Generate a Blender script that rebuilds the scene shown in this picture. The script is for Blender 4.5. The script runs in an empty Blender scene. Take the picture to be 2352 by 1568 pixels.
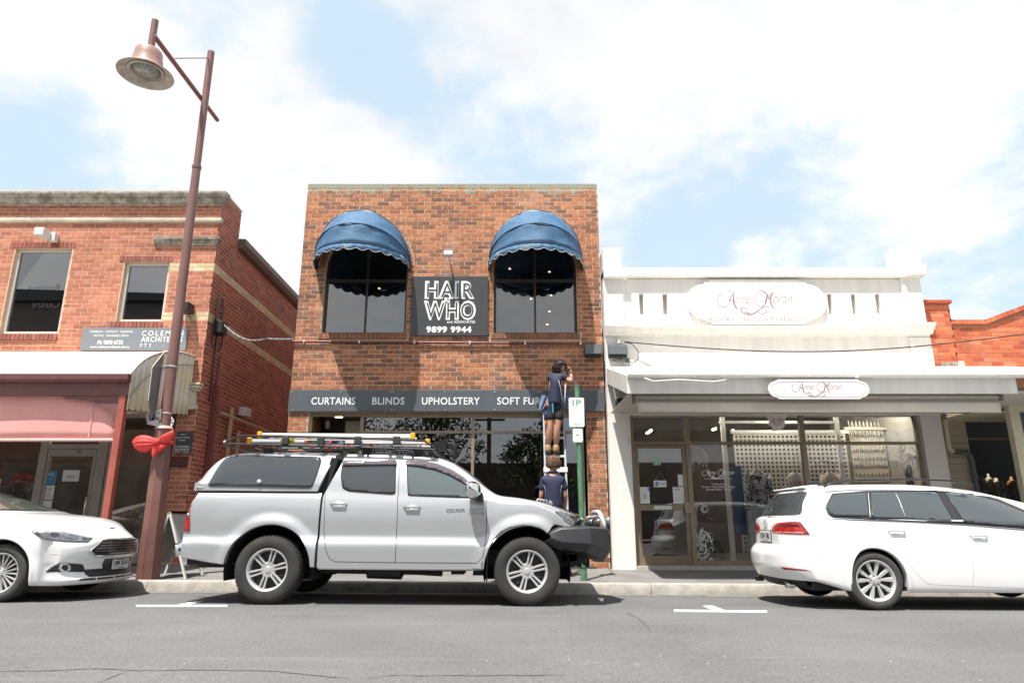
import bpy,bmesh,math,random
from math import sin,cos,tan,pi,radians,sqrt,atan2
from mathutils import Vector,Matrix
from mathutils.bvhtree import BVHTree
from mathutils.geometry import delaunay_2d_cdt
random.seed(7)
C=bpy.context.scene.collection
S=bpy.context.scene
# ------------------------------------------------------------------ camera
FOC=1568.0;TH=radians(14.96);EYE=0.92
cd=bpy.data.cameras.new('camera');cam=bpy.data.objects.new('camera',cd);C.objects.link(cam)
cd.lens=24.0;cd.sensor_width=36.0;cd.clip_start=0.05;cd.clip_end=3000
cam.location=(0,0,EYE);cam.rotation_euler=(radians(90)+TH,0,0)
S.camera=cam
# ------------------------------------------------------------------ sun and sky
SUN_EL=68.0;SUN_AZ=31.0
sd=bpy.data.lights.new('sun','SUN');sun=bpy.data.objects.new('sun',sd);C.objects.link(sun)
sd.energy=4.2;sd.angle=radians(0.6);sd.color=(1.0,0.955,0.89)
sv=Vector((sin(radians(SUN_AZ))*cos(radians(SUN_EL)),cos(radians(SUN_AZ))*cos(radians(SUN_EL)),-sin(radians(SUN_EL))))
sun.rotation_euler=sv.to_track_quat('-Z','Y').to_euler();sun.location=(-20,-30,60)
S.view_settings.view_transform='Standard';S.view_settings.look='None'
S.view_settings.exposure=1.06;S.view_settings.gamma=1.0;S.view_settings.use_curve_mapping=False
S.cycles.max_bounces=7;S.cycles.transparent_max_bounces=12;S.cycles.glossy_bounces=4
S.cycles.caustics_reflective=False;S.cycles.caustics_refractive=False;S.cycles.use_denoising=True
W=bpy.data.worlds.new('World');S.world=W;W.use_nodes=True
nt=W.node_tree;nt.nodes.clear()
def wn(t,**k):
 n=nt.nodes.new(t)
 for a,b in k.items():setattr(n,a,b)
 return n
def wmath(op,a,b=None,clamp=False):
 n=wn('ShaderNodeMath',operation=op,use_clamp=clamp)
 for i,v in enumerate((a,b)):
  if v is None:continue
  if isinstance(v,(int,float)):n.inputs[i].default_value=v
  else:nt.links.new(v,n.inputs[i])
 return n.outputs[0]
wo=wn('ShaderNodeOutputWorld');bg=wn('ShaderNodeBackground');bg.inputs[1].default_value=0.15
sky=wn('ShaderNodeTexSky',sky_type='NISHITA',sun_disc=False)
sky.sun_elevation=radians(SUN_EL);sky.sun_rotation=radians(180+SUN_AZ)
sky.air_density=1.0;sky.dust_density=2.2;sky.ozone_density=1.0;sky.altitude=50
tc=wn('ShaderNodeTexCoord');GEN=tc.outputs['Generated']
sep=wn('ShaderNodeSeparateXYZ');nt.links.new(GEN,sep.inputs[0])
zz=wmath('ADD',wmath('MAXIMUM',sep.outputs[2],0.0),0.28)
cx=wmath('DIVIDE',sep.outputs[0],zz);cy=wmath('DIVIDE',sep.outputs[1],zz)
comb=wn('ShaderNodeCombineXYZ');nt.links.new(cx,comb.inputs[0]);nt.links.new(cy,comb.inputs[1]);comb.inputs[2].default_value=3.3
def wnoise(scale,detail,rough,dist=0.0,vec=None):
 n=wn('ShaderNodeTexNoise');n.inputs['Scale'].default_value=scale;n.inputs['Detail'].default_value=detail
 n.inputs['Roughness'].default_value=rough;n.inputs['Distortion'].default_value=dist
 nt.links.new(vec or comb.outputs[0],n.inputs['Vector']);return n.outputs['Fac']
n1=wnoise(2.4,9,0.62,0.25);n2=wnoise(8.0,8,0.6,0.1);n3=wnoise(1.9,7,0.6)
cov=wmath('ADD',wmath('MULTIPLY',wmath('SUBTRACT',n1,0.5),4.6),wmath('MULTIPLY',wmath('SUBTRACT',n2,0.5),2.1))
cov=wmath('ADD',cov,0.62)
def sky_dir(x,y):
 u=(x-1176)/FOC;v=(784-y)/FOC
 d=Vector((u,cos(TH)-v*sin(TH),sin(TH)+v*cos(TH)));d.normalize();return d
# open gaps of blue (negative) and thick cloud (positive) where they stand in the sky: direction, radius in degrees, weight
for(px,py,rad,wt)in((812,90,4.2,-1.2),(740,190,3.2,-0.8),(880,150,3.5,-0.9),(1040,350,6.5,-0.95),(1200,330,7,-0.7),(930,250,3.5,-0.8),(1460,470,9,-0.85),(1700,500,9,-0.8),(1850,440,7,-0.6),(1750,560,9,-0.7),(2240,620,10,-0.95),(2340,350,5,-0.6),(20,320,6,-0.75),(40,230,5,-0.4),(250,80,4,-0.5),(330,350,7,-0.6),(60,395,6,-0.5),(560,130,3,-0.35),(1260,300,5,-.3),(1560,640,6,-.5),(1250,120,14,0.7),(1700,180,16,0.8),(2200,150,12,0.6),(620,330,8,0.9),(800,310,5,0.75),(880,385,4,0.8),(2100,480,7,0.5),(1760,590,2.6,1.2),(1690,605,2.5,.9),(1900,605,3,.6),(150,170,8,0.5),(650,60,4,0.4)):
 d=sky_dir(px,py)
 dn=wn('ShaderNodeVectorMath',operation='DOT_PRODUCT');nt.links.new(GEN,dn.inputs[0]);dn.inputs[1].default_value=d
 mr=wn('ShaderNodeMapRange',interpolation_type='SMOOTHSTEP');nt.links.new(dn.outputs['Value'],mr.inputs['Value'])
 mr.inputs['From Min'].default_value=cos(radians(rad*1.25));mr.inputs['From Max'].default_value=cos(radians(rad*0.1))
 mr.inputs['To Min'].default_value=0;mr.inputs['To Max'].default_value=wt*0.60
 cov=wmath('ADD',cov,mr.outputs[0])
mask=wn('ShaderNodeMapRange',interpolation_type='SMOOTHSTEP');nt.links.new(cov,mask.inputs['Value'])
mask.inputs['From Min'].default_value=-0.35;mask.inputs['From Max'].default_value=0.95;mask.inputs['To Min'].default_value=0.12
cr=wn('ShaderNodeValToRGB');nt.links.new(n3,cr.inputs[0])
cr.color_ramp.elements[0].position=0.3;cr.color_ramp.elements[0].color=(2.72,2.80,2.92,1)
cr.color_ramp.elements[1].position=0.58;cr.color_ramp.elements[1].color=(3.55,3.55,3.58,1)
haz=wn('ShaderNodeMix',data_type='RGBA');haz.inputs[0].default_value=0.8
nt.links.new(sky.outputs[0],haz.inputs[6]);haz.inputs[7].default_value=(2.15,2.75,3.15,1)
mx=wn('ShaderNodeMix',data_type='RGBA');nt.links.new(mask.outputs[0],mx.inputs[0]);nt.links.new(haz.outputs[2],mx.inputs[6]);nt.links.new(cr.outputs[0],mx.inputs[7])
nt.links.new(mx.outputs[2],bg.inputs[0]);nt.links.new(bg.outputs[0],wo.inputs[0])
# ------------------------------------------------------------------ helpers
def at(x,y,Y):
 """point where the sight line of a spot in the photograph meets the upright plane at distance Y"""
 u=(x-1176)/FOC;v=(784-y)/FOC
 k=Y/(cos(TH)-v*sin(TH))
 return Vector((u*k,Y,EYE+(sin(TH)+v*cos(TH))*k))
def atX(x,y,X):
 """the same for an upright plane running away from the camera at X"""
 u=(x-1176)/FOC;v=(784-y)/FOC
 k=X/u
 return Vector((X,(cos(TH)-v*sin(TH))*k,EYE+(sin(TH)+v*cos(TH))*k))
def road_z(x,y):
 s=-0.006*(x+1.4)
 if y>8.4:s-=0.04*(y-8.4)/2.0
 return s
def path_z(x,y):return 0.085-0.006*(x+1.4)*0.8+0.042*(y-10.5)
def tag(o,label=None,cat=None,group=None,kind=None):
 if label:o['label']=label
 if cat:o['category']=cat
 if group:o['group']=group
 if kind:o['kind']=kind
 return o
def thing(name,label,cat,loc=(0,0,0),group=None):
 o=bpy.data.objects.new(name,None);o.empty_display_size=0.1;C.objects.link(o);o.location=loc
 return tag(o,label,cat,group)
def adopt(o,parent):
 if parent is not None:
  o.parent=parent
  m=Matrix.Translation(-abs_loc(parent));o.matrix_parent_inverse=m
def abs_loc(o):
 v=Vector(o.location)
 while o.parent is not None:
  v=v+o.matrix_parent_inverse.translation;o=o.parent;v=v+Vector(o.location)
 return v
class MB:
 def __init__(s):s.v=[];s.f=[];s.a=[]
 def add(s,vs,fs,a=None):
  n=len(s.v);s.v+=[tuple(p)for p in vs];s.f+=[tuple(i+n for i in f)for f in fs]
  if a is not None:s.a+=[a]*len(vs)
  return s
 def box(s,x0,x1,y0,y1,z0,z1,a=None):
  if x0>x1:x0,x1=x1,x0
  if y0>y1:y0,y1=y1,y0
  if z0>z1:z0,z1=z1,z0
  return s.add([(x0,y0,z0),(x1,y0,z0),(x1,y1,z0),(x0,y1,z0),(x0,y0,z1),(x1,y0,z1),(x1,y1,z1),(x0,y1,z1)],[(0,3,2,1),(4,5,6,7),(0,1,5,4),(1,2,6,5),(2,3,7,6),(3,0,4,7)],a)
 def prism(s,poly,y0,y1,axis='Y'):
  """outline in x,z (axis Y) or y,z (axis X) or x,y (axis Z) given thickness"""
  n=len(poly)
  def P(p,t):
   if axis=='Y':return(p[0],t,p[1])
   if axis=='X':return(t,p[0],p[1])
   return(p[0],p[1],t)
  vs=[P(p,y0)for p in poly]+[P(p,y1)for p in poly]
  fs=[tuple(range(n)),tuple(range(2*n-1,n-1,-1))]+[(i,(i+1)%n,n+(i+1)%n,n+i)for i in range(n)]
  return s.add(vs,fs)
 def tube(s,pts,r,n=10,cap=True):
  pts=[Vector(p)for p in pts];rs=r if isinstance(r,(list,tuple))else[r]*len(pts)
  rings=[];up=None
  for i,p in enumerate(pts):
   t=(pts[min(i+1,len(pts)-1)]-pts[max(i-1,0)]).normalized()
   if up is None:
    up=Vector((0,0,1))if abs(t.z)<0.9 else Vector((1,0,0))
   a=t.cross(up).normalized();b=a.cross(t).normalized();up=b
   rings.append([p+rs[i]*(cos(2*pi*k/n)*a+sin(2*pi*k/n)*b)for k in range(n)])
  vs=[q for g in rings for q in g]
  fs=[(i*n+k,i*n+(k+1)%n,(i+1)*n+(k+1)%n,(i+1)*n+k)for i in range(len(pts)-1)for k in range(n)]
  if cap:fs+=[tuple(range(n-1,-1,-1)),tuple((len(pts)-1)*n+k for k in range(n))]
  return s.add(vs,fs)
 def lathe(s,prof,c=(0,0,0),n=32,axis='Z',closed=False):
  """profile of (radius, height) turned round an axis through c"""
  vs=[]
  for(r,h)in prof:
   for k in range(n):
    a=2*pi*k/n
    if axis=='Z':q=(c[0]+r*cos(a),c[1]+r*sin(a),c[2]+h)
    elif axis=='Y':q=(c[0]+r*cos(a),c[1]+h,c[2]+r*sin(a))
    else:q=(c[0]+h,c[1]+r*cos(a),c[2]+r*sin(a))
    vs.append(q)
  m=len(prof);fs=[(i*n+k,i*n+(k+1)%n,(i+1)*n+(k+1)%n,(i+1)*n+k)for i in range(m-1)for k in range(n)]
  if closed:fs+=[((m-1)*n+k,(m-1)*n+(k+1)%n,(k+1)%n,k)for k in range(n)]
  else:fs+=[tuple(range(n-1,-1,-1)),tuple((m-1)*n+k for k in range(n))]
  return s.add(vs,fs)
 def bar(s,p,q,w,d=None):
  """square bar from p to q"""
  p=Vector(p);q=Vector(q);t=(q-p).normalized();d=d or w
  up=Vector((0,0,1))if abs(t.z)<0.95 else Vector((0,1,0))
  a=t.cross(up).normalized()*w/2;b=a.cross(t).normalized()*d/2
  vs=[p-a-b,p+a-b,p+a+b,p-a+b,q-a-b,q+a-b,q+a+b,q-a+b]
  return s.add(vs,[(0,3,2,1),(4,5,6,7),(0,1,5,4),(1,2,6,5),(2,3,7,6),(3,0,4,7)])
 def mesh(s,name,m,smooth=False,fix=True):
  me=bpy.data.meshes.new(name);me.from_pydata(s.v,[],s.f)
  if s.a:
   at_=me.attributes.new('tint','FLOAT','POINT');at_.data.foreach_set('value',s.a)
  if fix and len(s.f)<60000:
   bm=bmesh.new();bm.from_mesh(me);bmesh.ops.recalc_face_normals(bm,faces=bm.faces[:]);bm.to_mesh(me);bm.free()
  if m is not None:
   for mm in(m if isinstance(m,(list,tuple))else[m]):me.materials.append(mm)
  if smooth is not False:
   me.shade_smooth()
   if smooth is not True:me.set_sharp_from_angle(angle=radians(smooth))
  me.update();return me
 def build(s,name,m,parent=None,smooth=False,bevel=0,fix=True):
  o=bpy.data.objects.new(name,s.mesh(name,m,smooth,fix));C.objects.link(o);adopt(o,parent)
  if bevel:
   b=o.modifiers.new('edge','BEVEL');b.width=bevel;b.segments=2;b.limit_method='ANGLE';b.angle_limit=radians(35)
   b.harden_normals=False
  return o
def bx(name,x0,x1,y0,y1,z0,z1,m,parent=None,bevel=0.003):
 return MB().box(x0,x1,y0,y1,z0,z1).build(name,m,parent,False,bevel)
def struct(o):o['kind']='structure';return o
def stuff(o):o['kind']='stuff';return o
def copy_tree(o,parent=None):
 c=o.copy();C.objects.link(c)
 if parent is not None:c.parent=parent
 for ch in list(o.children):copy_tree(ch,c)
 return c
def text_mesh(s,bold=0.0,shear=0.0,spacing=1.0,extrude=0.0,align='CENTER',font_res=3,word=1.0):
 cu=bpy.data.curves.new('txt','FONT');cu.body=s;cu.offset=bold;cu.shear=shear;cu.space_character=spacing;cu.space_word=word
 cu.align_x=align;cu.resolution_u=font_res;cu.extrude=0
 o=bpy.data.objects.new('txt',cu);C.objects.link(o)
 me=bpy.data.meshes.new_from_object(o,depsgraph=None);bpy.data.objects.remove(o);bpy.data.curves.remove(cu)
 return me
def text_fit(name,s,p0,p1,m,parent=None,thick=0.004,back=Vector((0,1,0)),**k):
 """lettering filling the rectangle whose lower left corner is p0 and upper right corner p1 (upright, facing away from `back`)"""
 me=text_mesh(s,**k)
 vs=[v.co.copy()for v in me.vertices];fs=[tuple(p.vertices)for p in me.polygons];bpy.data.meshes.remove(me)
 if not vs:return None
 x0=min(v.x for v in vs);x1=max(v.x for v in vs);y0=min(v.y for v in vs);y1=max(v.y for v in vs)
 p0=Vector(p0);p1=Vector(p1);hz=Vector((p1.x-p0.x,p1.y-p0.y,0));H_=p1.z-p0.z
 mb=MB();n=len(vs)
 F_=[p0+hz*((v.x-x0)/(x1-x0))+Vector((0,0,H_*(v.y-y0)/(y1-y0)))for v in vs]
 mb.add(F_,fs)
 edges={}
 for f in fs:
  for i in range(len(f)):
   e=(f[i],f[(i+1)%len(f)]);edges[e]=edges.get(e,0)+1
 rim=[e for e in edges if(e[1],e[0])not in edges]
 for a,b in rim:mb.add([F_[a],F_[b],F_[b]+back*thick,F_[a]+back*thick],[(0,1,2,3)])
 return mb.build(name,m,parent,fix=False)
def tfp(name,s,x0,y0,x1,y1,Y,m,parent,**k):
 """lettering between the photo columns x0..x1 and rows y0 (top)..y1 (bottom) on the plane at Y"""
 xm=(x0+x1)/2;ym=(y0+y1)/2
 A=at(x0,ym,Y);B=at(x1,ym,Y);t=at(xm,y0,Y).z;b=at(xm,y1,Y).z
 return text_fit(name,s,(A.x,Y,b),(B.x,Y,t),m,parent,**k)
# ------------------------------------------------------------------ materials
MATS={}
def mat(name,col,rough=0.6,metal=0.0,var=0.0,scale=6.0,bump=0.0,bscale=None,coat=0.0,spec=0.5,col2=None,detail=5,emit=None,estr=0.0,streak=0,trans=0.0,fac=(0.35,0.65)):
 if name in MATS:return MATS[name]
 m=bpy.data.materials.new(name);m.use_nodes=True;n=m.node_tree.nodes;l=m.node_tree.links
 b=n['Principled BSDF'];b.inputs['Base Color'].default_value=(*col,1);b.inputs['Roughness'].default_value=rough
 b.inputs['Metallic'].default_value=metal;b.inputs['Coat Weight'].default_value=coat;b.inputs['Coat Roughness'].default_value=0.04
 b.inputs['Specular IOR Level'].default_value=spec;b.inputs['Transmission Weight'].default_value=trans
 if emit:b.inputs['Emission Color'].default_value=(*emit,1);b.inputs['Emission Strength'].default_value=estr
 if var or col2 or bump:
  t=n.new('ShaderNodeTexCoord');no=n.new('ShaderNodeTexNoise');no.inputs['Scale'].default_value=scale;no.inputs['Detail'].default_value=detail
  no.inputs['Roughness'].default_value=0.65
  if streak:
   mp=n.new('ShaderNodeMapping');mp.inputs['Scale'].default_value=(streak,streak,.35);l.new(t.outputs['Object'],mp.inputs[0]);l.new(mp.outputs[0],no.inputs['Vector'])
  else:l.new(t.outputs['Object'],no.inputs['Vector'])
  if var or col2:
   r=n.new('ShaderNodeValToRGB');l.new(no.outputs['Fac'],r.inputs[0])
   a=tuple(max(0,c*(1-var))for c in col);c2=col2 or tuple(min(1,c*(1+var))for c in col)
   r.color_ramp.elements[0].position=fac[0];r.color_ramp.elements[0].color=(*a,1)
   r.color_ramp.elements[1].position=fac[1];r.color_ramp.elements[1].color=(*c2,1)
   l.new(r.outputs[0],b.inputs['Base Color'])
  if bump:
   no2=n.new('ShaderNodeTexNoise');no2.inputs['Scale'].default_value=bscale or scale*6;no2.inputs['Detail'].default_value=4
   l.new(t.outputs['Object'],no2.inputs['Vector'])
   bp=n.new('ShaderNodeBump');bp.inputs['Strength'].default_value=bump;bp.inputs['Distance'].default_value=0.01
   l.new(no2.outputs['Fac'],bp.inputs['Height']);l.new(bp.outputs[0],b.inputs['Normal'])
 MATS[name]=m;return m
def glass(name,tint=(0.5,0.52,0.52),ior=1.5,rough=0.0,boost=0.0):
 """clear or tinted pane: part of the light is mirrored by angle, the rest passes tinted"""
 if name in MATS:return MATS[name]
 m=bpy.data.materials.new(name);m.use_nodes=True;n=m.node_tree.nodes;l=m.node_tree.links;n.clear()
 o=n.new('ShaderNodeOutputMaterial');mx=n.new('ShaderNodeMixShader');tr=n.new('ShaderNodeBsdfTransparent');g=n.new('ShaderNodeBsdfGlossy');fr=n.new('ShaderNodeFresnel')
 fr.inputs[0].default_value=ior;tr.inputs[0].default_value=(*tint,1);g.inputs['Roughness'].default_value=rough;g.inputs[0].default_value=(1,1,1,1)
 ad=n.new('ShaderNodeMath');ad.operation='ADD';ad.use_clamp=True;ad.inputs[1].default_value=boost;l.new(fr.outputs[0],ad.inputs[0])
 l.new(ad.outputs[0],mx.inputs[0]);l.new(tr.outputs[0],mx.inputs[1]);l.new(g.outputs[0],mx.inputs[2]);l.new(mx.outputs[0],o.inputs[0])
 MATS[name]=m;return m
def brick_mat(name,ramp,mott=0.25,lichen=None):
 m=bpy.data.materials.new(name);m.use_nodes=True;n=m.node_tree.nodes;l=m.node_tree.links;b=n['Principled BSDF']
 a=n.new('ShaderNodeAttribute');a.attribute_name='tint'
 r=n.new('ShaderNodeValToRGB');cr_=r.color_ramp;cr_.interpolation='LINEAR'
 while len(cr_.elements)<len(ramp):cr_.elements.new(0.5)
 for e,(p,c)in zip(cr_.elements,ramp):e.position=p;e.color=(*c,1)
 l.new(a.outputs['Fac'],r.inputs[0])
 g=n.new('ShaderNodeNewGeometry');no=n.new('ShaderNodeTexNoise');no.inputs['Scale'].default_value=22;no.inputs['Detail'].default_value=6;l.new(g.outputs['Position'],no.inputs['Vector'])
 n2=n.new('ShaderNodeTexNoise');n2.inputs['Scale'].default_value=1.3;n2.inputs['Detail'].default_value=5;l.new(g.outputs['Position'],n2.inputs['Vector'])
 mr=n.new('ShaderNodeMapRange');mr.inputs['From Min'].default_value=.3;mr.inputs['From Max'].default_value=.7;mr.inputs['To Min'].default_value=1-mott;mr.inputs['To Max'].default_value=1+mott;l.new(no.outputs['Fac'],mr.inputs['Value'])
 m2=n.new('ShaderNodeMapRange');m2.inputs['From Min'].default_value=.3;m2.inputs['From Max'].default_value=.7;m2.inputs['To Min'].default_value=.86;m2.inputs['To Max'].default_value=1.12;l.new(n2.outputs['Fac'],m2.inputs['Value'])
 mu=n.new('ShaderNodeMath');mu.operation='MULTIPLY';l.new(mr.outputs[0],mu.inputs[0]);l.new(m2.outputs[0],mu.inputs[1])
 vm=n.new('ShaderNodeVectorMath');vm.operation='SCALE';l.new(r.outputs[0],vm.inputs[0]);l.new(mu.outputs[0],vm.inputs['Scale'])
 col=vm.outputs[0]
 n5=n.new('ShaderNodeTexNoise');n5.inputs['Scale'].default_value=1.7;n5.inputs['Detail'].default_value=7;n5.inputs['Roughness'].default_value=.7;mp=n.new('ShaderNodeMapping');mp.inputs['Scale'].default_value=(1,1,.55);mp.inputs['Location'].default_value=(3.1,0,1.7);l.new(g.outputs['Position'],mp.inputs[0]);l.new(mp.outputs[0],n5.inputs['Vector'])
 e5=n.new('ShaderNodeMapRange');e5.inputs['From Min'].default_value=.56;e5.inputs['From Max'].default_value=.74;e5.inputs['To Max'].default_value=.38;l.new(n5.outputs['Fac'],e5.inputs['Value'])
 m5=n.new('ShaderNodeMix');m5.data_type='RGBA';l.new(e5.outputs[0],m5.inputs[0]);l.new(col,m5.inputs[6]);m5.inputs[7].default_value=(.46,.38,.33,1)
 d5=n.new('ShaderNodeMapRange');d5.inputs['From Min'].default_value=.42;d5.inputs['From Max'].default_value=.28;d5.inputs['To Max'].default_value=.45;l.new(n5.outputs['Fac'],d5.inputs['Value'])
 m6=n.new('ShaderNodeMix');m6.data_type='RGBA';l.new(d5.outputs[0],m6.inputs[0]);l.new(m5.outputs[2],m6.inputs[6]);m6.inputs[7].default_value=(.13,.075,.055,1);col=m6.outputs[2]
 if lichen:
  s_=n.new('ShaderNodeSeparateXYZ');l.new(g.outputs['Position'],s_.inputs[0])
  h=n.new('ShaderNodeMapRange');h.inputs['From Min'].default_value=lichen[0];h.inputs['From Max'].default_value=lichen[1];h.inputs['To Min'].default_value=-0.35;h.inputs['To Max'].default_value=0.27;l.new(s_.outputs[2],h.inputs['Value'])
  n4=n.new('ShaderNodeTexNoise');n4.inputs['Scale'].default_value=5;n4.inputs['Detail'].default_value=7;n4.inputs['Roughness'].default_value=.7;l.new(g.outputs['Position'],n4.inputs['Vector'])
  ad=n.new('ShaderNodeMath');l.new(h.outputs[0],ad.inputs[0]);l.new(n4.outputs['Fac'],ad.inputs[1])
  st=n.new('ShaderNodeMapRange');st.inputs['From Min'].default_value=.56;st.inputs['From Max'].default_value=.66;l.new(ad.outputs[0],st.inputs['Value'])
  mx=n.new('ShaderNodeMix');mx.data_type='RGBA';l.new(st.outputs[0],mx.inputs[0]);l.new(col,mx.inputs[6]);mx.inputs[7].default_value=(.27,.28,.22,1);col=mx.outputs[2]
 l.new(col,b.inputs['Base Color']);b.inputs['Roughness'].default_value=0.85
 bp=n.new('ShaderNodeBump');bp.inputs['Strength'].default_value=0.5;bp.inputs['Distance'].default_value=0.006;l.new(no.outputs['Fac'],bp.inputs['Height']);l.new(bp.outputs[0],b.inputs['Normal'])
 return m
# ------------------------------------------------------------------ bricks
def brick_shape(mb,L,Hh,d,T,tint,ch=0.0022):
 """one brick with softened front edges; T maps (u, v, out) to a point"""
 p=[(0,0,-0.03),(L,0,-0.03),(L,Hh,-0.03),(0,Hh,-0.03),(0,0,d-ch),(L,0,d-ch),(L,Hh,d-ch),(0,Hh,d-ch),(ch,ch,d),(L-ch,ch,d),(L-ch,Hh-ch,d),(ch,Hh-ch,d)]
 mb.add([T(*q)for q in p],[(0,1,5,4),(1,2,6,5),(2,3,7,6),(3,0,4,7),(4,5,9,8),(5,6,10,9),(6,7,11,10),(7,4,8,11),(8,9,10,11)],tint)
def brick_wall(parent,origin,udir,ndir,ulen,ztop,zbot,blocked,m,n_single,prefer,course=0.086,blen=0.24,proud=0.003,tintf=None,joint=0.012,upper=None,rnd=1):
 """courses of stretchers on a wall; `blocked(z0,z1)` lists the openings of a course. The n_single bricks that show largest are objects of their own, the rest one joined part."""
 rng=random.Random(rnd);udir=Vector(udir);ndir=Vector(ndir);origin=Vector(origin)
 tintf=tintf or(lambda u,z:rng.random())
 full=[];rest=MB();k=0;z=zbot
 while z<ztop-0.03:
  z1=min(z+course-joint,ztop);off=(blen/2 if k%2 else 0.0)+rng.uniform(-.006,.006)
  bl=blocked(z,z1);u=-off
  um=upper(z1)if upper else(0,ulen)
  while u<ulen:
   segs=[(max(u,um[0]),min(u+blen-joint,um[1]))]
   for(a,b)in bl:
    ns=[]
    for(p,q)in segs:
     if b<=p or a>=q:ns.append((p,q))
     else:
      if a-p>0.02:ns.append((p,a-joint*.5))
      if q-b>0.02:ns.append((b+joint*.5,q))
    segs=ns
   for(p,q)in segs:
    if q-p<0.02:continue
    t=tintf(u,z);d=proud+rng.uniform(-.0012,.0012)
    if abs((q-p)-(blen-joint))<1e-5 and abs(z1-z-course+joint)<1e-5:full.append((p,z,t,d))
    else:
     base=origin+udir*p+Vector((0,0,z))
     brick_shape(rest,q-p,z1-z,d,lambda a,b_,c,base=base:base+udir*a+Vector((0,0,b_))+ndir*c,t)
   u+=blen
  z+=course;k+=1
 full.sort(key=lambda f:prefer(origin+udir*(f[0]+.12)+Vector((0,0,f[1]))))
 NV=14;variants={}
 for i,(p,z,t,d)in enumerate(full):
  base=origin+udir*p+Vector((0,0,z))
  if i<n_single:
   kk=min(NV-1,int(t*NV))
   if kk not in variants:
    mb=MB();brick_shape(mb,blen-joint,course-joint,proud,lambda a,b_,c:udir*a+Vector((0,0,b_))+ndir*c,(kk+.5)/NV)
    variants[kk]=mb.mesh('brick',m)
   o=bpy.data.objects.new('brick',variants[kk]);C.objects.link(o)
   o.parent=parent;o.matrix_parent_inverse=Matrix.Translation(-abs_loc(parent));o.location=base+ndir*(d-proud)
  else:
   brick_shape(rest,blen-joint,course-joint,d,lambda a,b_,c,base=base:base+udir*a+Vector((0,0,b_))+ndir*c,t)
 o=rest.build('bricks',m,parent,fix=False);stuff(o)
 return o
def soldier(parent,x0,x1,z0,z1,Y,m,rng,w=0.086,proud=0.005,name='header_course',blend=None):
 mb=MB();n=max(1,round((x1-x0)/w));w=(x1-x0)/n
 for i in range(n):
  xa=x0+i*w
  brick_shape(mb,w-.009,z1-z0,proud+rng.uniform(-.002,.002),lambda a,b_,c,xa=xa:Vector((xa+a,Y-c,z0+b_)),rng.random()if blend is None else blend+rng.uniform(-.1,.1))
 return stuff(mb.build(name,m,parent,fix=False))
# ------------------------------------------------------------------ materials used by the setting
def asphalt():
 m=bpy.data.materials.new('asphalt');m.use_nodes=True;n=m.node_tree.nodes;l=m.node_tree.links;b=n['Principled BSDF']
 g=n.new('ShaderNodeNewGeometry')
 def noise(sc,de,ro=.6):
  q=n.new('ShaderNodeTexNoise');q.inputs['Scale'].default_value=sc;q.inputs['Detail'].default_value=de;q.inputs['Roughness'].default_value=ro;l.new(g.outputs['Position'],q.inputs['Vector']);return q.outputs['Fac']
 def ramp(f,p0,c0,p1,c1):
  r=n.new('ShaderNodeValToRGB');l.new(f,r.inputs[0]);r.color_ramp.elements[0].position=p0;r.color_ramp.elements[0].color=(*c0,1);r.color_ramp.elements[1].position=p1;r.color_ramp.elements[1].color=(*c1,1);return r.outputs[0]
 def mixc(f,a,c,mode='MIX'):
  q=n.new('ShaderNodeMix');q.data_type='RGBA';q.blend_type=mode
  if isinstance(f,float):q.inputs[0].default_value=f
  else:l.new(f,q.inputs[0])
  for i,v in((6,a),(7,c)):
   if isinstance(v,tuple):q.inputs[i].default_value=(*v,1)
   else:l.new(v,q.inputs[i])
  return q.outputs[2]
 big=ramp(noise(.55,6,.55),.35,(.104,.105,.105),.68,(.138,.139,.138))
 fine=noise(130,3,.7);grit=ramp(fine,.34,(.52,.52,.52),.66,(1.48,1.48,1.48))
 c=mixc(1.0,big,grit,'MULTIPLY');c=mixc(1.0,c,ramp(noise(38,4,.7),.32,(.74,.74,.74),.68,(1.22,1.22,1.22)),'MULTIPLY');c=mixc(ramp(noise(.9,3),.60,(0,0,0),.72,(.55,.55,.55)),c,(.10,.10,.10))
 vo=n.new('ShaderNodeTexVoronoi');vo.inputs['Scale'].default_value=75;l.new(g.outputs['Position'],vo.inputs['Vector'])
 fl=ramp(vo.outputs['Distance'],.05,(1,1,1),.13,(0,0,0));fl2=ramp(noise(9,3),.55,(0,0,0),.75,(.8,.8,.8))
 f=n.new('ShaderNodeMath');f.operation='MULTIPLY';l.new(fl,f.inputs[0]);l.new(fl2,f.inputs[1]);c=mixc(f.outputs[0],c,(.32,.32,.30))
 mp=n.new('ShaderNodeMapping');mp.inputs['Scale'].default_value=(.35,5,1);l.new(g.outputs['Position'],mp.inputs[0])
 q=n.new('ShaderNodeTexNoise');q.inputs['Scale'].default_value=1.2;q.inputs['Detail'].default_value=6;l.new(mp.outputs[0],q.inputs['Vector'])
 sc=ramp(q.outputs['Fac'],.56,(0,0,0),.75,(.35,.35,.35));c=mixc(sc,c,(.2,.198,.19))
 l.new(c,b.inputs['Base Color']);b.inputs['Roughness'].default_value=.88
 bp=n.new('ShaderNodeBump');bp.inputs['Strength'].default_value=.7;bp.inputs['Distance'].default_value=.006;l.new(fine,bp.inputs['Height']);l.new(bp.outputs[0],b.inputs['Normal'])
 return m
M_ASPH=asphalt()
M_PATH=mat('footpath_asphalt',(.17,.165,.16),.9,var=.16,scale=2.2,bump=.5,bscale=90)
M_CONC=mat('kerb_concrete',(.33,.31,.275),.9,var=.2,scale=5,bump=.5,bscale=60)
M_GUT=mat('gutter_dirt',(.10,.095,.09),.95,var=.35,scale=4)
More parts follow.
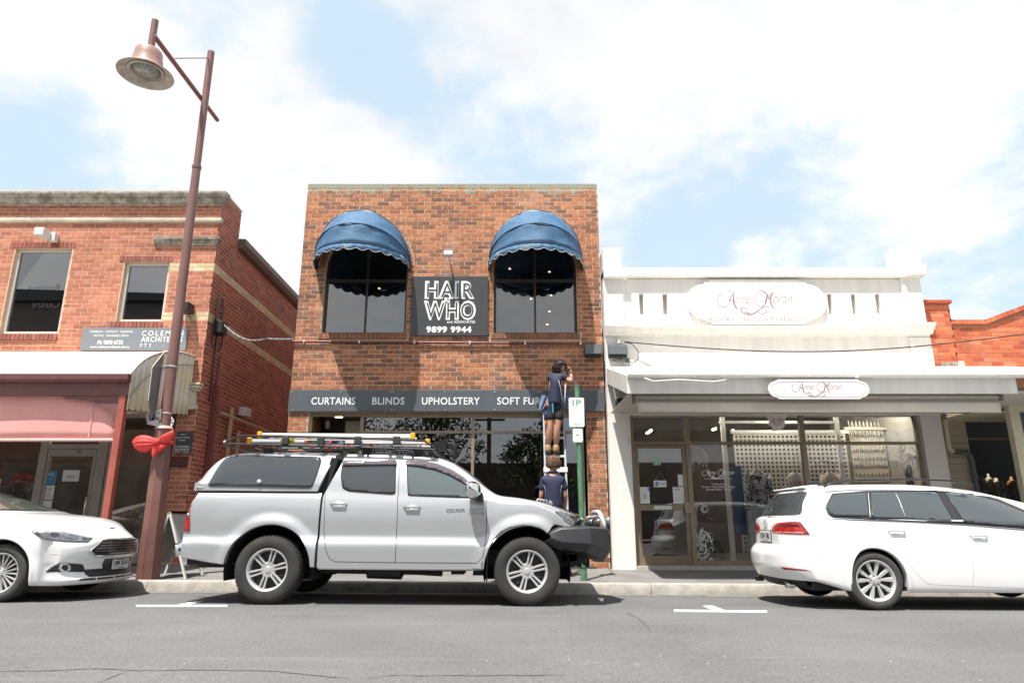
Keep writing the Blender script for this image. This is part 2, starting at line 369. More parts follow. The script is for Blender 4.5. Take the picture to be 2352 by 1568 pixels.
M_MARK=mat('road_paint',(.60,.60,.58),.6,col2=(.80,.80,.78),var=.1,scale=22,bump=.2)
M_TAR=mat('crack_sealer',(.055,.055,.058),.5,var=.2,scale=10)
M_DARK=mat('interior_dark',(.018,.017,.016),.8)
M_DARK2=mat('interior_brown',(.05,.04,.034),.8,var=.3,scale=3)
M_LEAF=mat('dry_leaf',(.32,.17,.05),.7,var=.3,scale=30)
# ------------------------------------------------------------------ ground, road, kerb, footpath
def sheet(name,xs,ys,zf,m):
 mb=MB();nx=len(xs);vs=[(x,y,zf(x,y))for y in ys for x in xs]
 mb.add(vs,[(j*nx+i,j*nx+i+1,(j+1)*nx+i+1,(j+1)*nx+i)for j in range(len(ys)-1)for i in range(nx-1)])
 return mb.build(name,m,None,fix=False)
XS=[-60+4*i for i in range(31)]
struct(sheet('ground',[-900,-60,60,900],[-900,-60,200,900],lambda x,y:-.75,mat('ground_earth',(.16,.15,.12),.95,var=.3,scale=.2)))
road=struct(sheet('road',XS,[-60,-12,0,4,8.4,10.42],lambda x,y:road_z(x,y),M_ASPH))
gut=struct(sheet('gutter',XS,[10.12,10.42],lambda x,y:road_z(x,y)+.004,mat('gutter_concrete',(.15,.147,.14),.9,var=.25,scale=4,bump=.3)))
struct(sheet('footpath',XS,[10.60,12.0,13.0,26],path_z,M_PATH))
far_path=struct(sheet('footpath_opposite',XS,[-26,-12.0],lambda x,y:.12-.006*(x+1.4),M_PATH))
kerb=MB().box(-60,60,10.43,10.58,-.4,-.3).build('kerb',M_CONC);struct(kerb)
def kerb_prof(xa,xb,mb):
 prof=[(10.42,-.2),(10.42,0),(10.435,.06),(10.445,.118),(10.458,.138),(10.48,.147),(10.60,.150),(10.60,-.2)]
 vs=[]
 for x in(xa,xb):
  zb=road_z(x,10.42)
  for(y,z)in prof:vs.append((x,y,zb+z if z>-.1 else zb-.2))
 n=len(prof);mb.add(vs,[tuple(range(n)),tuple(range(2*n-1,n-1,-1))]+[(i,(i+1)%n,n+(i+1)%n,n+i)for i in range(n)])
joints=[-60,-40,-30,-22,-17.2]
x=-15.0
while x<14:joints.append(x);x+=2.43
joints+=[20,30,45,60]
for a,b in zip(joints[:-1],joints[1:]):
 mb=MB();kerb_prof(a+.004,b-.004,mb);mb.build('kerb_stone',M_CONC,kerb,smooth=30)
# painted parking bay marks: a bar along the bay edge with a slanting tick
def ground_poly(pts,lift,Yg=None):
 return[Vector((p[0],p[1],road_z(p[0],p[1])+lift))for p in pts]
def on_road(x,y):
 """photo spot -> point on the road"""
 u=(x-1176)/FOC;v=(784-y)/FOC;dy=cos(TH)-v*sin(TH);dz=sin(TH)+v*cos(TH)
 k=EYE/-dz
 for _ in range(6):k=(EYE-road_z(u*k,dy*k))/-dz
 return(u*k,dy*k)
def mark(quads):
 mb=MB()
 for q in quads:
  g=ground_poly([on_road(*p)for p in q],.006);n=len(g);mb.add(g+[p-Vector((0,0,.006))for p in g],[tuple(range(n))]+[(i,(i+1)%n,n+(i+1)%n,n+i)for i in range(n)])
 return mb
ml=tag(mark([[(312,1389.3),(522,1389.3),(522,1392.6),(312,1392.6)],[(447,1380),(470,1380),(434,1388.9),(408,1388.9)]]).build('parking_marking',M_MARK),kind='structure')
mr_=tag(mark([[(1548,1400),(1762,1402.5),(1762,1406.5),(1548,1404)],[(1614,1391),(1637,1391),(1664,1401),(1636,1400.5)]]).build('parking_marking',M_MARK),kind='structure')
# sealed cracks across the near lane
def crack(pts,w,name='sealed_crack',m=None):
 mb=MB();P=[Vector((*on_road(*p),0))for p in pts];rng=random.Random(len(pts));fine=[]
 for a,b in zip(P[:-1],P[1:]):
  n=max(2,int((b-a).length/.06))
  for i in range(n):fine.append(a.lerp(b,i/n)+Vector((0,rng.uniform(-.012,.012),0)))
 fine.append(P[-1]);vs=[]
 for i,p in enumerate(fine):
  ww=w*(.4+rng.random())*min(1,i/4+.2,(len(fine)-1-i)/4+.2)
  t=(fine[min(i+1,len(fine)-1)]-fine[max(i-1,0)]);t=Vector((-t.y,t.x,0)).normalized()*ww/2
  for q in(p-t,p+t):vs.append((q.x,q.y,road_z(q.x,q.y)+.003))
 mb.add(vs,[(2*i,2*i+1,2*i+3,2*i+2)for i in range(len(fine)-1)])
 o=mb.build(name,m or M_TAR,road,fix=False);return o
M_CRK=mat('fine_crack',(.085,.085,.086),.8,var=.3,scale=20)
crack([(-40,1541),(110,1540),(230,1534),(300,1539),(420,1538),(560,1539),(640,1541),(740,1552),(800,1558)],.022,m=M_CRK)
crack([(300,1539),(262,1552),(225,1568)],.02,m=M_CRK)
crack([(830,1560),(900,1551),(1100,1551),(1170,1550),(1300,1550)],.014,m=M_CRK)
crack([(1438,1407),(1462,1417),(1480,1430),(1496,1452)],.014,m=M_CRK)
mbp=MB();rng=random.Random(5)
M_SPK=mat('pale_chip',(.5,.5,.47),.8)
for i in range(42):
 px,py=(rng.uniform(0,2352),rng.uniform(1410,1568));g=on_road(px,py);r=rng.uniform(.004,.010);z=road_z(*g)
 k=rng.randint(4,6);ang=rng.random()*6
 mbp.add([(g[0]+r*rng.uniform(.7,1.2)*cos(ang+2*pi*j/k),g[1]+r*sin(ang+2*pi*j/k),z+.004)for j in range(k)],[tuple(range(k))])
stuff(mbp.build('pale_chips',M_SPK,road,fix=False))
lf=MB()
for i in range(26):
 x=rng.uniform(-5,5);y=rng.choice([rng.uniform(10.2,10.41),rng.uniform(11.4,12.3),rng.uniform(9.6,10.4)]);r=rng.uniform(.015,.035);a=rng.random()*6
 z=(path_z(x,y)if y>10.6 else road_z(x,y))+.008
 lf.add([(x+r*cos(a),y+r*sin(a),z),(x+.4*r*cos(a+1.5),y+.4*r*sin(a+1.5),z+.008),(x-r*cos(a),y-r*sin(a),z+.003),(x-.4*r*cos(a+1.5),y-.4*r*sin(a+1.5),z)],[(0,1,2,3)])
tag(lf.build('leaves',M_LEAF,None,fix=False),'scattered dry brown leaves in the gutter and on the footpath','leaves',kind='stuff')
# ------------------------------------------------------------------ two storey brown brick shop in the middle
RAMP_BROWN=[(0.0,(.17,.078,.05)),(.10,(.20,.09,.056)),(.45,(.335,.125,.060)),(.8,(.42,.158,.076)),(1.0,(.47,.20,.10))]
B1=brick_mat('brown_brick',RAMP_BROWN,.3,lichen=(7.05,7.65))
M_MORT=mat('mortar_cream',(.49,.405,.285),.95,var=.12,scale=8)
D1=12.65
XL=-4.165;XR=1.735;ZT=7.63
bb=thing('brick_shop_building','two storey brown brick shop with a pair of arched upper windows under blue awnings','building',((XL+XR)/2,D1,.1))
def Z(y,x=1176,Y=None):return at(x,y,Y or D1).z
def X(x,y,Y=None):return at(x,y,Y or D1).x
# openings of the facade
wzs=Z(765);wzt=Z(612);AR=.915
WIN=[]
for(xa,xb)in((737,931),(1133,1327)):
 WIN.append((X(xa,765),X(xb,765)))
sf_x0=X(709,960);sf_x1=X(1348,1000);sf_top=Z(946)
pathz=path_z(-1,D1)
def arch_half(i,z):
 a,b=WIN[i];c=(a+b)/2;r=(b-a)/2
 if z<=wzt:return r
 d=(z-wzt)
 return sqrt(max(0,r*r-d*d))if d<r else 0
def blocked(z0,z1):
 zm=(z0+z1)/2;out=[]
 if z0<sf_top-.02:out.append((sf_x0-XL,sf_x1-XL))
 for i,(a,b)in enumerate(WIN):
  c=(a+b)/2;r=(b-a)/2
  if zm>wzs-.02 and zm<wzt:out.append((a-XL,b-XL))
  elif zm>=wzt and zm<wzt+r+.13:
   d=zm-wzt;rr=r+.125;h=sqrt(max(0,rr*rr-d*d));out.append((c-h-XL,c+h-XL))
  elif wzs-.12<zm<=wzs-.02:out.append((a-.06-XL,b+.06-XL))
 if z1>ZT-.12:out.append((-1,99))
 return out
wall=MB()
def solid(x0,x1,z0,z1,y0=None,y1=None):wall.box(x0,x1,y0 or D1,y1 or D1+.25,z0,z1)
zb0=-.4
solid(XL,sf_x0,zb0,sf_top);solid(sf_x1,XR,zb0,sf_top);solid(XL,XR,sf_top,wzs)
a0,b0=WIN[0];a1,b1=WIN[1];r0=(b0-a0)/2
solid(XL,a0,wzs,ZT);solid(b0,a1,wzs,ZT);solid(b1,XR,wzs,ZT)
for i in(0,1):
 a,b=WIN[i];c=(a+b)/2;r=(b-a)/2;n=20
 solid(a,b,wzt+r+.001,ZT)
 for k in range(n):
  t0=pi-pi*k/n;t1=pi-pi*(k+1)/n
  q=[(c+r*cos(t0),wzt+r*sin(t0)),(c+r*cos(t1),wzt+r*sin(t1)),(c+r*cos(t1),wzt+r),(c+r*cos(t0),wzt+r)]
  wall.prism(q,D1,D1+.25)
w_front=wall.build('wall',M_MORT,bb,fix=True)
brick_wall(w_front,(XL,D1,0),(1,0,0),(0,-1,0),XR-XL,ZT,.10,blocked,B1,300,lambda p:(0 if 2.9<p.z<4.6 or(p.x>1.2 and p.z>.5)else 1)*100+(p-Vector((-1,0,2.5))).length,rnd=3)
rng=random.Random(11)
soldier(w_front,XL,XR,ZT-.112,ZT,D1,B1,rng,w=.078,name='brick_coping')
for(a,b)in WIN:soldier(w_front,a-.05,b+.05,wzs-.115,wzs-.005,D1,B1,rng,w=.083,proud=.03,name='brick_sill',blend=.22)
for i,(a,b)in enumerate(WIN):
 c=(a+b)/2;r=(b-a)/2;mb=MB();n=34
 for k in range(n):
  t0=pi*k/n+.006;t1=pi*(k+1)/n-.006;q=[(r,t0),(r+.11,t0),(r+.11,t1),(r,t1)]
  tn=rng.random()
  P=[(c+rr*cos(t),wzt+rr*sin(t))for rr,t in q]
  mb.add([(x_,D1-.012,z_)for x_,z_ in P]+[(x_,D1+.02,z_)for x_,z_ in P],[(0,1,2,3),(0,4,5,1),(1,5,6,2),(2,6,7,3),(3,7,4,0)],.35+.5*tn)
 stuff(mb.build('arch_ring',B1,w_front,fix=False))
# side and back of the building
M_SIDE=mat('plain_brick_side',(.22,.10,.065),.9,var=.3,scale=5)
side=MB();side.box(XL,XL+.25,D1+.255,24,zb0,ZT-.3);side.box(XR-.25,XR,D1+.255,24,zb0,ZT-.3);side.box(XL,XR,24,24.2,zb0,ZT-.3);side.box(XL+.26,XR-.26,D1+.3,23.9,7.0,7.15)
side.build('side_wall',M_SIDE,bb)
bx('upper_floor',XL+.26,XR-.26,D1+.26,23.9,3.55,3.75,M_DARK2,bb,0)
bx('ground_floor',XL+.26,XR-.26,D1-.04,23.9,-.2,path_z(-1,D1)+.03,mat('shop_floor',(.08,.07,.06),.6),bb,0)
# arched windows: bronze frame, mid rail, centre bar, panes
M_BRONZE=mat('bronze_aluminium',(.20,.155,.105),.42,metal=.25,var=.12,scale=3)
M_BRDARK=mat('dark_bronze',(.055,.042,.033),.4,metal=.3)
G_DARK=glass('smoked_pane',(.30,.29,.28),1.55,boost=.13)
G_SHOP=glass('shop_pane',(.86,.88,.87),1.5,boost=.02)
YW=D1+.11
for i,(a,b)in enumerate(WIN):
 c=(a+b)/2;r=(b-a)/2-.004;fr=MB();w=.045
 out=[(a+.004,wzs+.004)]+[(c-r*cos(pi*k/20),wzt+r*sin(pi*k/20))for k in range(21)]+[(b-.004,wzs+.004)]
 ri=r-w;inn=[(a+.004+w,wzs+w)]+[(c-ri*cos(pi*k/20),wzt+ri*sin(pi*k/20))for k in range(21)]+[(b-.004-w,wzs+w)]
 n=len(out)
 vs=[(p[0],YW,p[1])for p in out]+[(p[0],YW,p[1])for p in inn]+[(p[0],YW+.05,p[1])for p in out]+[(p[0],YW+.05,p[1])for p in inn]
 fs=[]
 for k in range(n):
  j=(k+1)%n
  fs+=[(k,j,n+j,n+k),(2*n+k,3*n+k,3*n+j,2*n+j),(n+k,n+j,3*n+j,3*n+k),(k,2*n+k,2*n+j,j)]
 fr.add(vs,fs)
 win=fr.build('window',M_BRDARK,bb)
 tz=Z(640)
 MB().box(a+.05,b-.05,YW+.004,YW+.046,tz-.03,tz+.03).build('rail',M_BRDARK,win)
 MB().box(c-.02,c+.02,YW+.003,YW+.047,wzs+.05,wzt+r-.05).build('mullion',M_BRDARK,win)
 for sgn in(-1,1):
  x0_,x1_=(a+.045,c-.02)if sgn<0 else(c+.02,b-.045)
  MB().box(x0_,x1_,YW+.02,YW+.026,wzs+.045,tz-.03).build('pane',G_DARK,win)
  k0,k1=(0,10)if sgn<0 else(10,20)
  pts=[(c+sgn*.02,tz+.03),(x0_ if sgn<0 else x1_,tz+.03)]+[(c-ri*cos(pi*k/20),wzt+ri*sin(pi*k/20))for k in(range(k0,k1)if sgn<0 else range(k1,k0,-1))]+[(c+sgn*.02,wzt+ri)]
  if tz+.03>wzt:pts=[p for p in pts if p[1]>=tz+.029]
  MB().prism(pts,YW+.02,YW+.026).build('pane',G_DARK,win)
# room behind the upper windows: dark ceiling with small downlights, hanging bottle shapes
M_LAMP=mat('warm_downlight',(1,.9,.7),.5,emit=(1,.82,.55),estr=12)
room=MB();room.box(XL+.27,XR-.27,D1+.27,D1+5.5,wzt+.95,wzt+1.0);room.box(XL+.27,XR-.27,D1+5.5,D1+5.6,3.76,wzt+1)
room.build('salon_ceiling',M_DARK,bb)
M_CURT=mat('salon_wall',(.10,.095,.09),.8,var=.2,scale=2)
for i,(px,py)in enumerate(((848,590),(871,663),(1171,618),(1262,625),(1266,679),(1262,716),(1257,746),(1220,687))):
 p=at(px,py,D1+1.7+(i%3)*.4);MB().lathe([(.0,.0),(.026,0),(.030,.015),(0,.016)],(p.x,p.y,min(p.z,wzt+.92)),12).build('downlight',M_LAMP,bb)
M_BOT=mat('pale_bottle',(.45,.45,.45),.4)
for i,px in enumerate((800,824,858,897,1166,1193,1220,1248,1278)):
 p=at(px,628,D1+.35);MB().lathe([(.0,0),(.03,.0),(.035,.08),(.02,.1),(.02,.14),(0,.141)],(p.x,p.y,Z(632)),10).build('hanging_ornament',M_BOT if i%3 else mat('red_ornament',(.4,.05,.04),.5),bb)
# ---------------- ground floor shop front
YS=D1+.12;M_BR2=mat('shopfront_bronze',(.27,.215,.15),.4,metal=.2,var=.1,scale=3)
gz=path_z(-1,D1)
sf=MB();fx=[X(833,960),X(1086,960),X(1338,1000)]
zt_=Z(950);zm_=Z(990)
def bar(x,w,z0,z1,y=YS):sf.box(x-w/2,x+w/2,y,y+.06,z0,z1)
bar(fx[0]-.03,.07,gz+.03,zt_);bar(fx[1],.055,gz+.1,zt_-.05);bar(fx[2],.07,gz+.03,zt_)
sf.box(fx[0],fx[2],YS-.003,YS+.062,zt_-.05,zt_+.03);sf.box(sf_x0,fx[0],YS-.001,YS+.062,zt_-.05+.02,zt_+.03);sf.box(fx[0],fx[2],YS-.002,YS+.061,zm_-.025,zm_+.025)
sf.box(fx[0],fx[2],YS-.003,YS+.062,gz+.03,gz+.1)
shf=sf.build('shopfront_frame',M_BR2,bb,bevel=.003)
for a,b in((fx[0],fx[1]),(fx[1],fx[2])):
 for z0,z1 in((gz+.1,zm_-.025),(zm_+.025,zt_-.05)):MB().box(a+.028,b-.028,YS+.03,YS+.036,z0,z1).build('pane',G_DARK,shf)
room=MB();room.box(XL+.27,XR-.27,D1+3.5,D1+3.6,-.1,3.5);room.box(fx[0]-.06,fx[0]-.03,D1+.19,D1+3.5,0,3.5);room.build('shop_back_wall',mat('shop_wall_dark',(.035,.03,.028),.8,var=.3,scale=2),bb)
# vertical blinds behind the glass
mbb=MB();x=fx[0]+.1;rng=random.Random(4)
while x<fx[2]-.1:
 if rng.random()<.8:mbb.box(x,x+.06,YS+.25,YS+.254,gz+.1,zt_-.1)
 x+=.105
stuff(mbb.build('vertical_blinds',mat('blind_dark',(.03,.026,.024),.8),bb))
# recessed entry on the left with a ceiling light, a wall lantern and a pale door
bx('entry_door',X(783,1000,D1+1.0),X(830,1000,D1+1.0),D1+1.3,D1+1.34,gz,Z(958,800,D1+1.3),mat('entry_door_paint',(.42,.40,.38),.5),bb)
bx('entry_wall',sf_x0-.1,X(783,1000,D1+1.0),D1+1.3,D1+1.4,gz,sf_top,M_DARK,bb,0)
bx('entry_ceiling',sf_x0+.002,fx[0]-.08,D1+.26,D1+1.3,sf_top+.02,sf_top+.05,M_DARK2,bb,0)
p=at(778,958,D1+.6);MB().lathe([(0,0),(.07,0),(.075,.02),(0,.021)],(p.x,D1+.6,sf_top-.005),16).build('ceiling_light',M_LAMP,bb)
p=at(752,975,D1+1.2);lan=MB().lathe([(0,-.1),(.05,-.08),(.065,.06),(.03,.1),(.012,.13),(0,.14)],p,8).build('lantern',mat('lantern_glass',(.3,.3,.3),.3),bb)
# ---------------- fascia strip with lettering, in four panels
M_SIGN=mat('slate_sign',(.085,.10,.115),.38,var=.07,scale=2)
M_WH=mat('white_letter',(.82,.82,.82),.5)
fas=thing('fascia_sign','long slate grey fascia sign with white shop trade words above the brick shop window','sign',((XL+XR)/2,D1-.05,Z(920)))
edges=[XL-.02,X(900,920),X(1241,920),XR+.0]
fz0=Z(945);fz1=Z(896)
edges=[XL-.01,X(981,920),X(1240,920),XR]
for a,b in zip(edges[:-1],edges[1:]):bx('sign_panel',a+.002,b-.002,D1-.045,D1-.035,fz0,fz1,M_SIGN,fas,.001)
for s,xa,xb in(('CURTAINS',715,816),('BLINDS',855,929),('UPHOLSTERY',969,1102),('SOFT FURNISHINGS',1142,1342)):
 tfp('lettering',s,xa,912,xb,929,D1-.048,M_WH,fas,bold=.012,spacing=1.06)
M_BOLT=mat('screw_head',(.6,.6,.6),.4,metal=.6)
for px in(672,782,898,904,1022,1135,1137,1236,1243,1300,1382):
 for py in(900,941):
  p=at(px,py,D1-.05);MB().lathe([(0,-.003),(.009,-.002),(.011,.004),(0,.005)],p,8,'Y').build('screw',M_BOLT,fas)
# ---------------- salon sign board
hb=thing('salon_sign_board','square charcoal sign board reading HAIR BY WHO between the arched windows','sign',(X(1033,700),D1-.05,Z(772)))
hx0=X(946,700);hx1=X(1121,700);hz0=Z(772);hz1=Z(636)
bx('board',hx0,hx1,D1-.05,D1-.02,hz0,hz1,mat('charcoal_board',(.045,.047,.052),.4,var=.06,scale=2),hb,.003)
YH=D1-.052;M_INK=MATS['charcoal_board']
tfp('lettering','HAIR',976,645,1090,686,YH,M_WH,hb,bold=.06,spacing=1.16)
tfp('lettering_inlay','HAIR',981,650,1086,682,YH-.004,M_INK,hb,bold=-.004,spacing=1.20)
tfp('lettering','WHO',973,690,1093,735,YH,M_WH,hb,bold=.06,spacing=1.16)
tfp('lettering_inlay','WHO',979,695,1088,730,YH-.004,M_INK,hb,bold=-.004,spacing=1.20)
tfp('lettering','BY',1021,683,1037,692,YH-.014,M_WH,hb,bold=.03)
tfp('lettering','and ASSOCIATES',1027,736,1091,742,YH,M_WH,hb,bold=.02,spacing=1.15)
tfp('lettering','9899 9944',979,749,1083,764,YH,M_WH,hb,bold=.04,spacing=1.08)
# floodlight above the board
fl=thing('sign_floodlight','small white floodlight fixed to brown brick above the charcoal sign board','light',(X(1030,583),D1-.2,Z(590)))
M_OFF=mat('offwhite_plastic',(.62,.62,.60),.45)
p=at(1030,583,D1-.3);bx('housing',p.x-.09,p.x+.09,D1-.36,D1-.22,p.z-.045,p.z+.05,M_OFF,fl,.012)
MB().bar((p.x+.02,D1-.01,p.z-.09),(p.x,D1-.24,p.z-.02),.03).build('bracket',M_OFF,fl)
# ---------------- blue dome awnings
def fabric():
 m=bpy.data.materials.new('faded_blue_canvas');m.use_nodes=True;n=m.node_tree.nodes;l=m.node_tree.links;b=n['Principled BSDF']
 t=n.new('ShaderNodeTexCoord');no=n.new('ShaderNodeTexNoise');no.inputs['Scale'].default_value=3;no.inputs['Detail'].default_value=9;no.inputs['Roughness'].default_value=.72;l.new(t.outputs['Object'],no.inputs['Vector'])
 a=n.new('ShaderNodeAttribute');a.attribute_name='tint'
 ad=n.new('ShaderNodeMath');ad.operation='ADD';l.new(a.outputs['Fac'],ad.inputs[0]);l.new(no.outputs['Fac'],ad.inputs[1])
 r=n.new('ShaderNodeValToRGB');l.new(ad.outputs[0],r.inputs[0]);e=r.color_ramp.elements;e[0].position=.5;e[0].color=(.028,.088,.175,1);e[1].position=1.0;e[1].color=(.46,.45,.38,1)
 q=e.new(.80);q.color=(.05,.14,.26,1);q=e.new(.89);q.color=(.34,.38,.38,1)
 l.new(r.outputs[0],b.inputs['Base Color']);b.inputs['Roughness'].default_value=.7
 n3_=n.new('ShaderNodeTexNoise');n3_.inputs['Scale'].default_value=2.2;n3_.inputs['Distortion'].default_value=1.0;l.new(t.outputs['Object'],n3_.inputs['Vector'])
 bp=n.new('ShaderNodeBump');bp.inputs['Strength'].default_value=.35;bp.inputs['Distance'].default_value=.08;l.new(n3_.outputs['Fac'],bp.inputs['Height']);l.new(bp.outputs[0],b.inputs['Normal'])
 b.inputs['Transmission Weight'].default_value=0;b.inputs['Subsurface Weight'].default_value=0
 return m
M_CANV=fabric();M_PIPE=mat('dark_piping',(.03,.05,.09),.7);M_VEDGE=mat('valance_braid',(.45,.47,.47),.7)
def dome_awning(cx,zs,R,prot,rise,label,seed):
 aw=thing('dome_awning',label,'awning',(cx,D1,zs),'blue dome awnings over the arched windows')
 rng=random.Random(seed);mb=MB();NA,NT=22,36;vs=[];ts=[]
 lo=radians(-3);hoops=[radians(90),radians(52),radians(18),lo]
 def P(t,e,k=0.0):
  a=pi*t
  s=1.0
  for h0,h1 in zip(hoops[:-1],hoops[1:]):
   if h1<=e<=h0:q=(h0-e)/(h0-h1);s=1-.035*sin(pi*q)
  rr=s*(1+k)
  x=-R*cos(a);h=sin(a)
  ext=prot+(rise-prot)*max(0,sin(e))**1.5
  return Vector((cx+x*(1+(s-1)*h),D1-.02-ext*rr*h*cos(e),zs+ext*rr*h*sin(e)))
 for i in range(NA+1):
  e=hoops[0]+(lo-hoops[0])*i/NA
  for j in range(NT+1):
   wv=.010*sin(j*.9+i*.8+seed)*sin(pi*j/NT)+rng.uniform(-.004,.004)
   if i==0:wv=0
   vs.append(P(j/NT,e,wv));ts.append(.43 if e>radians(50)else(.20 if radians(17)<e<radians(25)else .08))
 mb.add(vs,[(i*(NT+1)+j,i*(NT+1)+j+1,(i+1)*(NT+1)+j+1,(i+1)*(NT+1)+j)for i in range(NA)for j in range(NT)]);mb.a=ts
 o=mb.build('canopy',M_CANV,aw,smooth=True);sol=o.modifiers.new('thick','SOLIDIFY');sol.thickness=.004
 va=MB();n=120;top=[];bot=[]
 for j in range(n+1):
  t=j/n;q=P(t,lo);sc=13;d=.105+.05*abs(sin(pi*sc*t))if True else 0
  out=Vector((-cos(pi*t)*.01,-sin(pi*t)*.02,0));top.append(q);bot.append(q+out+Vector((0,.006*sin(j),-d)))
 va.add([p for pr in zip(top,bot)for p in pr],[(2*j,2*j+1,2*j+3,2*j+2)for j in range(n)]);va.a=[.2,.3]*(n+1)
 ov=va.build('valance',M_CANV,aw,smooth=True);sol=ov.modifiers.new('thick','SOLIDIFY');sol.thickness=.004
 MB().tube([b+Vector((0,-.006,0))for b in bot],.006,6).build('braid',M_VEDGE,ov)
 for e in hoops:MB().tube([P(j/40,e,.004)for j in range(41)],.009,6).build('hoop',M_PIPE,aw)
 for s in(-1,1):bx('hinge_bracket',cx+s*R-.02,cx+s*R+.02,D1-.09,D1-.01,zs-.16,zs+.03,mat('black_metal',(.02,.02,.022),.4,metal=.5),aw,.004)
 return aw
for(xa,xb,lab,sd_)in((727,944,'blue canvas dome awning on the left arched window, its top bleached in a ragged band',1),(1122,1338,'blue canvas dome awning on the right arched window, nearest the white shop',5)):
 c=(X(xa,610)+X(xb,610))/2;R=(X(xb,610)-X(xa,610))/2
 dome_awning(c,Z(604),R*.985,1.16,Z(499)-Z(604),lab,sd_)
# ---------------- conduit pipe along the wall, boxes, cables
M_PIPE2=mat('maroon_paint',(.17,.045,.04),.45,var=.15,scale=8)
cp=thing('wall_conduit','maroon painted conduit pipe running across brown brick below the arched windows','pipe',(X(1000,788),D1-.05,Z(787)))
pa=at(672,784,D1-.04);pb=at(1340,789,D1-.04)
MB().tube([pa,(pa+pb)/2+Vector((0,0,-.0)),pb],.022,10).build('pipe',M_PIPE2,cp,smooth=40)
for i in range(6):
 q=pa.lerp(pb,.04+.19*i);bx('clip',q.x-.015,q.x+.015,D1-.068,D1-.01,q.z-.03,q.z+.03,M_BOLT,cp,.002)
M_BOX=mat('grey_plastic_box',(.085,.095,.105),.4,var=.08,scale=5);M_BLK=mat('black_cable',(.015,.015,.016),.5)
def meter_box(px0,py0,px1,py1,Yw,label):
 A=at(px0,py1,Yw);B=at(px1,py0,Yw)
 t=thing('service_box',label,'electrical box',(A.x,Yw,A.z),'grey electrical service boxes on the shop walls');zc=(A.z+B.z)/2
 MB().prism([(Yw-.005,A.z),(Yw-.18,A.z+.015),(Yw-.145,B.z-.02),(Yw-.11,B.z),(Yw-.005,B.z)],A.x,B.x,'X').build('housing',M_BOX,t,bevel=.008)
 bx('base_plate',A.x+.02,B.x-.02,Yw-.15,Yw-.02,A.z-.025,A.z-.001,M_BLK,t,.002)
 return t
meter_box(1342,793,1380,819,D1,'slate grey electrical box at the right edge of the brown brick wall')
# ------------------------------------------------------------------ two storey red brick building with the gift shop, left
D2=12.9;LX1=-6.0;LX0=-13.2
RAMP_RED=[(0.0,(.34,.115,.075)),(.2,(.40,.14,.087)),(.55,(.45,.165,.10)),(.85,(.49,.185,.115)),(1.0,(.53,.215,.14))]
B2=brick_mat('red_brick',RAMP_RED,.16)
B2D=brick_mat('dark_header_brick',[(0,(.22,.075,.055)),(1,(.34,.115,.085))],.2)
B2C=brick_mat('cream_brick',[(0,(.55,.42,.25)),(1,(.68,.55,.36))],.1)
M_MORT2=mat('mortar_sand',(.60,.42,.285),.95,var=.1,scale=8)
M_STONE=mat('weathered_render',(.30,.27,.215),.9,col2=(.46,.42,.35),var=.35,scale=7,bump=.5,fac=(.38,.62))
M_STONE2=mat('cream_moulding',(.60,.54,.44),.8,var=.2,scale=4,bump=.2)
lb=thing('gift_shop_building','red brick two storey building with cream bands, stone cornice and a verandah shop below','building',((LX0+LX1)/2,D2,.1))
def Z2(y,x=300):return at(x,y,D2).z
def X2(x,y):return at(x,y,D2).x
LZT=Z2(441)
W2=[(X2(37,570),X2(167,570),Z2(766),Z2(570)),(X2(288,600),X2(391,600),Z2(738),Z2(601))]
shop_z=Z2(940);SHX1=X2(388,1100)
bands=[(Z2(627),Z2(608)),(Z2(735),Z2(716))]
CQ=.086
zb2=bands[1][0]-CQ*62
def blocked2(z0,z1):
 zm=(z0+z1)/2;out=[]
 for a,b,s,t in W2:
  if s-.10<zm<t+.13:out.append((a-.02-LX0,b+.02-LX0))
 if Z2(473)<zm<Z2(446):out.append((-1,99))
 if zm<shop_z:out.append((-1,SHX1-LX0))
 return out
w2=MB();y1=D2+.25
w2.box(LX0,LX1,D2,y1,W2[0][3],LZT);w2.box(LX0,W2[0][0],D2,y1,shop_z,W2[0][3]);w2.box(W2[0][1],W2[1][0],D2,y1,shop_z,W2[0][3]);w2.box(W2[1][1],LX1,D2,y1,shop_z,W2[0][3])
w2.box(W2[1][0],W2[1][1],D2,y1,W2[1][3],W2[0][3]);w2.box(W2[1][0],W2[1][1],D2,y1,shop_z,W2[1][2]);w2.box(W2[0][0],W2[0][1],D2,y1,shop_z,W2[0][2]);w2.box(SHX1,LX1,D2,y1,-.3,shop_z)
w2.box(LX1-.25,LX1,y1,D2+1.0,-.3,LZT);w2.box(LX1-.25,LX1,D2+1.0,24,-.3,6.95);w2.box(LX0,LX0+.25,y1,24,-.3,6.9);w2.box(LX0,LX1,24,24.2,-.3,6.9);w2.box(LX0+.3,LX1-.26,y1,23.9,6.6,6.7)
wl=w2.build('wall',M_MORT2,lb)
def is_cream(z,u_ok=True):return any(a-.02<z<b-.02 for a,b in bands)
cream_x=X2(391,600)
rngc=random.Random(2)
def tf(u,z):
 return rngc.random()
ln0={k:None for k in()}
def blocked2_all(z0,z1):
 out=blocked2(z0,z1)
 if is_cream(z0):out.append((cream_x-LX0,99))
 return out
brick_wall(wl,(LX0,D2,0),(1,0,0),(0,-1,0),LX1-LX0,LZT,zb2,blocked2_all,B2,300,lambda p:(0 if p.x>-9.6 else 50)+(p-Vector((-6.5,0,4.2))).length,tintf=tf,rnd=9)
def cream_only(z0,z1):return[]if is_cream(z0)else[(-1,99)]
brick_wall(wl,(cream_x,D2,0),(1,0,0),(0,-1,0),LX1-cream_x,6.8,zb2,cream_only,B2C,40,lambda p:0,rnd=5)
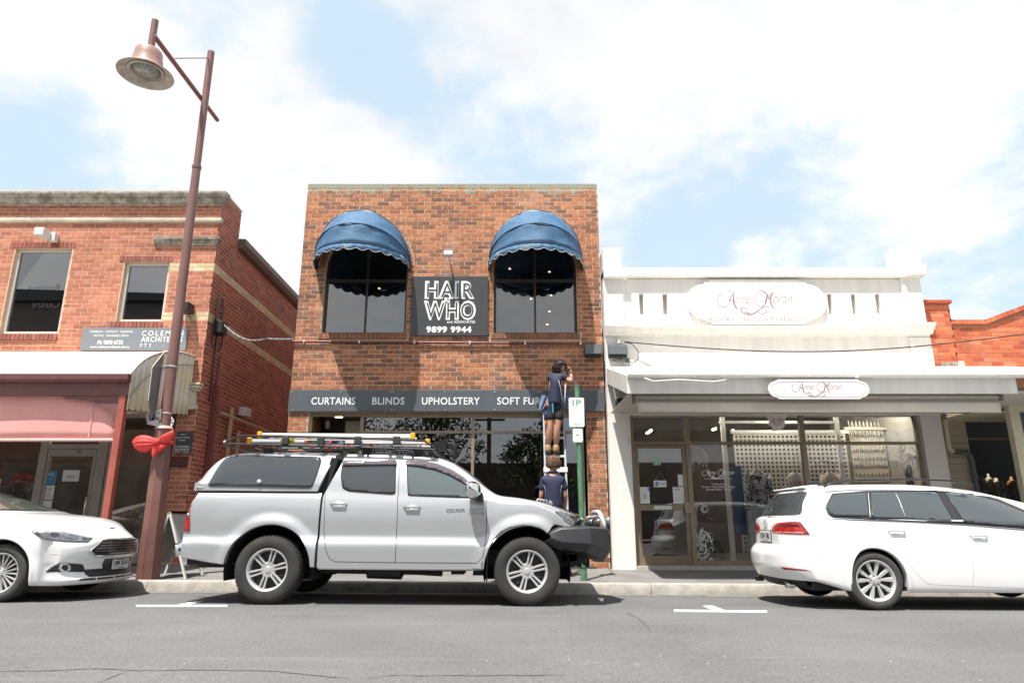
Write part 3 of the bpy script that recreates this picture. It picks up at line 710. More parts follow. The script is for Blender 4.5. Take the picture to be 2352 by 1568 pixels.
# side wall in the alley, bricks standing proud, bands running on
def side_top(u):return LZT if u<1.0 else 6.93
zgate=2.1
def blocked_side(z0,z1):
 out=[(1.0,99)]if z1>6.93 else[]
 if is_cream(z0):out.append((-1,99))
 return out
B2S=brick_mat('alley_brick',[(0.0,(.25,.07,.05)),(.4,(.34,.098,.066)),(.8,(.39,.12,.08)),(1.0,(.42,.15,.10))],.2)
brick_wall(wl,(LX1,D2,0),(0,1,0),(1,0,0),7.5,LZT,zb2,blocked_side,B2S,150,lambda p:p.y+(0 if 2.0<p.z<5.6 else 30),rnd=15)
brick_wall(wl,(LX1,D2,0),(0,1,0),(1,0,0),7.5,6.8,zb2,cream_only,B2C,40,lambda p:p.y,rnd=16)
rng=random.Random(21)
for a,b,s,t in W2:
 soldier(wl,a-.12,b+.06,t+.005,t+.125,D2,B2D,rng,w=.083,proud=.012,name='brick_lintel')
 soldier(wl,a-.14,b+.02,s-.135,s-.008,D2,B2D,rng,w=.083,proud=.03,name='brick_sill')
# parapet flashing, cornice, string moulding, small cornice
M_FLASH=mat('white_flashing',(.72,.70,.68),.45)
def moulding(name,prof,x0,x1,m,ret=None):
 """profile of (out, z) along the front, mitred round the corner for `ret` metres"""
 mb=MB();n=len(prof)
 path=[(x0,0),(x1,1)]+([(x1,2)]if ret else[])
 vs=[]
 for(xx,k)in path:
  for o_,z in prof:
   if k==0:vs.append((xx,D2-o_,z))
   elif k==1:vs.append((xx+(o_ if ret else 0),D2-o_,z))
   else:vs.append((xx+o_,D2+ret,z))
 fs=[tuple(range(n)),tuple(range((len(path))*n-1,(len(path)-1)*n-1,-1))]
 for j in range(len(path)-1):fs+=[(j*n+i,j*n+(i+1)%n,(j+1)*n+(i+1)%n,(j+1)*n+i)for i in range(n)]
 return mb.add(vs,fs).build(name,m,lb)
moulding('flashing',[(-.2,LZT+.001),(.03,LZT+.001),(.035,LZT+.03),(-.2,LZT+.045)],LX0,LX1,M_FLASH,ret=.98)
zc0,zc1=Z2(474),Z2(446);hh=zc1-zc0
moulding('cornice',[(-.01,zc0),(.04,zc0),(.045,zc0+.18*hh),(.08,zc0+.22*hh),(.11,zc0+.42*hh),(.115,zc0+.55*hh),(.145,zc0+.58*hh),(.165,zc0+.8*hh),(.165,zc0+.93*hh),(-.01,zc1)],LX0,LX1-.02,M_STONE,ret=.05)
za,zb_=Z2(512),Z2(500)
moulding('string_moulding',[(-.01,za),(.03,za),(.055,za+.03),(.06,zb_-.02),(-.01,zb_)],LX0,LX1-.01,M_STONE2,ret=.05)
za,zb_=Z2(564),Z2(546);hh=zb_-za
moulding('small_cornice',[(-.01,za),(.02,za),(.025,za+.3*hh),(.05,za+.33*hh),(.055,za+.6*hh),(.085,za+.64*hh),(.09,zb_-.01),(-.01,zb_)],X2(356,555),LX1-.01,M_STONE,ret=.05)
# gutter and fascia on the side roof
M_GUTB=mat('brown_gutter',(.16,.115,.09),.6,var=.15,scale=4)
g=MB();g.prism([(LX1+.004,6.72),(LX1+.10,6.74),(LX1+.16,6.83),(LX1+.16,6.96),(LX1+.004,6.97)],D2+1.0,24,'Y');g.build('side_gutter',M_GUTB,lb,bevel=.004)
# upper windows: pale frames, dark glass with venetian blinds
M_FRW=mat('pale_window_frame',(.60,.57,.54),.45);G_UP=glass('upper_pane',(.5,.5,.5),1.55,boost=.16)
M_SLAT=mat('blind_slat',(.05,.052,.055),.6)
for k,(a,b,s,t)in enumerate(W2):
 fr=MB();yw=D2+.07;w=.06
 fr.box(a+.002,a+w,yw,yw+.07,s+.002,t-.002);fr.box(b-w,b-.002,yw,yw+.07,s+.002,t-.002);fr.box(a+w,b-w,yw,yw+.07,t-w,t-.002);fr.box(a+w,b-w,yw,yw+.07,s+.002,s+w)
 win=fr.build('window',M_FRW,lb,bevel=.004)
 MB().box(a+w,b-w,yw+.035,yw+.041,s+w,t-w).build('pane',G_UP,win)
 sl=MB();z=s+.08
 while z<t-.06:sl.add([(a+.07,yw+.12,z),(b-.07,yw+.12,z),(b-.07,yw+.145,z+.012),(a+.07,yw+.145,z+.012)],[(0,1,2,3)]);z+=.026
 stuff(sl.build('blind_slats',M_SLAT,win,fix=False))
 bx('blind_backing',a,b,yw+.2,yw+.21,s,t,M_DARK,win,0)
# ------------- things on the upper wall
M_SGN2=mat('architect_sign_grey',(.20,.225,.25),.45)
sg=thing('architects_sign','long mid grey sign of the architects with white lettering on red brick','sign',(X2(310,800),D2-.03,Z2(806)))
ax0,ax1,az0,az1=X2(190,780),X2(431,780),Z2(806),Z2(754)
bx('board',ax0,ax1,D2-.045,D2-.022,az0,az1,M_SGN2,sg,.002);YA=D2-.048
for s,xa,ya,xb,yb,bo,sp in(('COLEMAN',326,759,421,771,.01,1.45),('ARCHITECTS',324,773,419,785,.01,1.15),('PTY · · LTD',322,789,414,798,0,1.8),('Ph 9890 6733',224,781,282,791,.02,1),('www.colemanarchitects.com.au',207,793,297,799,.01,1),('COMMERCIAL   HOSPITALITY   RESIDENTIAL',206,759,306,764,0,1),('HERITAGE   SUSTAINABLE DESIGN',215,768,295,773,0,1)):
 tfp('lettering',s,xa,ya,xb,yb,YA,M_WH,sg,bold=bo,spacing=sp)
fl2=thing('wall_floodlight','square white floodlight on red brick above the tall left window','light',(X2(102,537),D2-.2,Z2(548)))
p=at(98,536,D2-.25);bx('housing',p.x-.11,p.x+.09,D2-.36,D2-.14,p.z-.08,p.z+.09,M_OFF,fl2,.015)
bx('back_plate',p.x+.03,p.x+.17,D2-.13,D2-.01,p.z-.1,p.z+.08,M_OFF,fl2,.01)
bl=thing('black_wall_light','small black box light fixed on red brick behind the street lamp post','light',(X2(427,718),D2-.2,Z2(718)))
p=at(427,706,D2-.2);bx('housing',p.x-.11,p.x+.09,D2-.3,D2-.03,p.z-.09,p.z+.09,M_BLK,bl,.008);bx('side_box',p.x-.24,p.x-.17,D2-.12,D2-.01,p.z-.08,p.z+.1,M_BLK,bl,.004)
# cables and service box on the alley wall
cb=thing('alley_service_box','black service box with looping cables on the alley side of the red brick corner','electrical box',(LX1+.05,13.4,4.3))
p=atX(504,754,LX1+.1)
bx('housing',LX1+.02,LX1+.2,p.y-.13,p.y+.15,p.z-.12,p.z+.13,M_BLK,cb,.01)
def loopc(c,ry,rz,a0,a1,n=18,xo=.06):return[Vector((LX1+xo,c.y+ry*cos(a0+(a1-a0)*i/n),c.z+rz*sin(a0+(a1-a0)*i/n)))for i in range(n+1)]
MB().tube([Vector((LX1+.06,p.y-.1,p.z)),*loopc(p+Vector((0,.02,.42)),.13,.24,pi,0),Vector((LX1+.06,p.y+.15,p.z+.1))],.022,8).build('conduit_loop',mat('grey_brown_conduit',(.14,.10,.09),.5),cb,smooth=True)
MB().tube(loopc(p+Vector((.05,-.1,-.12)),.12,.3,radians(80),radians(300)),.012,6).build('cable',M_BLK,cb,smooth=True)
MB().tube(loopc(p+Vector((.05,.16,-.12)),.12,.3,radians(100),radians(-110)),.012,6).build('cable',M_BLK,cb,smooth=True)
MB().tube([Vector((LX1+.05,p.y+.02,p.z-.1)),Vector((LX1+.05,p.y+.03,3.25))],.014,6).build('cable',M_BLK,cb,smooth=True)
cw=thing('overhead_cable','twisted grey cable sagging across the alley from red brick to brown brick','cable',tuple(at(600,776,12.9)))
A=Vector((LX1+.1,p.y,p.z+.15));Bp=at(674,779,D1-.03);N=26
base=[A.lerp(Bp,i/N)-Vector((0,0,.13*sin(pi*i/N)+.12*sin(pi*min(1,i/N*1.5))))for i in range(N+1)]
for ph in(0,2.1,4.2):MB().tube([q+Vector((0,.012*cos(i*1.1+ph),.012*sin(i*1.1+ph)))for i,q in enumerate(base)],.010,5).build('strand',mat('grey_cable',(.22,.22,.22),.5),cw,smooth=True)
cw2=thing('corner_cable','thin dark cable drooping on the red brick corner below the black box light','cable',tuple(at(440,790,D2)))
MB().tube([at(432,722,D2-.03),at(442,740,D2-.03),at(446,770,D2-.05),at(455,795,D2-.06),Vector((LX1+.03,D2+.1,at(465,797,D2).z)),Vector((LX1+.03,p.y-.05,p.z-.35)),Vector((LX1+.04,p.y,p.z-.1))],.011,6).build('cable',MATS['grey_cable'],cw2,smooth=True)
# maroon downpipe and gate frame in the alley
dp=thing('alley_downpipe','maroon square downpipe against the alley brick beside the red corner','pipe',(LX1+.07,13.6,.1))
q0=atX(498,885,LX1+.06);q1=q0.copy()
MB().box(LX1+.015,LX1+.12,q0.y-.05,q0.y+.06,.1,q0.z+.0).build('pipe',M_PIPE2,dp,bevel=.008)
MB().tube([Vector((LX1+.05,q0.y,q0.z)),Vector((LX1+.05,q0.y+.02,4.2))],.022,8).build('upper_pipe',M_PIPE2,dp)
vb=thing('alley_wall_light','small pale louvred box light on the shaded alley wall','light',tuple(atX(564,948,LX1)))
q=atX(564,947,LX1+.1);bx('housing',LX1+.01,LX1+.17,q.y-.17,q.y+.15,q.z-.09,q.z+.1,M_OFF,vb,.01)
ag=thing('alley_timber_rail','cream timber rail and upright fixed along the alley wall above the truck','rail',tuple(atX(535,1000,LX1+.2)))
M_CRM=mat('cream_timber',(.50,.40,.27),.7)
r0=atX(510,948,LX1+.1);r1=atX(655,1006,LX1+.1);MB().bar(r0,r1,.05).build('rail',M_CRM,ag)
r0=atX(533,935,LX1+.12);MB().box(LX1+.09,LX1+.14,r0.y,r0.y+.08,.1,r0.z).build('upright',M_CRM,ag)
r0=atX(548,990,LX1+.12);MB().box(LX1+.09,LX1+.14,r0.y,r0.y+.08,.1,r0.z).build('upright',M_CRM,ag)
# alley floor and back fence
struct(MB().box(LX1+.0,XL-.0,D2+.1,24,.05,.19).build('alley_floor',M_PATH))
# ------------- shop front under the verandah
M_GRYF=mat('grey_beige_frame',(.33,.30,.27),.5,var=.06,scale=3)
gz2=path_z(-8,D2)
YF=D2+.12;frm=MB()
def fr2(xa,xb,y0,y1_,yy=YF,t=.06):A=at(xa,y1_,yy);Bq=at(xb,y1_,yy);frm.box(A.x,Bq.x,yy,yy+t,max(gz2,A.z),at(xa,y0,yy).z)
SY=lambda y:at(200,y,YF).z
x_l0,x_l1=at(72,1145,YF).x,at(90,1145,YF).x
x_r0,x_r1=at(200,1190,YF).x,at(222,1190,YF).x
x_w1=SHX1+.0
frm.box(x_l0,x_l1,YF,YF+.08,gz2,shop_z);frm.box(x_r0,x_r1,YF,YF+.08,gz2,shop_z);frm.box(x_r1+.03,x_r1+.08,YF+.01,YF+.09,gz2,shop_z)
frm.box(LX0+.3,x_l0,YF+.001,YF+.06,gz2,gz2+.55);frm.box(x_r1+.08,x_w1-.3,YF+.001,YF+.06,gz2,gz2+.45)
frm.box(x_l1,x_r0,YF+.001,YF+.07,SY(1030),SY(1020));frm.box(LX0+.3,x_w1-.3,YF+.002,YF+.06,SY(958),SY(950))
sfr=frm.build('shopfront_frame',M_GRYF,lb,bevel=.003)
MB().box(LX0+.3,x_l0,YF+.03,YF+.036,gz2+.55,SY(958)).build('pane',G_SHOP,sfr)
MB().box(x_r1+.08,x_w1-.3,YF+.03,YF+.036,gz2+.45,SY(958)).build('pane',G_SHOP,sfr)
MB().box(x_l1,x_r0,YF+.03,YF+.036,SY(1020),SY(958)).build('pane',G_SHOP,sfr)
dz1=SY(1031);d=MB();d.box(x_l1+.01,x_l1+.07,YF+.01,YF+.055,gz2+.02,dz1);d.box(x_r0-.07,x_r0-.01,YF+.01,YF+.055,gz2+.02,dz1);d.box(x_l1+.07,x_r0-.07,YF+.01,YF+.055,dz1-.13,dz1);d.box(x_l1+.07,x_r0-.07,YF+.01,YF+.055,gz2+.02,gz2+.25)
door=d.build('door',M_GRYF,lb,bevel=.003)
MB().box(x_l1+.07,x_r0-.07,YF+.03,YF+.036,gz2+.25,dz1-.13).build('pane',G_SHOP,door)
hp=at(195,1165,YF-.05);MB().tube([Vector((hp.x,YF,hp.z+.22)),Vector((hp.x,YF-.06,hp.z+.18)),Vector((hp.x,YF-.06,hp.z-.18)),Vector((hp.x,YF,hp.z-.22))],.013,8).build('handle',mat('steel',(.6,.6,.6),.25,metal=1),door,smooth=True)
tfp('house_number','10',178,1050-16,186,1040,YF-.002,M_INK,lb)
M_POST=mat('poster_paper',(.70,.72,.72),.6);M_POSTB=mat('poster_blue',(.05,.25,.45),.5)
def poster(name,x0,y0,x1,y1_,Y,m,parent,th=.003):
 A=at(x0,y1_,Y);Bq=at(x1,y1_,Y);t=at(x0,y0,Y).z
 return bx(name,A.x,Bq.x,Y-th,Y,A.z,t,m,parent,0)
YP=YF+.028
poster('poster',103,1081,127,1112,YP,M_POSTB,door);poster('poster',97,1114,121,1147,YP,M_POST,door);poster('poster',94,1149,116,1175,YP,M_POST,door)
poster('open_sign',142,1079,180,1105,YP,M_POST,door)
tfp('lettering','OPEN',152,1092,170,1097,YP-.005,M_INK,door);poster('poster',155,1145,177,1168,YF+.5,mat('brown_paper',(.12,.10,.08),.8),lb)
tfp('lettering','PLEASE',106,1086,124,1091,YP-.005,M_WH,door);tfp('lettering','STAY SAFE',100,1120,118,1125,YP-.005,M_INK,door)
for k in range(5):tfp('small_print','notice line of text',99,1128+k*3.4,116,1129.6+k*3.4,YP-.005,M_INK,door)
# pilaster right of the window, maroon, with lower wall plaque
bx('pilaster',x_w1-.3,x_w1-.005,D2-.02,D2+.2,gz2-.1,shop_z-.002,mat('dark_maroon_paint',(.085,.022,.024),.5,var=.15,scale=6),lb,.006)
bx('shop_ceiling',LX0+.3,x_w1,D2+.26,D2+5,shop_z+.05,shop_z+.1,M_DARK2,lb,0);bx('shop_floor_slab',LX0+.3,LX1-.3,D2-.1,D2+5,gz2-.2,gz2+.015,M_DARK2,lb,0)
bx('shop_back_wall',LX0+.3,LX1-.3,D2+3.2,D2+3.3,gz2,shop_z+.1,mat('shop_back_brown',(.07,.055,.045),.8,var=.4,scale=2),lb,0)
# goods on show: shelves with baskets, boxes, cushions
M_SHELF=mat('shelf_white',(.5,.5,.48),.5);M_RED=mat('red_cloth',(.42,.03,.03),.7,var=.2,scale=8);M_WICK=mat('wicker',(.16,.10,.07),.8,var=.4,scale=40,bump=.8)
def shelf_run(name,label,xa,xb,zs,Y0,w=.35):
 t=thing(name,label,'shelf',((xa+xb)/2,Y0+w/2,gz2))
 for z in zs:bx('board',xa,xb,Y0,Y0+w,z-.02,z,M_SHELF,t,.003)
 for xx in(xa+.02,xb-.02):bx('leg',xx-.015,xx+.015,Y0+.01,Y0+w-.01,gz2,max(zs)-.021,M_SHELF,t,.002)
 return t
sx0,sx1=x_r1+.12,x_w1-.35
zA=at(290,1190,D2+.5).z;zB=at(290,1150,D2+.5).z;zC=at(290,1240,D2+.5).z
shelf_run('display_shelf','white display shelf behind the window between the red post and the lamp post',sx0,sx1,(zC,zA),D2+.35)
rng=random.Random(33)
cols=[(.35,.05,.05),(.5,.45,.38),(.12,.2,.35),(.25,.16,.08),(.4,.3,.12),(.1,.1,.1),(.5,.5,.5),(.15,.25,.12)]
kinds=['tin','jar','folded cloth','gift box']
adj=['small red','pale cream','dusty blue','brown','ochre yellow','black','light grey','olive green']
GOODN=[0]
GPLACE=['nearest the glass','next to a taller neighbour','squeezed between two others','turned to the street','set back from the edge','at the end of a cluster','just off the middle','beside a gap','behind a smaller piece','close to the basket','before a dark one','after a pale one','by the shelf leg']
def good(x,z,y,k,ci,s=1.0,where='on the shop shelf'):
 m=mat('goods_%d'%ci,cols[ci],.6,var=.15,scale=10)
 if k==0:o=MB().lathe([(0,0),(.045*s,0),(.048*s,.01),(.048*s,.12*s),(.04*s,.13*s),(0,.132*s)],(x,y,z),14).build('tin',m,None,smooth=40)
 elif k==1:o=MB().lathe([(0,0),(.04*s,0),(.055*s,.04),(.05*s,.12*s),(.025*s,.15*s),(.03*s,.18*s),(0,.18*s)],(x,y,z),14).build('jar',m,None,smooth=50)
 elif k==2:
  mb=MB()
  for q in range(3):mb.box(x-.11*s+q*.006,x+.11*s-q*.004,y-.08,y+.08,z+q*.035,z+q*.035+.032)
  o=mb.build('folded_cloth',m,None,bevel=.012)
 else:o=MB().box(x-.07*s,x+.07*s,y-.06,y+.06,z,z+.1*s).build('gift_box',m,None,bevel=.006)
 GOODN[0]+=1
 return tag(o,'%s %s %s, %s'%(adj[ci],kinds[k],where,GPLACE[GOODN[0]%13]),kinds[k],'small goods shown in the gift shop')
n=0
for zz_,yy_ in((zA,D2+.5),(zC,D2+.5)):
 x=sx0+.12
 while x<sx1-.1:
  k=n%4;ci=(n*3+n//4)%8
  good(x,zz_+.001,yy_,k,ci,1.0+.3*(n%3),'on the %s shelf'%('upper' if zz_==zA else 'lower'));n+=1;x+=.17+.07*(n%3)
bk=thing('wicker_basket','dark woven wicker basket on the shop floor behind the lamp post','basket',(at(290,1215,D2+.4).x,D2+.35,at(290,1240,D2+.4).z))
q=at(284,1220,D2+.2);bmb=MB()
for k in range(9):
 z=q.z-.1+k*.028;bmb.tube([(q.x-.28,D2+.16,z),(q.x+.2,D2+.16,z),(q.x+.2,D2+.32,z),(q.x-.28,D2+.32,z),(q.x-.28,D2+.16,z)],.016,6)
stuff(bmb.build('weave',M_WICK,bk,smooth=True));bx('lid',q.x-.3,q.x+.22,D2+.13,D2+.34,q.z+.165,q.z+.19,M_WICK,bk,.008)
# window display left of the door: stand with red flowers and cushions
tb=thing('display_table','low dark table behind the left shop window stacked with wares','table',(at(20,1100,D2+.6).x,D2+.6,gz2))
q=at(30,1130,D2+.6);bx('top',q.x-1.6,q.x+.42,D2+.35,D2+.85,q.z-.03,q.z,M_DARK2,tb)
for sx in(-1.55,.36):bx('leg',q.x+sx,q.x+sx+.05,D2+.4,D2+.8,gz2,q.z-.031,M_DARK2,tb)
for i in range(12):
 good(q.x-1.1+i*.135,q.z+.001,D2+.45+.1*(i%3),(i*3+1)%4,(i*5)%8,1.0+.5*((i*7)%3),'on the dark table')
fl3=thing('red_flower_bunch','bunch of red artificial flowers in a basket in the left shop window','flowers',(q.x+.1,D2+.5,q.z))
q2=at(55,1095,D2+.5);fm=MB()
for i in range(40):
 a=rng.random()*6.28;r=.2*sqrt(rng.random());c_=Vector((q2.x+r*cos(a),D2+.5+.5*r*sin(a),q2.z+rng.uniform(-.06,.12)-r*.3));s=rng.uniform(.02,.045)
 for k in range(4):
  b_=rng.random()*6;fm.add([c_,c_+Vector((s*cos(b_),-s*.4,s*sin(b_))),c_+Vector((s*1.3*cos(b_+.6),-s,s*1.3*sin(b_+.6))),c_+Vector((s*cos(b_+1.2),-s*.4,s*sin(b_+1.2)))],[(0,1,2,3)])
stuff(fm.build('petals',M_RED,fl3,fix=False));MB().lathe([(0,0),(.12,0),(.17,.17),(.16,.18),(0,.16)],(q2.x,D2+.5,q.z+.003),18).build('basket',M_WICK,fl3,smooth=40)
vt=thing('tinsel_garland','dark red tinsel garland hanging at the right edge of the shop window','garland',tuple(at(345,1110,D2-.05)))
tm=MB()
for i in range(330):
 t=rng.random();px_=372-38*t;py_=975+270*t;c_=at(px_,py_,D2-.10)+Vector((rng.gauss(0,.03),rng.gauss(0,.02),0));a=rng.random()*6;s=rng.uniform(.02,.05)
 tm.add([c_,c_+Vector((s*cos(a),rng.uniform(-.03,.03),s*sin(a))),c_+Vector((s*cos(a+.4),0.01,s*sin(a+.4)))],[(0,1,2)])
stuff(tm.build('strands',mat('dark_red_tinsel',(.14,.03,.035),.35,metal=.3),vt,fix=False))
q=at(193,1013,D2+.1);MB().lathe([(0,0),(.04,0),(.045,.02),(0,.021)],(q.x,D2+.6,shop_z+.02),12).build('downlight',M_LAMP,lb)
for lx_ in(q.x,q.x+1.3,q.x-1.9):  # first lamp belongs to the downlight, two more added to brighten the goods
 pd_=bpy.data.lights.new('downlight_and_fill','POINT');pd_.energy=20;pd_.color=(1,.9,.75);pd_.shadow_soft_size=.05;po_=bpy.data.objects.new('downlight_and_fill',pd_);C.objects.link(po_);po_.location=(lx_,D2+.75,shop_z-.05)
# plaques on the corner pier
pq=thing('corner_plaque','small upright slate plaque of the architects on the brick pier below the verandah end','sign',(X2(418,1040),D2-.03,Z2(1042)))
A=at(401,1042,D2-.03);Bq=at(438,1042,D2-.03);bx('board',A.x,Bq.x,D2-.035,D2-.015,A.z,at(405,991,D2-.03).z,mat('slate_plaque',(.06,.068,.078),.4),pq,.002)
for s,xa,ya,xb,yb in(('UNIT 2',413,996,425,999),('REAR OF BUILDING',406,1003,435,1006),('VIA LANE',410,1009,425,1012),('COLEMAN',402,1023,434,1028),('ARCHITECTS',402,1030,434,1035),('PTY · LTD',402,1037,434,1040)):
 tfp('lettering',s,xa,ya,xb,yb,D2-.038,M_WH,pq)
bx('maroon_plate',at(390,1080,D2).x,at(430,1080,D2).x,D2-.05,D2-.012,at(400,1072,D2).z,at(400,1049,D2).z,MATS['dark_maroon_paint'],lb,.004)
ms=MB();zq0=at(440,900,D2).z;ms.box(at(438,890,D2).x,LX1+.03,D2-.12,D2-.012,zq0,zq0+.05);ms.box(at(436,890,D2).x,LX1+.06,D2-.16,D2-.012,zq0+.052,zq0+.11);ms.box(at(434,890,D2).x,LX1+.08,D2-.18,D2-.012,zq0+.112,zq0+.15)
ms.box(at(432,940,D2).x,at(450,940,D2).x,D2-.10,D2-.012,at(440,930,D2).z,zq0-.002);ms.box(at(436,940,D2).x,LX1+.02,D2-.13,D2-.013,at(440,941,D2).z,at(440,931,D2).z);ms.build('pier_capital',M_STONE2,lb,bevel=.006)
# ------------------------------------------------------------------ bullnose verandah over the gift shop
VX1=-6.13;VX0=-13.0;VYF=10.73;VZF=3.22
zw=at(400,822,D2).z
M_CORR=mat('cream_corrugated',(.66,.62,.55),.55,var=.07,scale=2.0)
M_CORRY=mat('yellowed_sheet',(.74,.70,.46),.5,col2=(.72,.70,.66),var=.05,scale=1.3,fac=(.4,.6))
ver=thing('bullnose_verandah','cream corrugated bullnose verandah with maroon beam and posts over the gift shop','verandah',((VX0+VX1)/2,11.8,.1))
prof=[]
for k in range(15):
 t=k/14;a=radians(4)+radians(70)*t
 prof.append((D2-.02-(D2-.02-VYF)*(sin(a)-sin(radians(4)))/(sin(radians(74))-sin(radians(4))),VZF+(zw-VZF)*(cos(a)-cos(radians(74)))/(cos(radians(4))-cos(radians(74)))))
mb=MB();pitch=.076;nx=int((VX1-VX0)/pitch*6);vs=[]
for i in range(nx+1):
 x=VX0+(VX1-VX0)*i/nx;w=.008*sin(2*pi*x/pitch)
 for j,(y,z)in enumerate(prof):
  a=radians(4)+radians(70)*j/14;vs.append((x,y-w*sin(a),z+w*cos(a)))
n=len(prof);mb.add(vs,[(i*n+j,i*n+j+1,(i+1)*n+j+1,(i+1)*n+j)for i in range(nx)for j in range(n-1)])
o=mb.build('roof_sheet',M_CORR,ver,smooth=60,fix=False);s_=o.modifiers.new('t','SOLIDIFY');s_.thickness=.003
# end sheet hanging from the curved edge, its foot scalloped by the corrugations
mb=MB();N=96;vs=[]
def top_at(y):
 for(ya,za),(yb,zb)in zip(prof[:-1],prof[1:]):
  if yb<=y<=ya:return za+(zb-za)*(ya-y)/(ya-yb)
 return zw
for i in range(N+1):
 y=VYF+.01+(D2-.1-VYF)*i/N;w=.010*sin(2*pi*i/8.0);zt__=top_at(y)-.01;zb__=2.68+.24*i/N*1.0-.012*cos(2*pi*i/8.0)
 for j in range(5):vs.append((VX1+.012+w,y,zt__+(zb__-zt__)*j/4))
mb.add(vs,[(i*5+j,i*5+j+1,(i+1)*5+j+1,(i+1)*5+j)for i in range(N)for j in range(4)])
o=mb.build('end_sheet',M_CORRY,ver,smooth=60,fix=False);s_=o.modifiers.new('t','SOLIDIFY');s_.thickness=.003
MB().tube([(VX1+.005,y-.004,z+.01)for y,z in prof],.018,8).build('end_trim',M_STONE2,ver,smooth=True)
MB().tube([(VX1+.03,D2-.06-.3*i,top_at(D2-.06-.3*i)-.16-.03*i)for i in range(8)],.006,5).build('wire',MATS['grey_cable'],ver,smooth=True)
M_MAR=mat('maroon_timber',(.155,.068,.066),.5,var=.12,scale=5)
gut_=MB().prism([(VYF-.05,VZF-.11),(VYF-.11,VZF-.08),(VYF-.12,VZF+.0),(VYF-.11,VZF+.015),(VYF-.01,VZF+.01),(VYF-.0,VZF-.11)],VX0,VX1+.03,'X').build('gutter',M_MAR,ver,bevel=.005)
bx('beam',VX0,VX1+.01,VYF+.001,VYF+.09,VZF-.32,VZF-.112,M_MAR,ver,.006)
bx('end_beam',VX1-.08,VX1+.0,VYF+.092,D2-.02,VZF-.31,VZF-.15,M_MAR,ver,.006)
M_RUST=mat('rust_red_paint',(.32,.085,.062),.45,var=.12,scale=6)
def vpost(x):
 zf=path_z(x,VYF+.05)
 p_=MB();p_.box(x-.055,x+.055,VYF-.01,VYF+.10,zf+.0,VZF-.322);o=p_.build('post',M_RUST,ver,bevel=.01)
vpost(VX1-.07);vpost(VX1-5.2)
# curved corner bracket
mb=MB();n=10;cxb=VX1-.13;zb=VZF-.322;Rb=.42
outl=[(cxb-.95,zb),(cxb,zb),(cxb,zb-.42)]+[(cxb-.05-.8*(1-cos(pi/2*k/n)),zb-.05-.36*(1-sin(pi/2*k/n)))for k in range(n+1)]
mb.prism(outl,VYF+.02,VYF+.06);mb.build('corner_bracket',M_MAR,ver)
# drop blind
M_PINK=mat('pink_blind_canvas',(.66,.31,.29),.75,var=.05,scale=3)
bz0=at(100,1008,VYF+.12).z
bld=thing('drop_blind','faded pink canvas drop blind lowered behind the maroon verandah beam','blind',((VX0+VX1)/2-.2,VYF+.12,bz0))
mb=MB();xs=[VX0+.1+i*(VX1-.16-VX0-.1)/60 for i in range(61)];vs=[]
for i,x in enumerate(xs):
 for j in range(7):vs.append((x,VYF+.115+.006*sin(x*3+j*.6),VZF-.2+(bz0-VZF+.2)*j/6))
mb.add(vs,[(i*7+j,i*7+j+1,(i+1)*7+j+1,(i+1)*7+j)for i in range(60)for j in range(6)])
o=mb.build('cloth',M_PINK,bld,smooth=True);s_=o.modifiers.new('t','SOLIDIFY');s_.thickness=.003
MB().tube([(xs[0],VYF+.115,bz0-.015),(xs[-1]+.01,VYF+.115,bz0-.015)],.026,12).build('bottom_rail',mat('pink_rail',(.70,.40,.36),.4),bld,smooth=40)
xq=at(202,950,VYF).x;bx('seam',xq-.012,xq+.012,VYF+.104,VYF+.108,bz0+.01,VZF-.33,mat('pink_seam',(.66,.33,.30),.7),bld,0)
# hexagonal hanging sign under the end sheet
hs=thing('hanging_sign','white six sided hanging sign with a navy flower emblem below the verandah end','sign',tuple(at(365,960,11.9)))
YH2=11.6
pts=[at(335,938,YH2),at(342,936,YH2)]
P_=[(334,955),(344,937),(385,944),(399,966),(392,985),(338,974)]
c_=[at(x,y,YH2)for x,y in P_];MB().prism([(q.x,q.z)for q in c_],YH2,YH2+.03).build('board',mat('sign_white',(.72,.72,.72),.4),hs,bevel=.003)
M_NAVY=mat('navy_print',(.02,.03,.12),.5)
pe=at(349,957,YH2-.004);em=MB()
for k in range(5):em.lathe([(0,-.001),(.028,-.001),(.028,.001),(0,.001)],(pe.x+.035*cos(k*1.257+.3),YH2-.003,pe.z+.045*sin(k*1.257+.3)),10,'Y')
em.build('emblem',M_NAVY,hs)
tfp('lettering','Nutri',355,955,372,964,YH2-.004,M_NAVY,hs);tfp('lettering','uno',383,962,396,972,YH2-.004,M_NAVY,hs)
for q in(at(345,938,YH2),at(384,945,YH2)):MB().tube([q,q+Vector((0,0,.28))],.004,5).build('chain',MATS['grey_cable'],hs)
# ------------------------------------------------------------------ white rendered fashion shop
D3=12.5
M_WREN=mat('white_render',(.77,.755,.72),.8,var=.07,scale=1.1,streak=5,bump=.12,bscale=25)
M_WTRIM=mat('white_trim',(.78,.765,.73),.6,var=.08,scale=1.3,streak=6)
M_PIERP=mat('pier_paint',(.66,.62,.585),.8,var=.04,scale=2,bump=.1)
wb=thing('white_shop_building','single storey white rendered fashion shop with stepped parapet and slotted frieze','building',(5.2,D3,.1))
def Z3(y,x=1750):return at(x,y,D3).z
def X3(x,y):return at(x,y,D3).x
WX0=XR+.03;WX1=X3(2146,850)
zcan=Z3(903)
slots=[(X3(1470,722),X3(1479.5,722),Z3(722),Z3(674.6)),(X3(1524,722),X3(1534.6,722),Z3(722),Z3(674.6)),(X3(1905,719),X3(1915,719),Z3(719),Z3(671)),(X3(1960,719),X3(1970,719),Z3(719),Z3(671)),(X3(2015.7,719),X3(2026,719),Z3(719),Z3(671))]
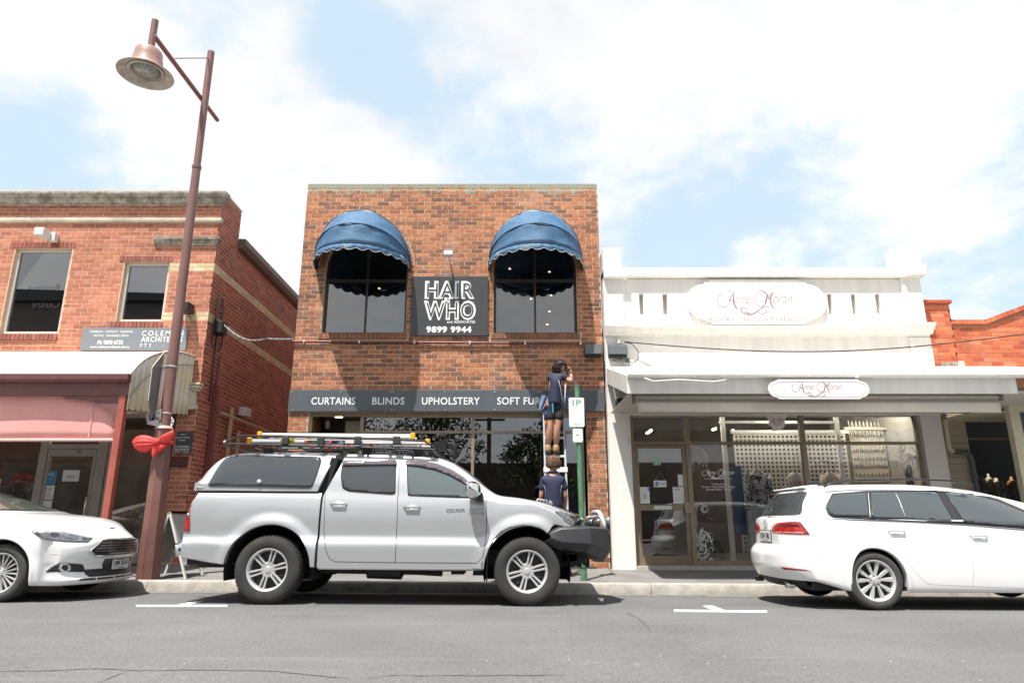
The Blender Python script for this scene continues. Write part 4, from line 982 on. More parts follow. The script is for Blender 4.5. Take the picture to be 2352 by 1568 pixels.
px1=X3(1462,1290);rpx0=X3(2113,950);zw0=Z3(941)
wpt=Z3(640)
w=MB();ya,yb=D3,D3+.3
xs_=[WX0]
for s in slots:xs_+=[s[0],s[1]]
xs_.append(WX1)
for i in range(0,len(xs_),2):w.box(xs_[i],xs_[i+1],ya,yb,slots[0][2],slots[0][3])
w.box(WX0,WX1,ya,yb,zcan-.4,slots[0][2]);w.box(WX0,WX1,ya,yb,slots[0][3],wpt)
for s in slots:w.box(s[0],s[1],ya+.16,yb,s[2],s[3])
w.box(WX0,px1,ya,yb,-.3,zcan-.4)
ww=w.build('wall',M_WREN,wb,bevel=.006)
bx('right_pier',rpx0,X3(2160,950),ya+.01,yb+.2,-.3,zcan-.401,M_PIERP,wb,.006)
def zat(y,x):return at(x,y,D3).z
ct,cbm=Z3(619),Z3(639)
m_=MB()
m_.box(WX0,WX1,D3-.11,D3+.32,cbm,ct)
m_.build('coping',M_WTRIM,wb,bevel=.012)
bx('parapet_block',X3(1384,600)+.0,X3(1426,600),D3-.06,D3+.36,ct+.002,Z3(572),M_WREN,wb,.015)
bx('block_cap',WX0,X3(1438,635),D3-.16,D3+.33,Z3(643),Z3(624),M_WTRIM,wb,.012)
bx('parapet_block',X3(2059,590),X3(2111,590),D3-.06,D3+.40,Z3(615),Z3(567),M_WREN,wb,.015)
bx('block_cap',X3(2066,625),X3(2117,625),D3-.17,D3+.41,Z3(637),Z3(613),M_WTRIM,wb,.012)
bx('pilaster',WX0,X3(1431,690),D3-.05,D3-.001,Z3(752),Z3(643)-.002,M_WREN,wb,.008)
bx('pilaster',X3(2073,690),X3(2122,720),D3-.05,D3-.001,Z3(750),Z3(637)-.002,M_WREN,wb,.008)
bx('pilaster',X3(2090,800),WX1,D3-.05,D3-.001,Z3(850),Z3(775)-.002,M_WREN,wb,.008)
def cornice3(x0,x1,top,bot,o,name):
 h=top-bot
 MB().prism([(D3-.001,bot),(D3-.03-o,bot),(D3-.04-o,bot+.25*h),(D3-.09-o,bot+.35*h),(D3-.14-o,bot+.75*h),(D3-.16-o,bot+.8*h),(D3-.16-o,top-.01),(D3-.001,top+.02)],x0,x1,'X').build(name,M_WTRIM,wb,bevel=.004)
cornice3(WX0+.0,WX1,Z3(752),Z3(774),0,'cornice');cornice3(WX0-.005,X3(1450,760),Z3(751),Z3(773),.05,'cornice');cornice3(X3(2080,760),WX1+.05,Z3(746),Z3(768),.05,'cornice')
s3=MB();s3.box(WX0,WX0+.2,yb,20,-.3,4.6);s3.box(WX1-.2,WX1,yb,20,-.3,4.6);s3.box(WX0,WX1,20,20.2,-.3,4.6);s3.box(WX0+.2,WX1-.2,yb,20,4.3,4.45);s3.build('side_wall',M_WREN,wb)
# raised oval name board
def plaque_outline(xa,xb,za,zb,stepf=.10,rfac=.5):
 W_=xb-xa;H_=zb-za;r=H_*.40;sx=H_*.10;pts=[]
 xi0=xa+r+sx*1.0;xi1=xb-r-sx*1.0
 def corner(cx,sgn):
  P=[];n=14
  for k in range(n+1):
   a=-pi/2+pi*k/n;P.append((cx+sgn*r*cos(a)*1.0,(za+zb)/2+r*sin(a)))
  return P
 pts+=[(xi0,za),(xi1,za),(xi1,za+H_*.06),(xi1+sx,za+H_*.06),(xi1+sx,za+H_*.1)]
 pts+=corner(xi1+sx,1)
 pts+=[(xi1+sx,zb-H_*.1),(xi1+sx,zb-H_*.06),(xi1,zb-H_*.06),(xi1,zb),(xi0,zb),(xi0,zb-H_*.06),(xi0-sx,zb-H_*.06),(xi0-sx,zb-H_*.1)]
 pts+=[p for p in reversed(corner(xi0-sx,-1))]
 pts+=[(xi0-sx,za+H_*.1),(xi0-sx,za+H_*.06),(xi0,za+H_*.06)]
 out=[]
 for p in pts:
  if not out or(abs(p[0]-out[-1][0])+abs(p[1]-out[-1][1]))>1e-5:out.append(p)
 return out
M_PLUM=mat('plum_letter',(.33,.22,.25),.5);M_GREYL=mat('grey_line',(.36,.34,.34),.6)
def strokes(name,curves,Y,m,parent,r=.006,squash=True):
 """pen strokes: lists of (x, z) points, thick in the middle, thin at the ends"""
 mb=MB()
 for c in curves:
  wgt=1.0
  if isinstance(c,tuple):c,wgt=c
  P=[Vector((x,Y,z))for x,z in c]
  Q=[]
  for i in range(len(P)-1):
   a=P[max(i-1,0)];b=P[i];d=P[i+1];e=P[min(i+2,len(P)-1)]
   for k in range(5):
    t=k/5;Q.append(.5*((2*b)+(-a+d)*t+(2*a-5*b+4*d-e)*t*t+(-a+3*b-3*d+e)*t**3))
  Q.append(P[-1]);n=len(Q)
  vs=[]
  for i,q in enumerate(Q):
   t=(Q[min(i+1,n-1)]-Q[max(i-1,0)]);t=Vector((-t.z,0,t.x));t=t.normalized()if t.length>0 else Vector((1,0,0))
   w_=r*wgt*(.3+.7*sin(pi*min(1,max(0,i/(n-1)))))
   vs+=[q-t*w_,q+t*w_]
  mb.add(vs,[(2*i,2*i+1,2*i+3,2*i+2)for i in range(n-1)])
 return stuff(mb.build(name,m,parent,fix=False))
def flourish_name(xa,ya,xb,yb,Y,m,parent,thin=1.0):
 """the shop name in a sloping hand with curled capitals, between photo columns xa..xb, rows ya..yb"""
 A=at(xa,yb,Y);B=at(xb,ya,Y);x0,x1,z0,z1=A.x,B.x,A.z,B.z
 w_,h_=x1-x0,z1-z0;U=lambda u,v:(x0+u*w_,z0+v*h_)
 def word(s,u0,u1,v0,v1,**k):a=U(u0,v0);b=U(u1,v1);text_fit('lettering',s,(a[0],Y,a[1]),(b[0],Y,b[1]),m,parent,thick=.002,shear=.38,**k)
 word('nne',.245,.44,.44,.70,bold=-.012 if thin<1 else 0.0);word('oran',.745,1.0,.44,.72,bold=-.012 if thin<1 else 0.0)
 R=.011*h_/.35*thin
 sp=lambda cu,cv,ru,rv,a0,a1,n=12:[U(cu+ru*(1-.45*i/n)*cos(a0+(a1-a0)*i/n),cv+rv*(1-.45*i/n)*sin(a0+(a1-a0)*i/n))for i in range(n+1)]
 cur=[([U(.235,.86),U(.228,.62),U(.232,.40),U(.255,.26),U(.28,.20)],1.9),([U(.235,.86),U(.19,.66),U(.165,.48)],.9),([U(.165,.55),U(.21,.55),U(.245,.56)],.8),(sp(.085,.58,.095,.34,radians(60),radians(-330)),.7),([U(.235,.86),U(.19,.93),U(.14,.90)],.6),(sp(.575,.62,.095,.36,radians(50),radians(-330)),.7),([U(.56,.95),U(.63,.92),U(.685,.75),U(.69,.56)],1.0),([U(.69,.80),U(.66,.60),U(.63,.36)],1.6),([U(.775,.88),U(.735,.78),U(.715,.60),U(.715,.42),U(.735,.28),U(.76,.22)],1.7),([U(.69,.56),U(.72,.76),U(.745,.86)],.8),([U(.69,.30),U(.62,.30),U(.55,.18),U(.49,.06),U(.43,0.0),U(.36,.04),U(.31,.16),U(.33,.27),U(.37,.25),U(.41,.16)],1.4),([U(.44,.07),U(.40,.07),U(.365,.13),U(.36,.2)],.9),([U(.52,.12),U(.57,.03),U(.63,.06),U(.65,.16),U(.60,.2)],.8)]
 strokes('flourish',cur,Y-.001,m,parent,R)
nb=thing('parapet_name_board','large white raised name board with plum script lettering high on the white shop parapet','sign',(X3(1735,740),D3-.05,Z3(746)))
zz0,zz1=Z3(746),Z3(645);xa_,xb_=X3(1576,700),X3(1895,700)
MB().prism(plaque_outline(xa_,xb_,zz0,zz1),D3-.07,D3-.002).build('board',M_WTRIM,nb,bevel=.006)
o_=plaque_outline(xa_+.06,xb_-.06,zz0+.05,zz1-.05)
MB().tube([Vector((x,D3-.0715,z))for x,z in o_+[o_[0]]],.0045,4).build('border_line',mat('pale_grey_line',(.55,.54,.53),.6),nb)
flourish_name(1648,664,1817,722,D3-.072,M_PLUM,nb,.6)
for s,a,b,y0,y1_ in(('Imported',1626,1683,727,740),('Exclusive',1708,1764,727,738),('Fine',1772,1797,727,738),('Fashion',1801,1847,727,738)):tfp('lettering',s,a,y0,b,y1_,D3-.073,M_PLUM,nb,bold=-.004,spacing=1.08)
tfp('lettering','–',1690,731,1697,732,D3-.073,M_PLUM,nb)
# ---------------- canopy over the pavement
cn=thing('street_canopy','flat white street canopy with gutter over the white shop and its neighbour','canopy',(6.2,11.4,3.0))
CF=10.29
cx0=at(1441,880,CF).x;cx1=at(2334,870,CF).x
cz_t=at(1800,855,CF).z;cz_g=at(1800,868,CF).z;cz_b=at(1800,903,CF).z
MB().prism([(CF+.01,cz_g),(CF-.09,cz_g),(CF-.11,cz_g+.03),(CF-.115,cz_t),(CF-.0,cz_t),(CF+.01,cz_t-.02)],cx0,cx1+1.6,'X').build('gutter',M_WTRIM,cn,bevel=.004)
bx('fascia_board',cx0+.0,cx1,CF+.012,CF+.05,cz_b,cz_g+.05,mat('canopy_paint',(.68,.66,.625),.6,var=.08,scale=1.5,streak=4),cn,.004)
MCAN=MATS['canopy_paint']
zr_=Z3(845)
MB().prism([(CF+.055,cz_b+.002),(CF+.055,cz_t-.03),(D3-.005,zr_+.0),(D3-.005,zr_-.30)],cx0,cx0+.04,'X').build('end_board',MCAN,cn,bevel=.004)
MB().prism([(CF+.055,cz_t-.05),(CF+.055,cz_t-.03),(D3-.055,zr_+.02),(D3-.055,zr_-.0)],cx0+.045,cx1+1.6,'X').build('roof_sheet',M_CORR,cn)
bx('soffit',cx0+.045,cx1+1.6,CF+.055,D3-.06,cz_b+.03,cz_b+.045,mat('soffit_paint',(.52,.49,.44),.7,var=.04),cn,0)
MB().tube([at(1480,868,CF-.13),at(1500,876,CF-.14),at(1560,872,CF-.13),at(1640,877,CF-.14),at(1668,872,CF-.13)],.015,7).build('loose_hose',mat('white_hose',(.6,.6,.58),.5),cn,smooth=True)
bx('gutter_clip',at(1955,860,CF).x,at(1962,860,CF).x,CF-.122,CF-.11,cz_g-.02,cz_t+.01,M_WTRIM,cn,.002)
# hanging plaque on the fascia
pl=thing('canopy_plaque','small white shaped plaque with plum script fixed to the front of the canopy','sign',(at(1880,915,CF).x,CF-.1,at(1880,916,CF-.1).z))
YPq=CF-.125;A=at(1767,916,YPq);Bq=at(1994,871,YPq)
MB().prism(plaque_outline(A.x,Bq.x,A.z,Bq.z),YPq,YPq+.03).build('board',mat('plaque_white',(.70,.68,.66),.5),pl,bevel=.003)
o_=plaque_outline(A.x+.04,Bq.x-.04,A.z+.035,Bq.z-.035)
MB().tube([Vector((x,YPq-.001,z))for x,z in o_+[o_[0]]],.003,4).build('border_line',M_GREYL,pl)
flourish_name(1819,874,1933,911,YPq-.002,M_PLUM,pl,.65)
# roller blind under the canopy
rb=thing('roller_blind','beige canvas roller blind half rolled under the white canopy edge','blind',(at(1875,948,10.5).x,10.5,at(1875,948,10.5).z))
YB=10.52;A=at(1458,913,YB);Bq=at(2291,913,YB)
MB().tube([(A.x,YB,A.z+.0),(Bq.x,YB,A.z)],.052,18).build('roller',mat('beige_tube',(.40,.36,.31),.5),rb,smooth=50)
zA=at(1800,923,YB).z;zB=at(1800,948,YB).z;mb=MB();xs=[A.x+.03+i*(Bq.x-A.x-.04)/70 for i in range(71)];rng=random.Random(8);ph=[rng.uniform(-.01,.01)for _ in xs]
mb.add([(x,YB-.05+ph[i]*(j/3),zA+.01+(zB-zA-.01)*j/3)for i,x in enumerate(xs)for j in range(4)],[(i*4+j,i*4+j+1,(i+1)*4+j+1,(i+1)*4+j)for i in range(70)for j in range(3)])
o=mb.build('cloth',mat('beige_canvas',(.52,.48,.42),.75,var=.08,scale=2.2),rb,smooth=True);s_=o.modifiers.new('t','SOLIDIFY');s_.thickness=.003
bx('arm_bracket',A.x-.04,A.x+.005,YB-.05,YB+.05,A.z-.09,A.z+.05,MATS['grey_brown_conduit'],rb,.005);bx('arm_bracket',Bq.x-.01,Bq.x+.05,YB-.07,YB+.07,A.z-.05,A.z+.07,MATS['grey_brown_conduit'],rb,.005)
bx('pelmet_rail',A.x+.02,Bq.x-.02,YB-.056,YB-.052,zA-.01,zA+.03,mat('dark_rail',(.22,.20,.18),.6),rb,0)  # thin dark strip along the top of the blind cloth
# ---------------- shop front
YS3=D3+.12;g3=path_z(4,D3)
f3=MB();z_tr0,z_tr1=at(1700,1020,YS3).z,at(1700,1013.5,YS3).z;z_top=at(1700,925,YS3).z;z_bot=at(1600,1298,YS3).z
mxs=[(at(1446,941,YS3).x,.10),(at(1576,960,YS3).x,.085),(at(1840,960,YS3).x,.09),(at(2106,960,YS3).x,.10)]
fy=(YS3,YS3+.09)
for i,(x,wd)in enumerate(mxs):f3.box(x-wd/2,x+wd/2,fy[0],fy[1],z_bot,z_top)
f3.box(mxs[0][0],mxs[-1][0],fy[0]+.002,fy[1]-.002,z_tr0,z_tr1);f3.box(mxs[1][0],mxs[-1][0],fy[0]+.002,fy[1]-.002,z_bot,z_bot+.075);f3.box(mxs[0][0],mxs[-1][0],fy[0]+.002,fy[1]-.002,z_top-.04,z_top+.15)
sf3=f3.build('shopfront_frame',M_BR2,wb,bevel=.004)
bx('sill',mxs[0][0]-.02,at(1835,1298,YS3).x,D3+.02,YS3+.1,g3-.02,z_bot-.002,mat('pale_sill',(.42,.40,.36),.7,var=.1),wb,.004)
bx('head_panel',px1-.05,rpx0+.05,YS3+.0,YS3+.1,z_top+.151,4.2,M_DARK2,wb,0)
bx('plinth',at(1835,1298,YS3).x+.002,rpx0,D3+.03,YS3+.08,g3-.05,z_bot-.004,M_BRDARK,wb,0)
for i in range(3):
 a=mxs[i][0]+mxs[i][1]/2;b=mxs[i+1][0]-mxs[i+1][1]/2
 MB().box(a,b,YS3+.04,YS3+.047,z_tr1,z_top-.04).build('pane',G_SHOP,sf3)
 if i:MB().box(a,b,YS3+.04,YS3+.047,z_bot+.075,z_tr0).build('pane',glass('clear_shop_pane',(.92,.93,.93),1.5,boost=.0),sf3)
dx0=mxs[0][0]+.052;dx1=mxs[1][0]-.045;yd=(YS3+.02,YS3+.07)
zq=lambda y:at(1510,y,YS3+.02).z
dm=MB();sw=.075
dm.box(dx0,dx0+sw,*yd,z_bot+.01,z_tr0-.01);dm.box(dx1-sw,dx1,*yd,z_bot+.01,z_tr0-.01);dm.box(dx0+sw,dx1-sw,*yd,zq(1029),z_tr0-.01);dm.box(dx0+sw,dx1-sw,*yd,zq(1171.7),zq(1157.6));dm.box(dx0+sw,dx1-sw,*yd,z_bot+.01,zq(1276))
d3=dm.build('door',mat('door_bronze',(.235,.175,.115),.4,metal=.2,var=.08,scale=4),wb,bevel=.004)
for za_,zb__ in((zq(1171.7),zq(1276)),(zq(1029),zq(1157.6))):MB().box(dx0+sw,dx1-sw,yd[0]+.02,yd[0]+.026,min(za_,zb__),max(za_,zb__)).build('pane',glass('door_pane',(.6,.6,.6),1.5,boost=.07),d3)
YQ=YS3+.018
poster('letterbox',1502,1161,1543,1169.5,YQ,M_OFF,d3,.012)
bx('lock_case',at(1571,1160,YQ).x,at(1586,1160,YQ).x,YQ-.05,YQ,at(1575,1179,YQ).z,at(1575,1152,YQ).z,M_BR2,d3,.006)
YQ=yd[0]+.016
poster('number_plate',1502,1055,1517,1067.5,YQ,mat('pale_green_paper',(.55,.68,.58),.6),d3)
tfp('lettering','12',1504,1057,1515,1066,YQ-.005,mat('green_ink',(.03,.28,.12),.5),d3,bold=.03)
poster('open_sign',1502,1103,1531,1118,YQ-.02,M_POST,d3)
poster('open_sign_icon',1505.5,1105.5,1512,1116,YQ-.025,M_POSTB,d3,.001)
tfp('lettering','Open',1515,1108,1528,1113,YQ-.026,mat('blue_ink',(.03,.10,.38),.5),d3,bold=.02)
A=at(1516,1084,YQ-.01);MB().tube([at(1505,1103,YQ-.01),A,at(1528,1103,YQ-.01)],.002,4).build('string',M_GREYL,d3)
poster('poster',1467,1118,1493,1156,YQ,M_POST,d3);poster('poster',1547,1118,1574,1156,YQ,M_POST,d3);poster('poster',1558,1089,1571,1116,YQ,M_POST,d3)
tfp('lettering','3',1477,1134,1483,1144,YQ-.005,M_INK,d3)
q=at(1480,1139,YQ-.005);MB().tube([q+Vector((.058*cos(a_*.314),0,.058*sin(a_*.314)))for a_ in range(21)],.0015,4).build('ring',M_GREYL,d3)
tr_=[at(1486,1120,YQ-.004),at(1492,1120,YQ-.004),at(1492,1129,YQ-.004)];MB().add(tr_,[(0,1,2)]).build('corner_print',mat('blue_print',(.04,.12,.42),.5),d3,fix=False)
tfp('lettering','Here to help',1549,1120,1562,1127,YQ-.005,M_INK,d3)
for k in range(4):
 tfp('small_print','small line',1550,1131+k*5.2,1556,1133.2+k*5.2,YQ-.005,M_GREYL,d3);tfp('small_print','short note of text',1560,1131+k*5.2,1572,1133+k*5.2,YQ-.005,M_GREYL,d3)
# lettering and white drawings on the shop window
YG=YS3+.037
flourish_name(1612,1076,1686,1099,YG,M_WH,wb,1.25)
for s,xa,ya_,xb,yb_ in(('Imported European & Exclusive Fine Fashion',1618,1097.5,1682,1101),('Trading Hours',1634,1109,1668,1114),('Monday - Friday 10:00am - 5:00pm',1613,1115.5,1688,1120.5),('Saturday 9:30am - 12:30pm',1622,1121.5,1681,1126.5)):
 tfp('lettering',s,xa,ya_,xb,yb_,YG,M_WH,wb,bold=.01,thick=.001)
M_CHALK=mat('white_paint_pen',(.62,.63,.65),.6)
def vx(x,y):q=at(x,y,YG);return(q.x,q.z)
rng=random.Random(12)
palm=[([vx(1590,1026),vx(1606,1028),vx(1620,1040),vx(1628,1056)],2.2)]
for i in range(16):a=i/15;palm.append(([vx(1591+a*34,1027+a*a*22),vx(1590+a*36,1045+a*12),vx(1589+a*34+rng.uniform(-2,2),1056+a*12+rng.uniform(-5,8))],.8))
for i in range(8):palm.append(([vx(1588+i*.8,1055),vx(1589+i*.6,1068),vx(1590+i*.3,1082)],.7))
strokes('window_drawing',palm,YG,M_CHALK,wb,.007)
sea=[]
for k in range(9):t=k*.7;sea.append(([vx(1612+18*cos(t+a_*.5)*(1-k*.06),1262+20*sin(t+a_*.5)*(1-k*.06))for a_ in range(5)],1.2))
for i in range(14):y=1215+i*3.2;x=1611-6*sin(i/5);sea.append(([vx(x-3,y),vx(x+3,y-2),vx(x+5,y+1)],1.0))
for i in range(34):x=1600+rng.uniform(-5,34);y=1240+rng.uniform(-12,48);t=rng.random()*6;sea.append(([vx(x+5*cos(t+a_*.9),y+5*sin(t+a_*.9))for a_ in range(5)],1.1))
sea.append(([vx(1608,1218),vx(1622,1222),vx(1632,1236),vx(1636,1252)],1.6))
for i in range(16):y=1158+i*5;sea.append(([vx(1594,y),vx(1598+3*sin(i),y+2),vx(1602,y+5)],.8))
sea+=[([vx(1619+8*cos(a_),1168+9*sin(a_))for a_ in range(7)],1.0),([vx(1619+5*cos(a_),1168+6*sin(a_))for a_ in range(7)],.8),([vx(1600,1163),vx(1610,1157),vx(1622,1160)],.8)]
strokes('window_drawing',sea,YG,M_CHALK,wb,.007)
rt=[]
for i in range(60):x=2078+rng.uniform(-10,32);y=1030+rng.uniform(-8,72);t=rng.random()*6;rt.append(([vx(x+4*cos(t+a_*.9),y+5*sin(t+a_*.9))for a_ in range(5)],.9))
for i in range(20):y=1026+i*3.6;rt.append(([vx(2104,y),vx(2111,y-1.5)],1.0))
for(hx,hy)in((2054,1066),(1976,1066),(1897,1066)):rt+=[([vx(hx,hy+9),vx(hx-9,hy-1),vx(hx-6,hy-8),vx(hx,hy-4),vx(hx+6,hy-9),vx(hx+9,hy-2),vx(hx,hy+9)],1.2)]+[([vx(hx-6+j*3,hy-4),vx(hx-3+j*2,hy+4)],.8)for j in range(4)]
for i in range(26):x=1830+rng.uniform(-14,48);y=1030+rng.uniform(-6,84);t=rng.random()*6;rt.append(([vx(x+6*cos(t+a_*.7),y+8*sin(t+a_*.7))for a_ in range(5)],.7))
strokes('window_drawing',rt,YG,mat('faint_paint_pen',(.40,.41,.42),.6),wb,.006)
# ---------------- inside the shop
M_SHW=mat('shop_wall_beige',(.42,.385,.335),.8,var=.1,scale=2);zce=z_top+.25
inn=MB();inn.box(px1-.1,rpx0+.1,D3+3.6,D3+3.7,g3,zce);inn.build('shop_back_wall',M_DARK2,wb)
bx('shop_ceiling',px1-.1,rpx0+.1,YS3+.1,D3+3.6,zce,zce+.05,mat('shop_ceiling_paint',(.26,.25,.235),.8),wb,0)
bx('shop_floor',px1-.1,rpx0+.1,YS3+.1,D3+3.6,g3-.1,g3+.02,mat('timber_shop_floor',(.16,.10,.06),.5,var=.2,scale=4),wb,0)
bx('shop_side_wall',rpx0-.02,rpx0+.1,YS3+.1,D3+3.6,g3,zce,M_SHW,wb,0);bx('display_back_wall',at(2010,1000,D3+1.7).x,rpx0,D3+1.7,D3+1.75,g3,zce,M_SHW,wb,0)
YL=D3+1.0
lx0,lx1=at(1687,1010,YL).x,at(1945,1010,YL).x;lz1=at(1800,998,YL).z;lz0=g3+.25
lt=thing('lattice_screen','beige square lattice screen behind the fashion shop window','screen',((lx0+lx1)/2,YL,g3))
M_LAT=mat('lattice_beige',(.60,.56,.49),.7);lb_=MB();pit=9.55*(YL)/1568*1.0/.985
nn=int((lx1-lx0)/pit)
for i in range(nn+1):x=lx0+i*pit;lb_.box(x-pit*.24,x+pit*.24,YL,YL+.008,lz0,lz1)
i=0;z=lz1
while z>lz0:lb_.box(lx0-pit*.24,lx0+nn*pit+pit*.24,YL-.008,YL-.0005,z-pit*.22,z+pit*.22);z-=pit
stuff(lb_.build('lattice',M_LAT,lt,fix=False))
MSF=mat('cream_post',(.66,.63,.57),.6)
for(xa,ya_,wd,yy,nm)in((1655,960,.085,D3+.62,'post'),(1918,960,.085,D3+.62,'post')):
 q=at(xa+8,1000,yy);bx(nm,q.x-wd/2,q.x+wd/2,yy,yy+.06,g3,zce,MSF,lt,.003)
q0=at(1655,1000,D3+.62);q1=at(1932,1000,D3+.62);bx('rail',q0.x,q1.x,D3+.625,D3+.675,at(1700,972,D3+.62).z,at(1700,966,D3+.62).z,MSF,lt,.002)
q1=at(1942,995,YL);bx('rail',lx0-.06,lx1+.06,YL-.02,YL+.03,lz1+.02,lz1+.09,MSF,lt,.002)
# folding security gate
gt=thing('folding_gate','cream folding lattice security gate at the right of the fashion shop','gate',(at(1990,1100,D3+1.3).x,D3+1.3,g3));YGt=D3+1.2
gx0,gx1=at(1950,990,YGt).x,at(2028,990,YGt).x;gz0,gz1=g3,at(1990,988,YGt).z;gm=MB();npz=9;pw=(gx1-gx0)/npz
for i in range(npz+1):gm.bar((gx0+i*pw,YGt,gz0),(gx0+i*pw,YGt,gz1),.012)
H_=.62
z=gz0-H_
while z<gz1:
 for i in range(npz):
  for(za_,zb__)in((z,z+H_),(z+H_,z)):
   a=Vector((gx0+i*pw,YGt-.012,za_));b=Vector((gx0+(i+1)*pw,YGt-.012,zb__))
   if min(a.z,b.z)>gz0-.01 and max(a.z,b.z)<gz1+.3:gm.bar(a,b,.014,.005)
 z+=H_/2
stuff(gm.build('gate_bars',mat('cream_metal',(.62,.56,.44),.5),gt,fix=False))
bx('gate_track',gx0-.1,gx1+.1,YGt-.03,YGt+.03,gz1+.01,gz1+.06,MATS['cream_metal'],gt,.002)
# garments
def pattern_mat(name,c0,c1,scale,thr=.5):
 m=bpy.data.materials.new(name);m.use_nodes=True;n=m.node_tree.nodes;l=m.node_tree.links;b=n['Principled BSDF']
 t=n.new('ShaderNodeTexCoord');w_=n.new('ShaderNodeTexNoise');w_.inputs['Scale'].default_value=scale;w_.inputs['Distortion'].default_value=1.6;w_.inputs['Detail'].default_value=2;l.new(t.outputs['Object'],w_.inputs['Vector'])
 r=n.new('ShaderNodeValToRGB');r.color_ramp.interpolation='CONSTANT';r.color_ramp.elements[0].color=(*c0,1);r.color_ramp.elements[1].position=thr;r.color_ramp.elements[1].color=(*c1,1);l.new(w_.outputs['Fac'],r.inputs[0]);l.new(r.outputs[0],b.inputs['Base Color']);b.inputs['Roughness'].default_value=.8
 return m
def garment(name,label,cx,ctop,w_,h_,Y,m,sleeves=True,cat='clothing'):
 t=thing(name,label,cat,(cx,Y,ctop-h_));mb=MB();n=20
 prof=[(0,.30,.10),(.06,.62,.12),(.12,.92,.13),(.3,.84,.15),(.55,.80,.16),(.8,.86,.17),(1.0,.95,.18)]
 vs=[]
 for(f,ww_,dd)in prof:
  for k in range(n):a=2*pi*k/n;vs.append((cx+w_/2*.78*ww_*cos(a),Y+dd*.55*sin(a)*(1+.12*sin(5*a)),ctop-h_*f+(.02*sin(3*a)if f==1 else 0)))
 mb.add(vs,[(i*n+k,i*n+(k+1)%n,(i+1)*n+(k+1)%n,(i+1)*n+k)for i in range(len(prof)-1)for k in range(n)])
 mb.build('torso',m,t,smooth=True)
 if sleeves:
  for s in(-1,1):MB().tube([(cx+s*w_*.33,Y,ctop-.1*h_),(cx+s*w_*.42,Y-.02,ctop-.3*h_),(cx+s*w_*.46,Y-.03,ctop-.62*h_),(cx+s*w_*.45,Y-.05,ctop-.86*h_)],[.06,.065,.055,.05],10).build('sleeve',m,t,smooth=True)
 MB().tube([(cx-w_*.25,Y,ctop-.05),(cx,Y,ctop+.0),(cx+w_*.25,Y,ctop-.05)],.006,6).build('hanger',M_BR2,t);MB().tube([(cx,Y,ctop),(cx,Y,ctop+.08),(cx+.03,Y,ctop+.11),(cx+.05,Y,ctop+.08)],.003,5).build('hook',MATS['steel'],t)
 return t
YR=D3+.55
q=at(1736,1078,YR);garment('patterned_jacket','black and white palm print jacket on a hanger in the fashion window',q.x+.02,q.z,.50,.78,YR,pattern_mat('palm_print',(.02,.02,.025),(.50,.50,.50),16))
q=at(1824,1084,YR);garment('floral_top','pale top with red flower print hanging before the lattice',q.x,q.z,.42,.62,YR,pattern_mat('flower_print',(.45,.42,.38),(.40,.05,.04),9,.62),sleeves=False)
q=at(1905,1084,YR+.1);garment('beige_top','plain beige top hanging at the right end of the lattice',q.x,q.z,.36,.6,YR+.1,mat('beige_cloth',(.34,.30,.25),.8))
q=at(2090,1068,YR);garment('black_dress','black patterned dress near the right edge of the fashion window',q.x,q.z,.34,.8,YR,pattern_mat('dark_print',(.015,.015,.018),(.22,.22,.23),12,.56),sleeves=False)
q=at(1757,1180,YR);bn=thing('display_plinth','pale blue grey display plinth under the palm print jacket','plinth',(q.x,YR,g3));mb=MB()
for k in range(7):mb.box(q.x-.28+k*.08,q.x-.205+k*.08,YR-.1,YR+.3,g3+.02,at(1757,1168,YR).z)
stuff(mb.build('boards',mat('pale_blue_board',(.40,.45,.47),.7,var=.1),bn,bevel=.004));bx('top',q.x-.3,q.x+.3,YR-.12,YR+.32,at(1757,1168,YR).z+.001,at(1757,1168,YR).z+.03,MATS['pale_blue_board'],bn)
q=at(1688,1070,YR+.2);tag(MB().prism([(q.x-.07,g3+.6),(q.x+.13,g3+.58),(q.x+.12,q.z),(q.x-.08,q.z)],YR+.2,YR+.215).build('blue_banner',mat('blue_banner',(.025,.07,.14),.7)),'tall blue cloth banner beside the cream post in the fashion window','banner')
# round hanging sign inside the canopy
hs2=thing('canopy_hanging_sign','small cream shield shaped sign with script hanging end on under the canopy','sign',tuple(at(1785,985,11.3)));YHs=11.3
sh=[(1764,952),(1807,948),(1806,958),(1802,966),(1805,974),(1798,984),(1777,990),(1773,979),(1764,975),(1768,966),(1763,960)]
sh=[at(x,y,YHs)for x,y in sh];MB().prism([(p.x,p.z)for p in sh],YHs,YHs+.03).build('board',mat('cream_sign',(.55,.50,.47),.5),hs2,bevel=.003)
flourish_name(1770,955,1800,976,YHs-.003,M_PLUM,hs2,.9)
for i,(x,y)in enumerate(((1495,990),(1491,993),(1487,996),(1643,986),(1638,988),(1684,990))):
 q=at(x,y,D3+2.0+.1*i);MB().lathe([(0,0),(.025,0),(.03,.03),(0,.04)],tuple(q),10).build('spotlight',M_LAMP,wb)
for lx_ in(3.4,5.2,6.9):  # fill lights added to brighten the window display, apart from the spotlight fittings
 pd_=bpy.data.lights.new('shop_fill','POINT');pd_.energy=26;pd_.color=(1,.93,.84);pd_.shadow_soft_size=.06;po_=bpy.data.objects.new('shop_fill',pd_);C.objects.link(po_);po_.location=(lx_,D3+.5,zce-.12)
meter_box(1396,795,1438,820,D3,'slate grey electrical box on the white render beside the brown brick')
ins=thing('cable_insulator','small white cable insulator on the white wall above the grey box','insulator',tuple(at(1419,790,D3)));q=at(1419,786,D3)
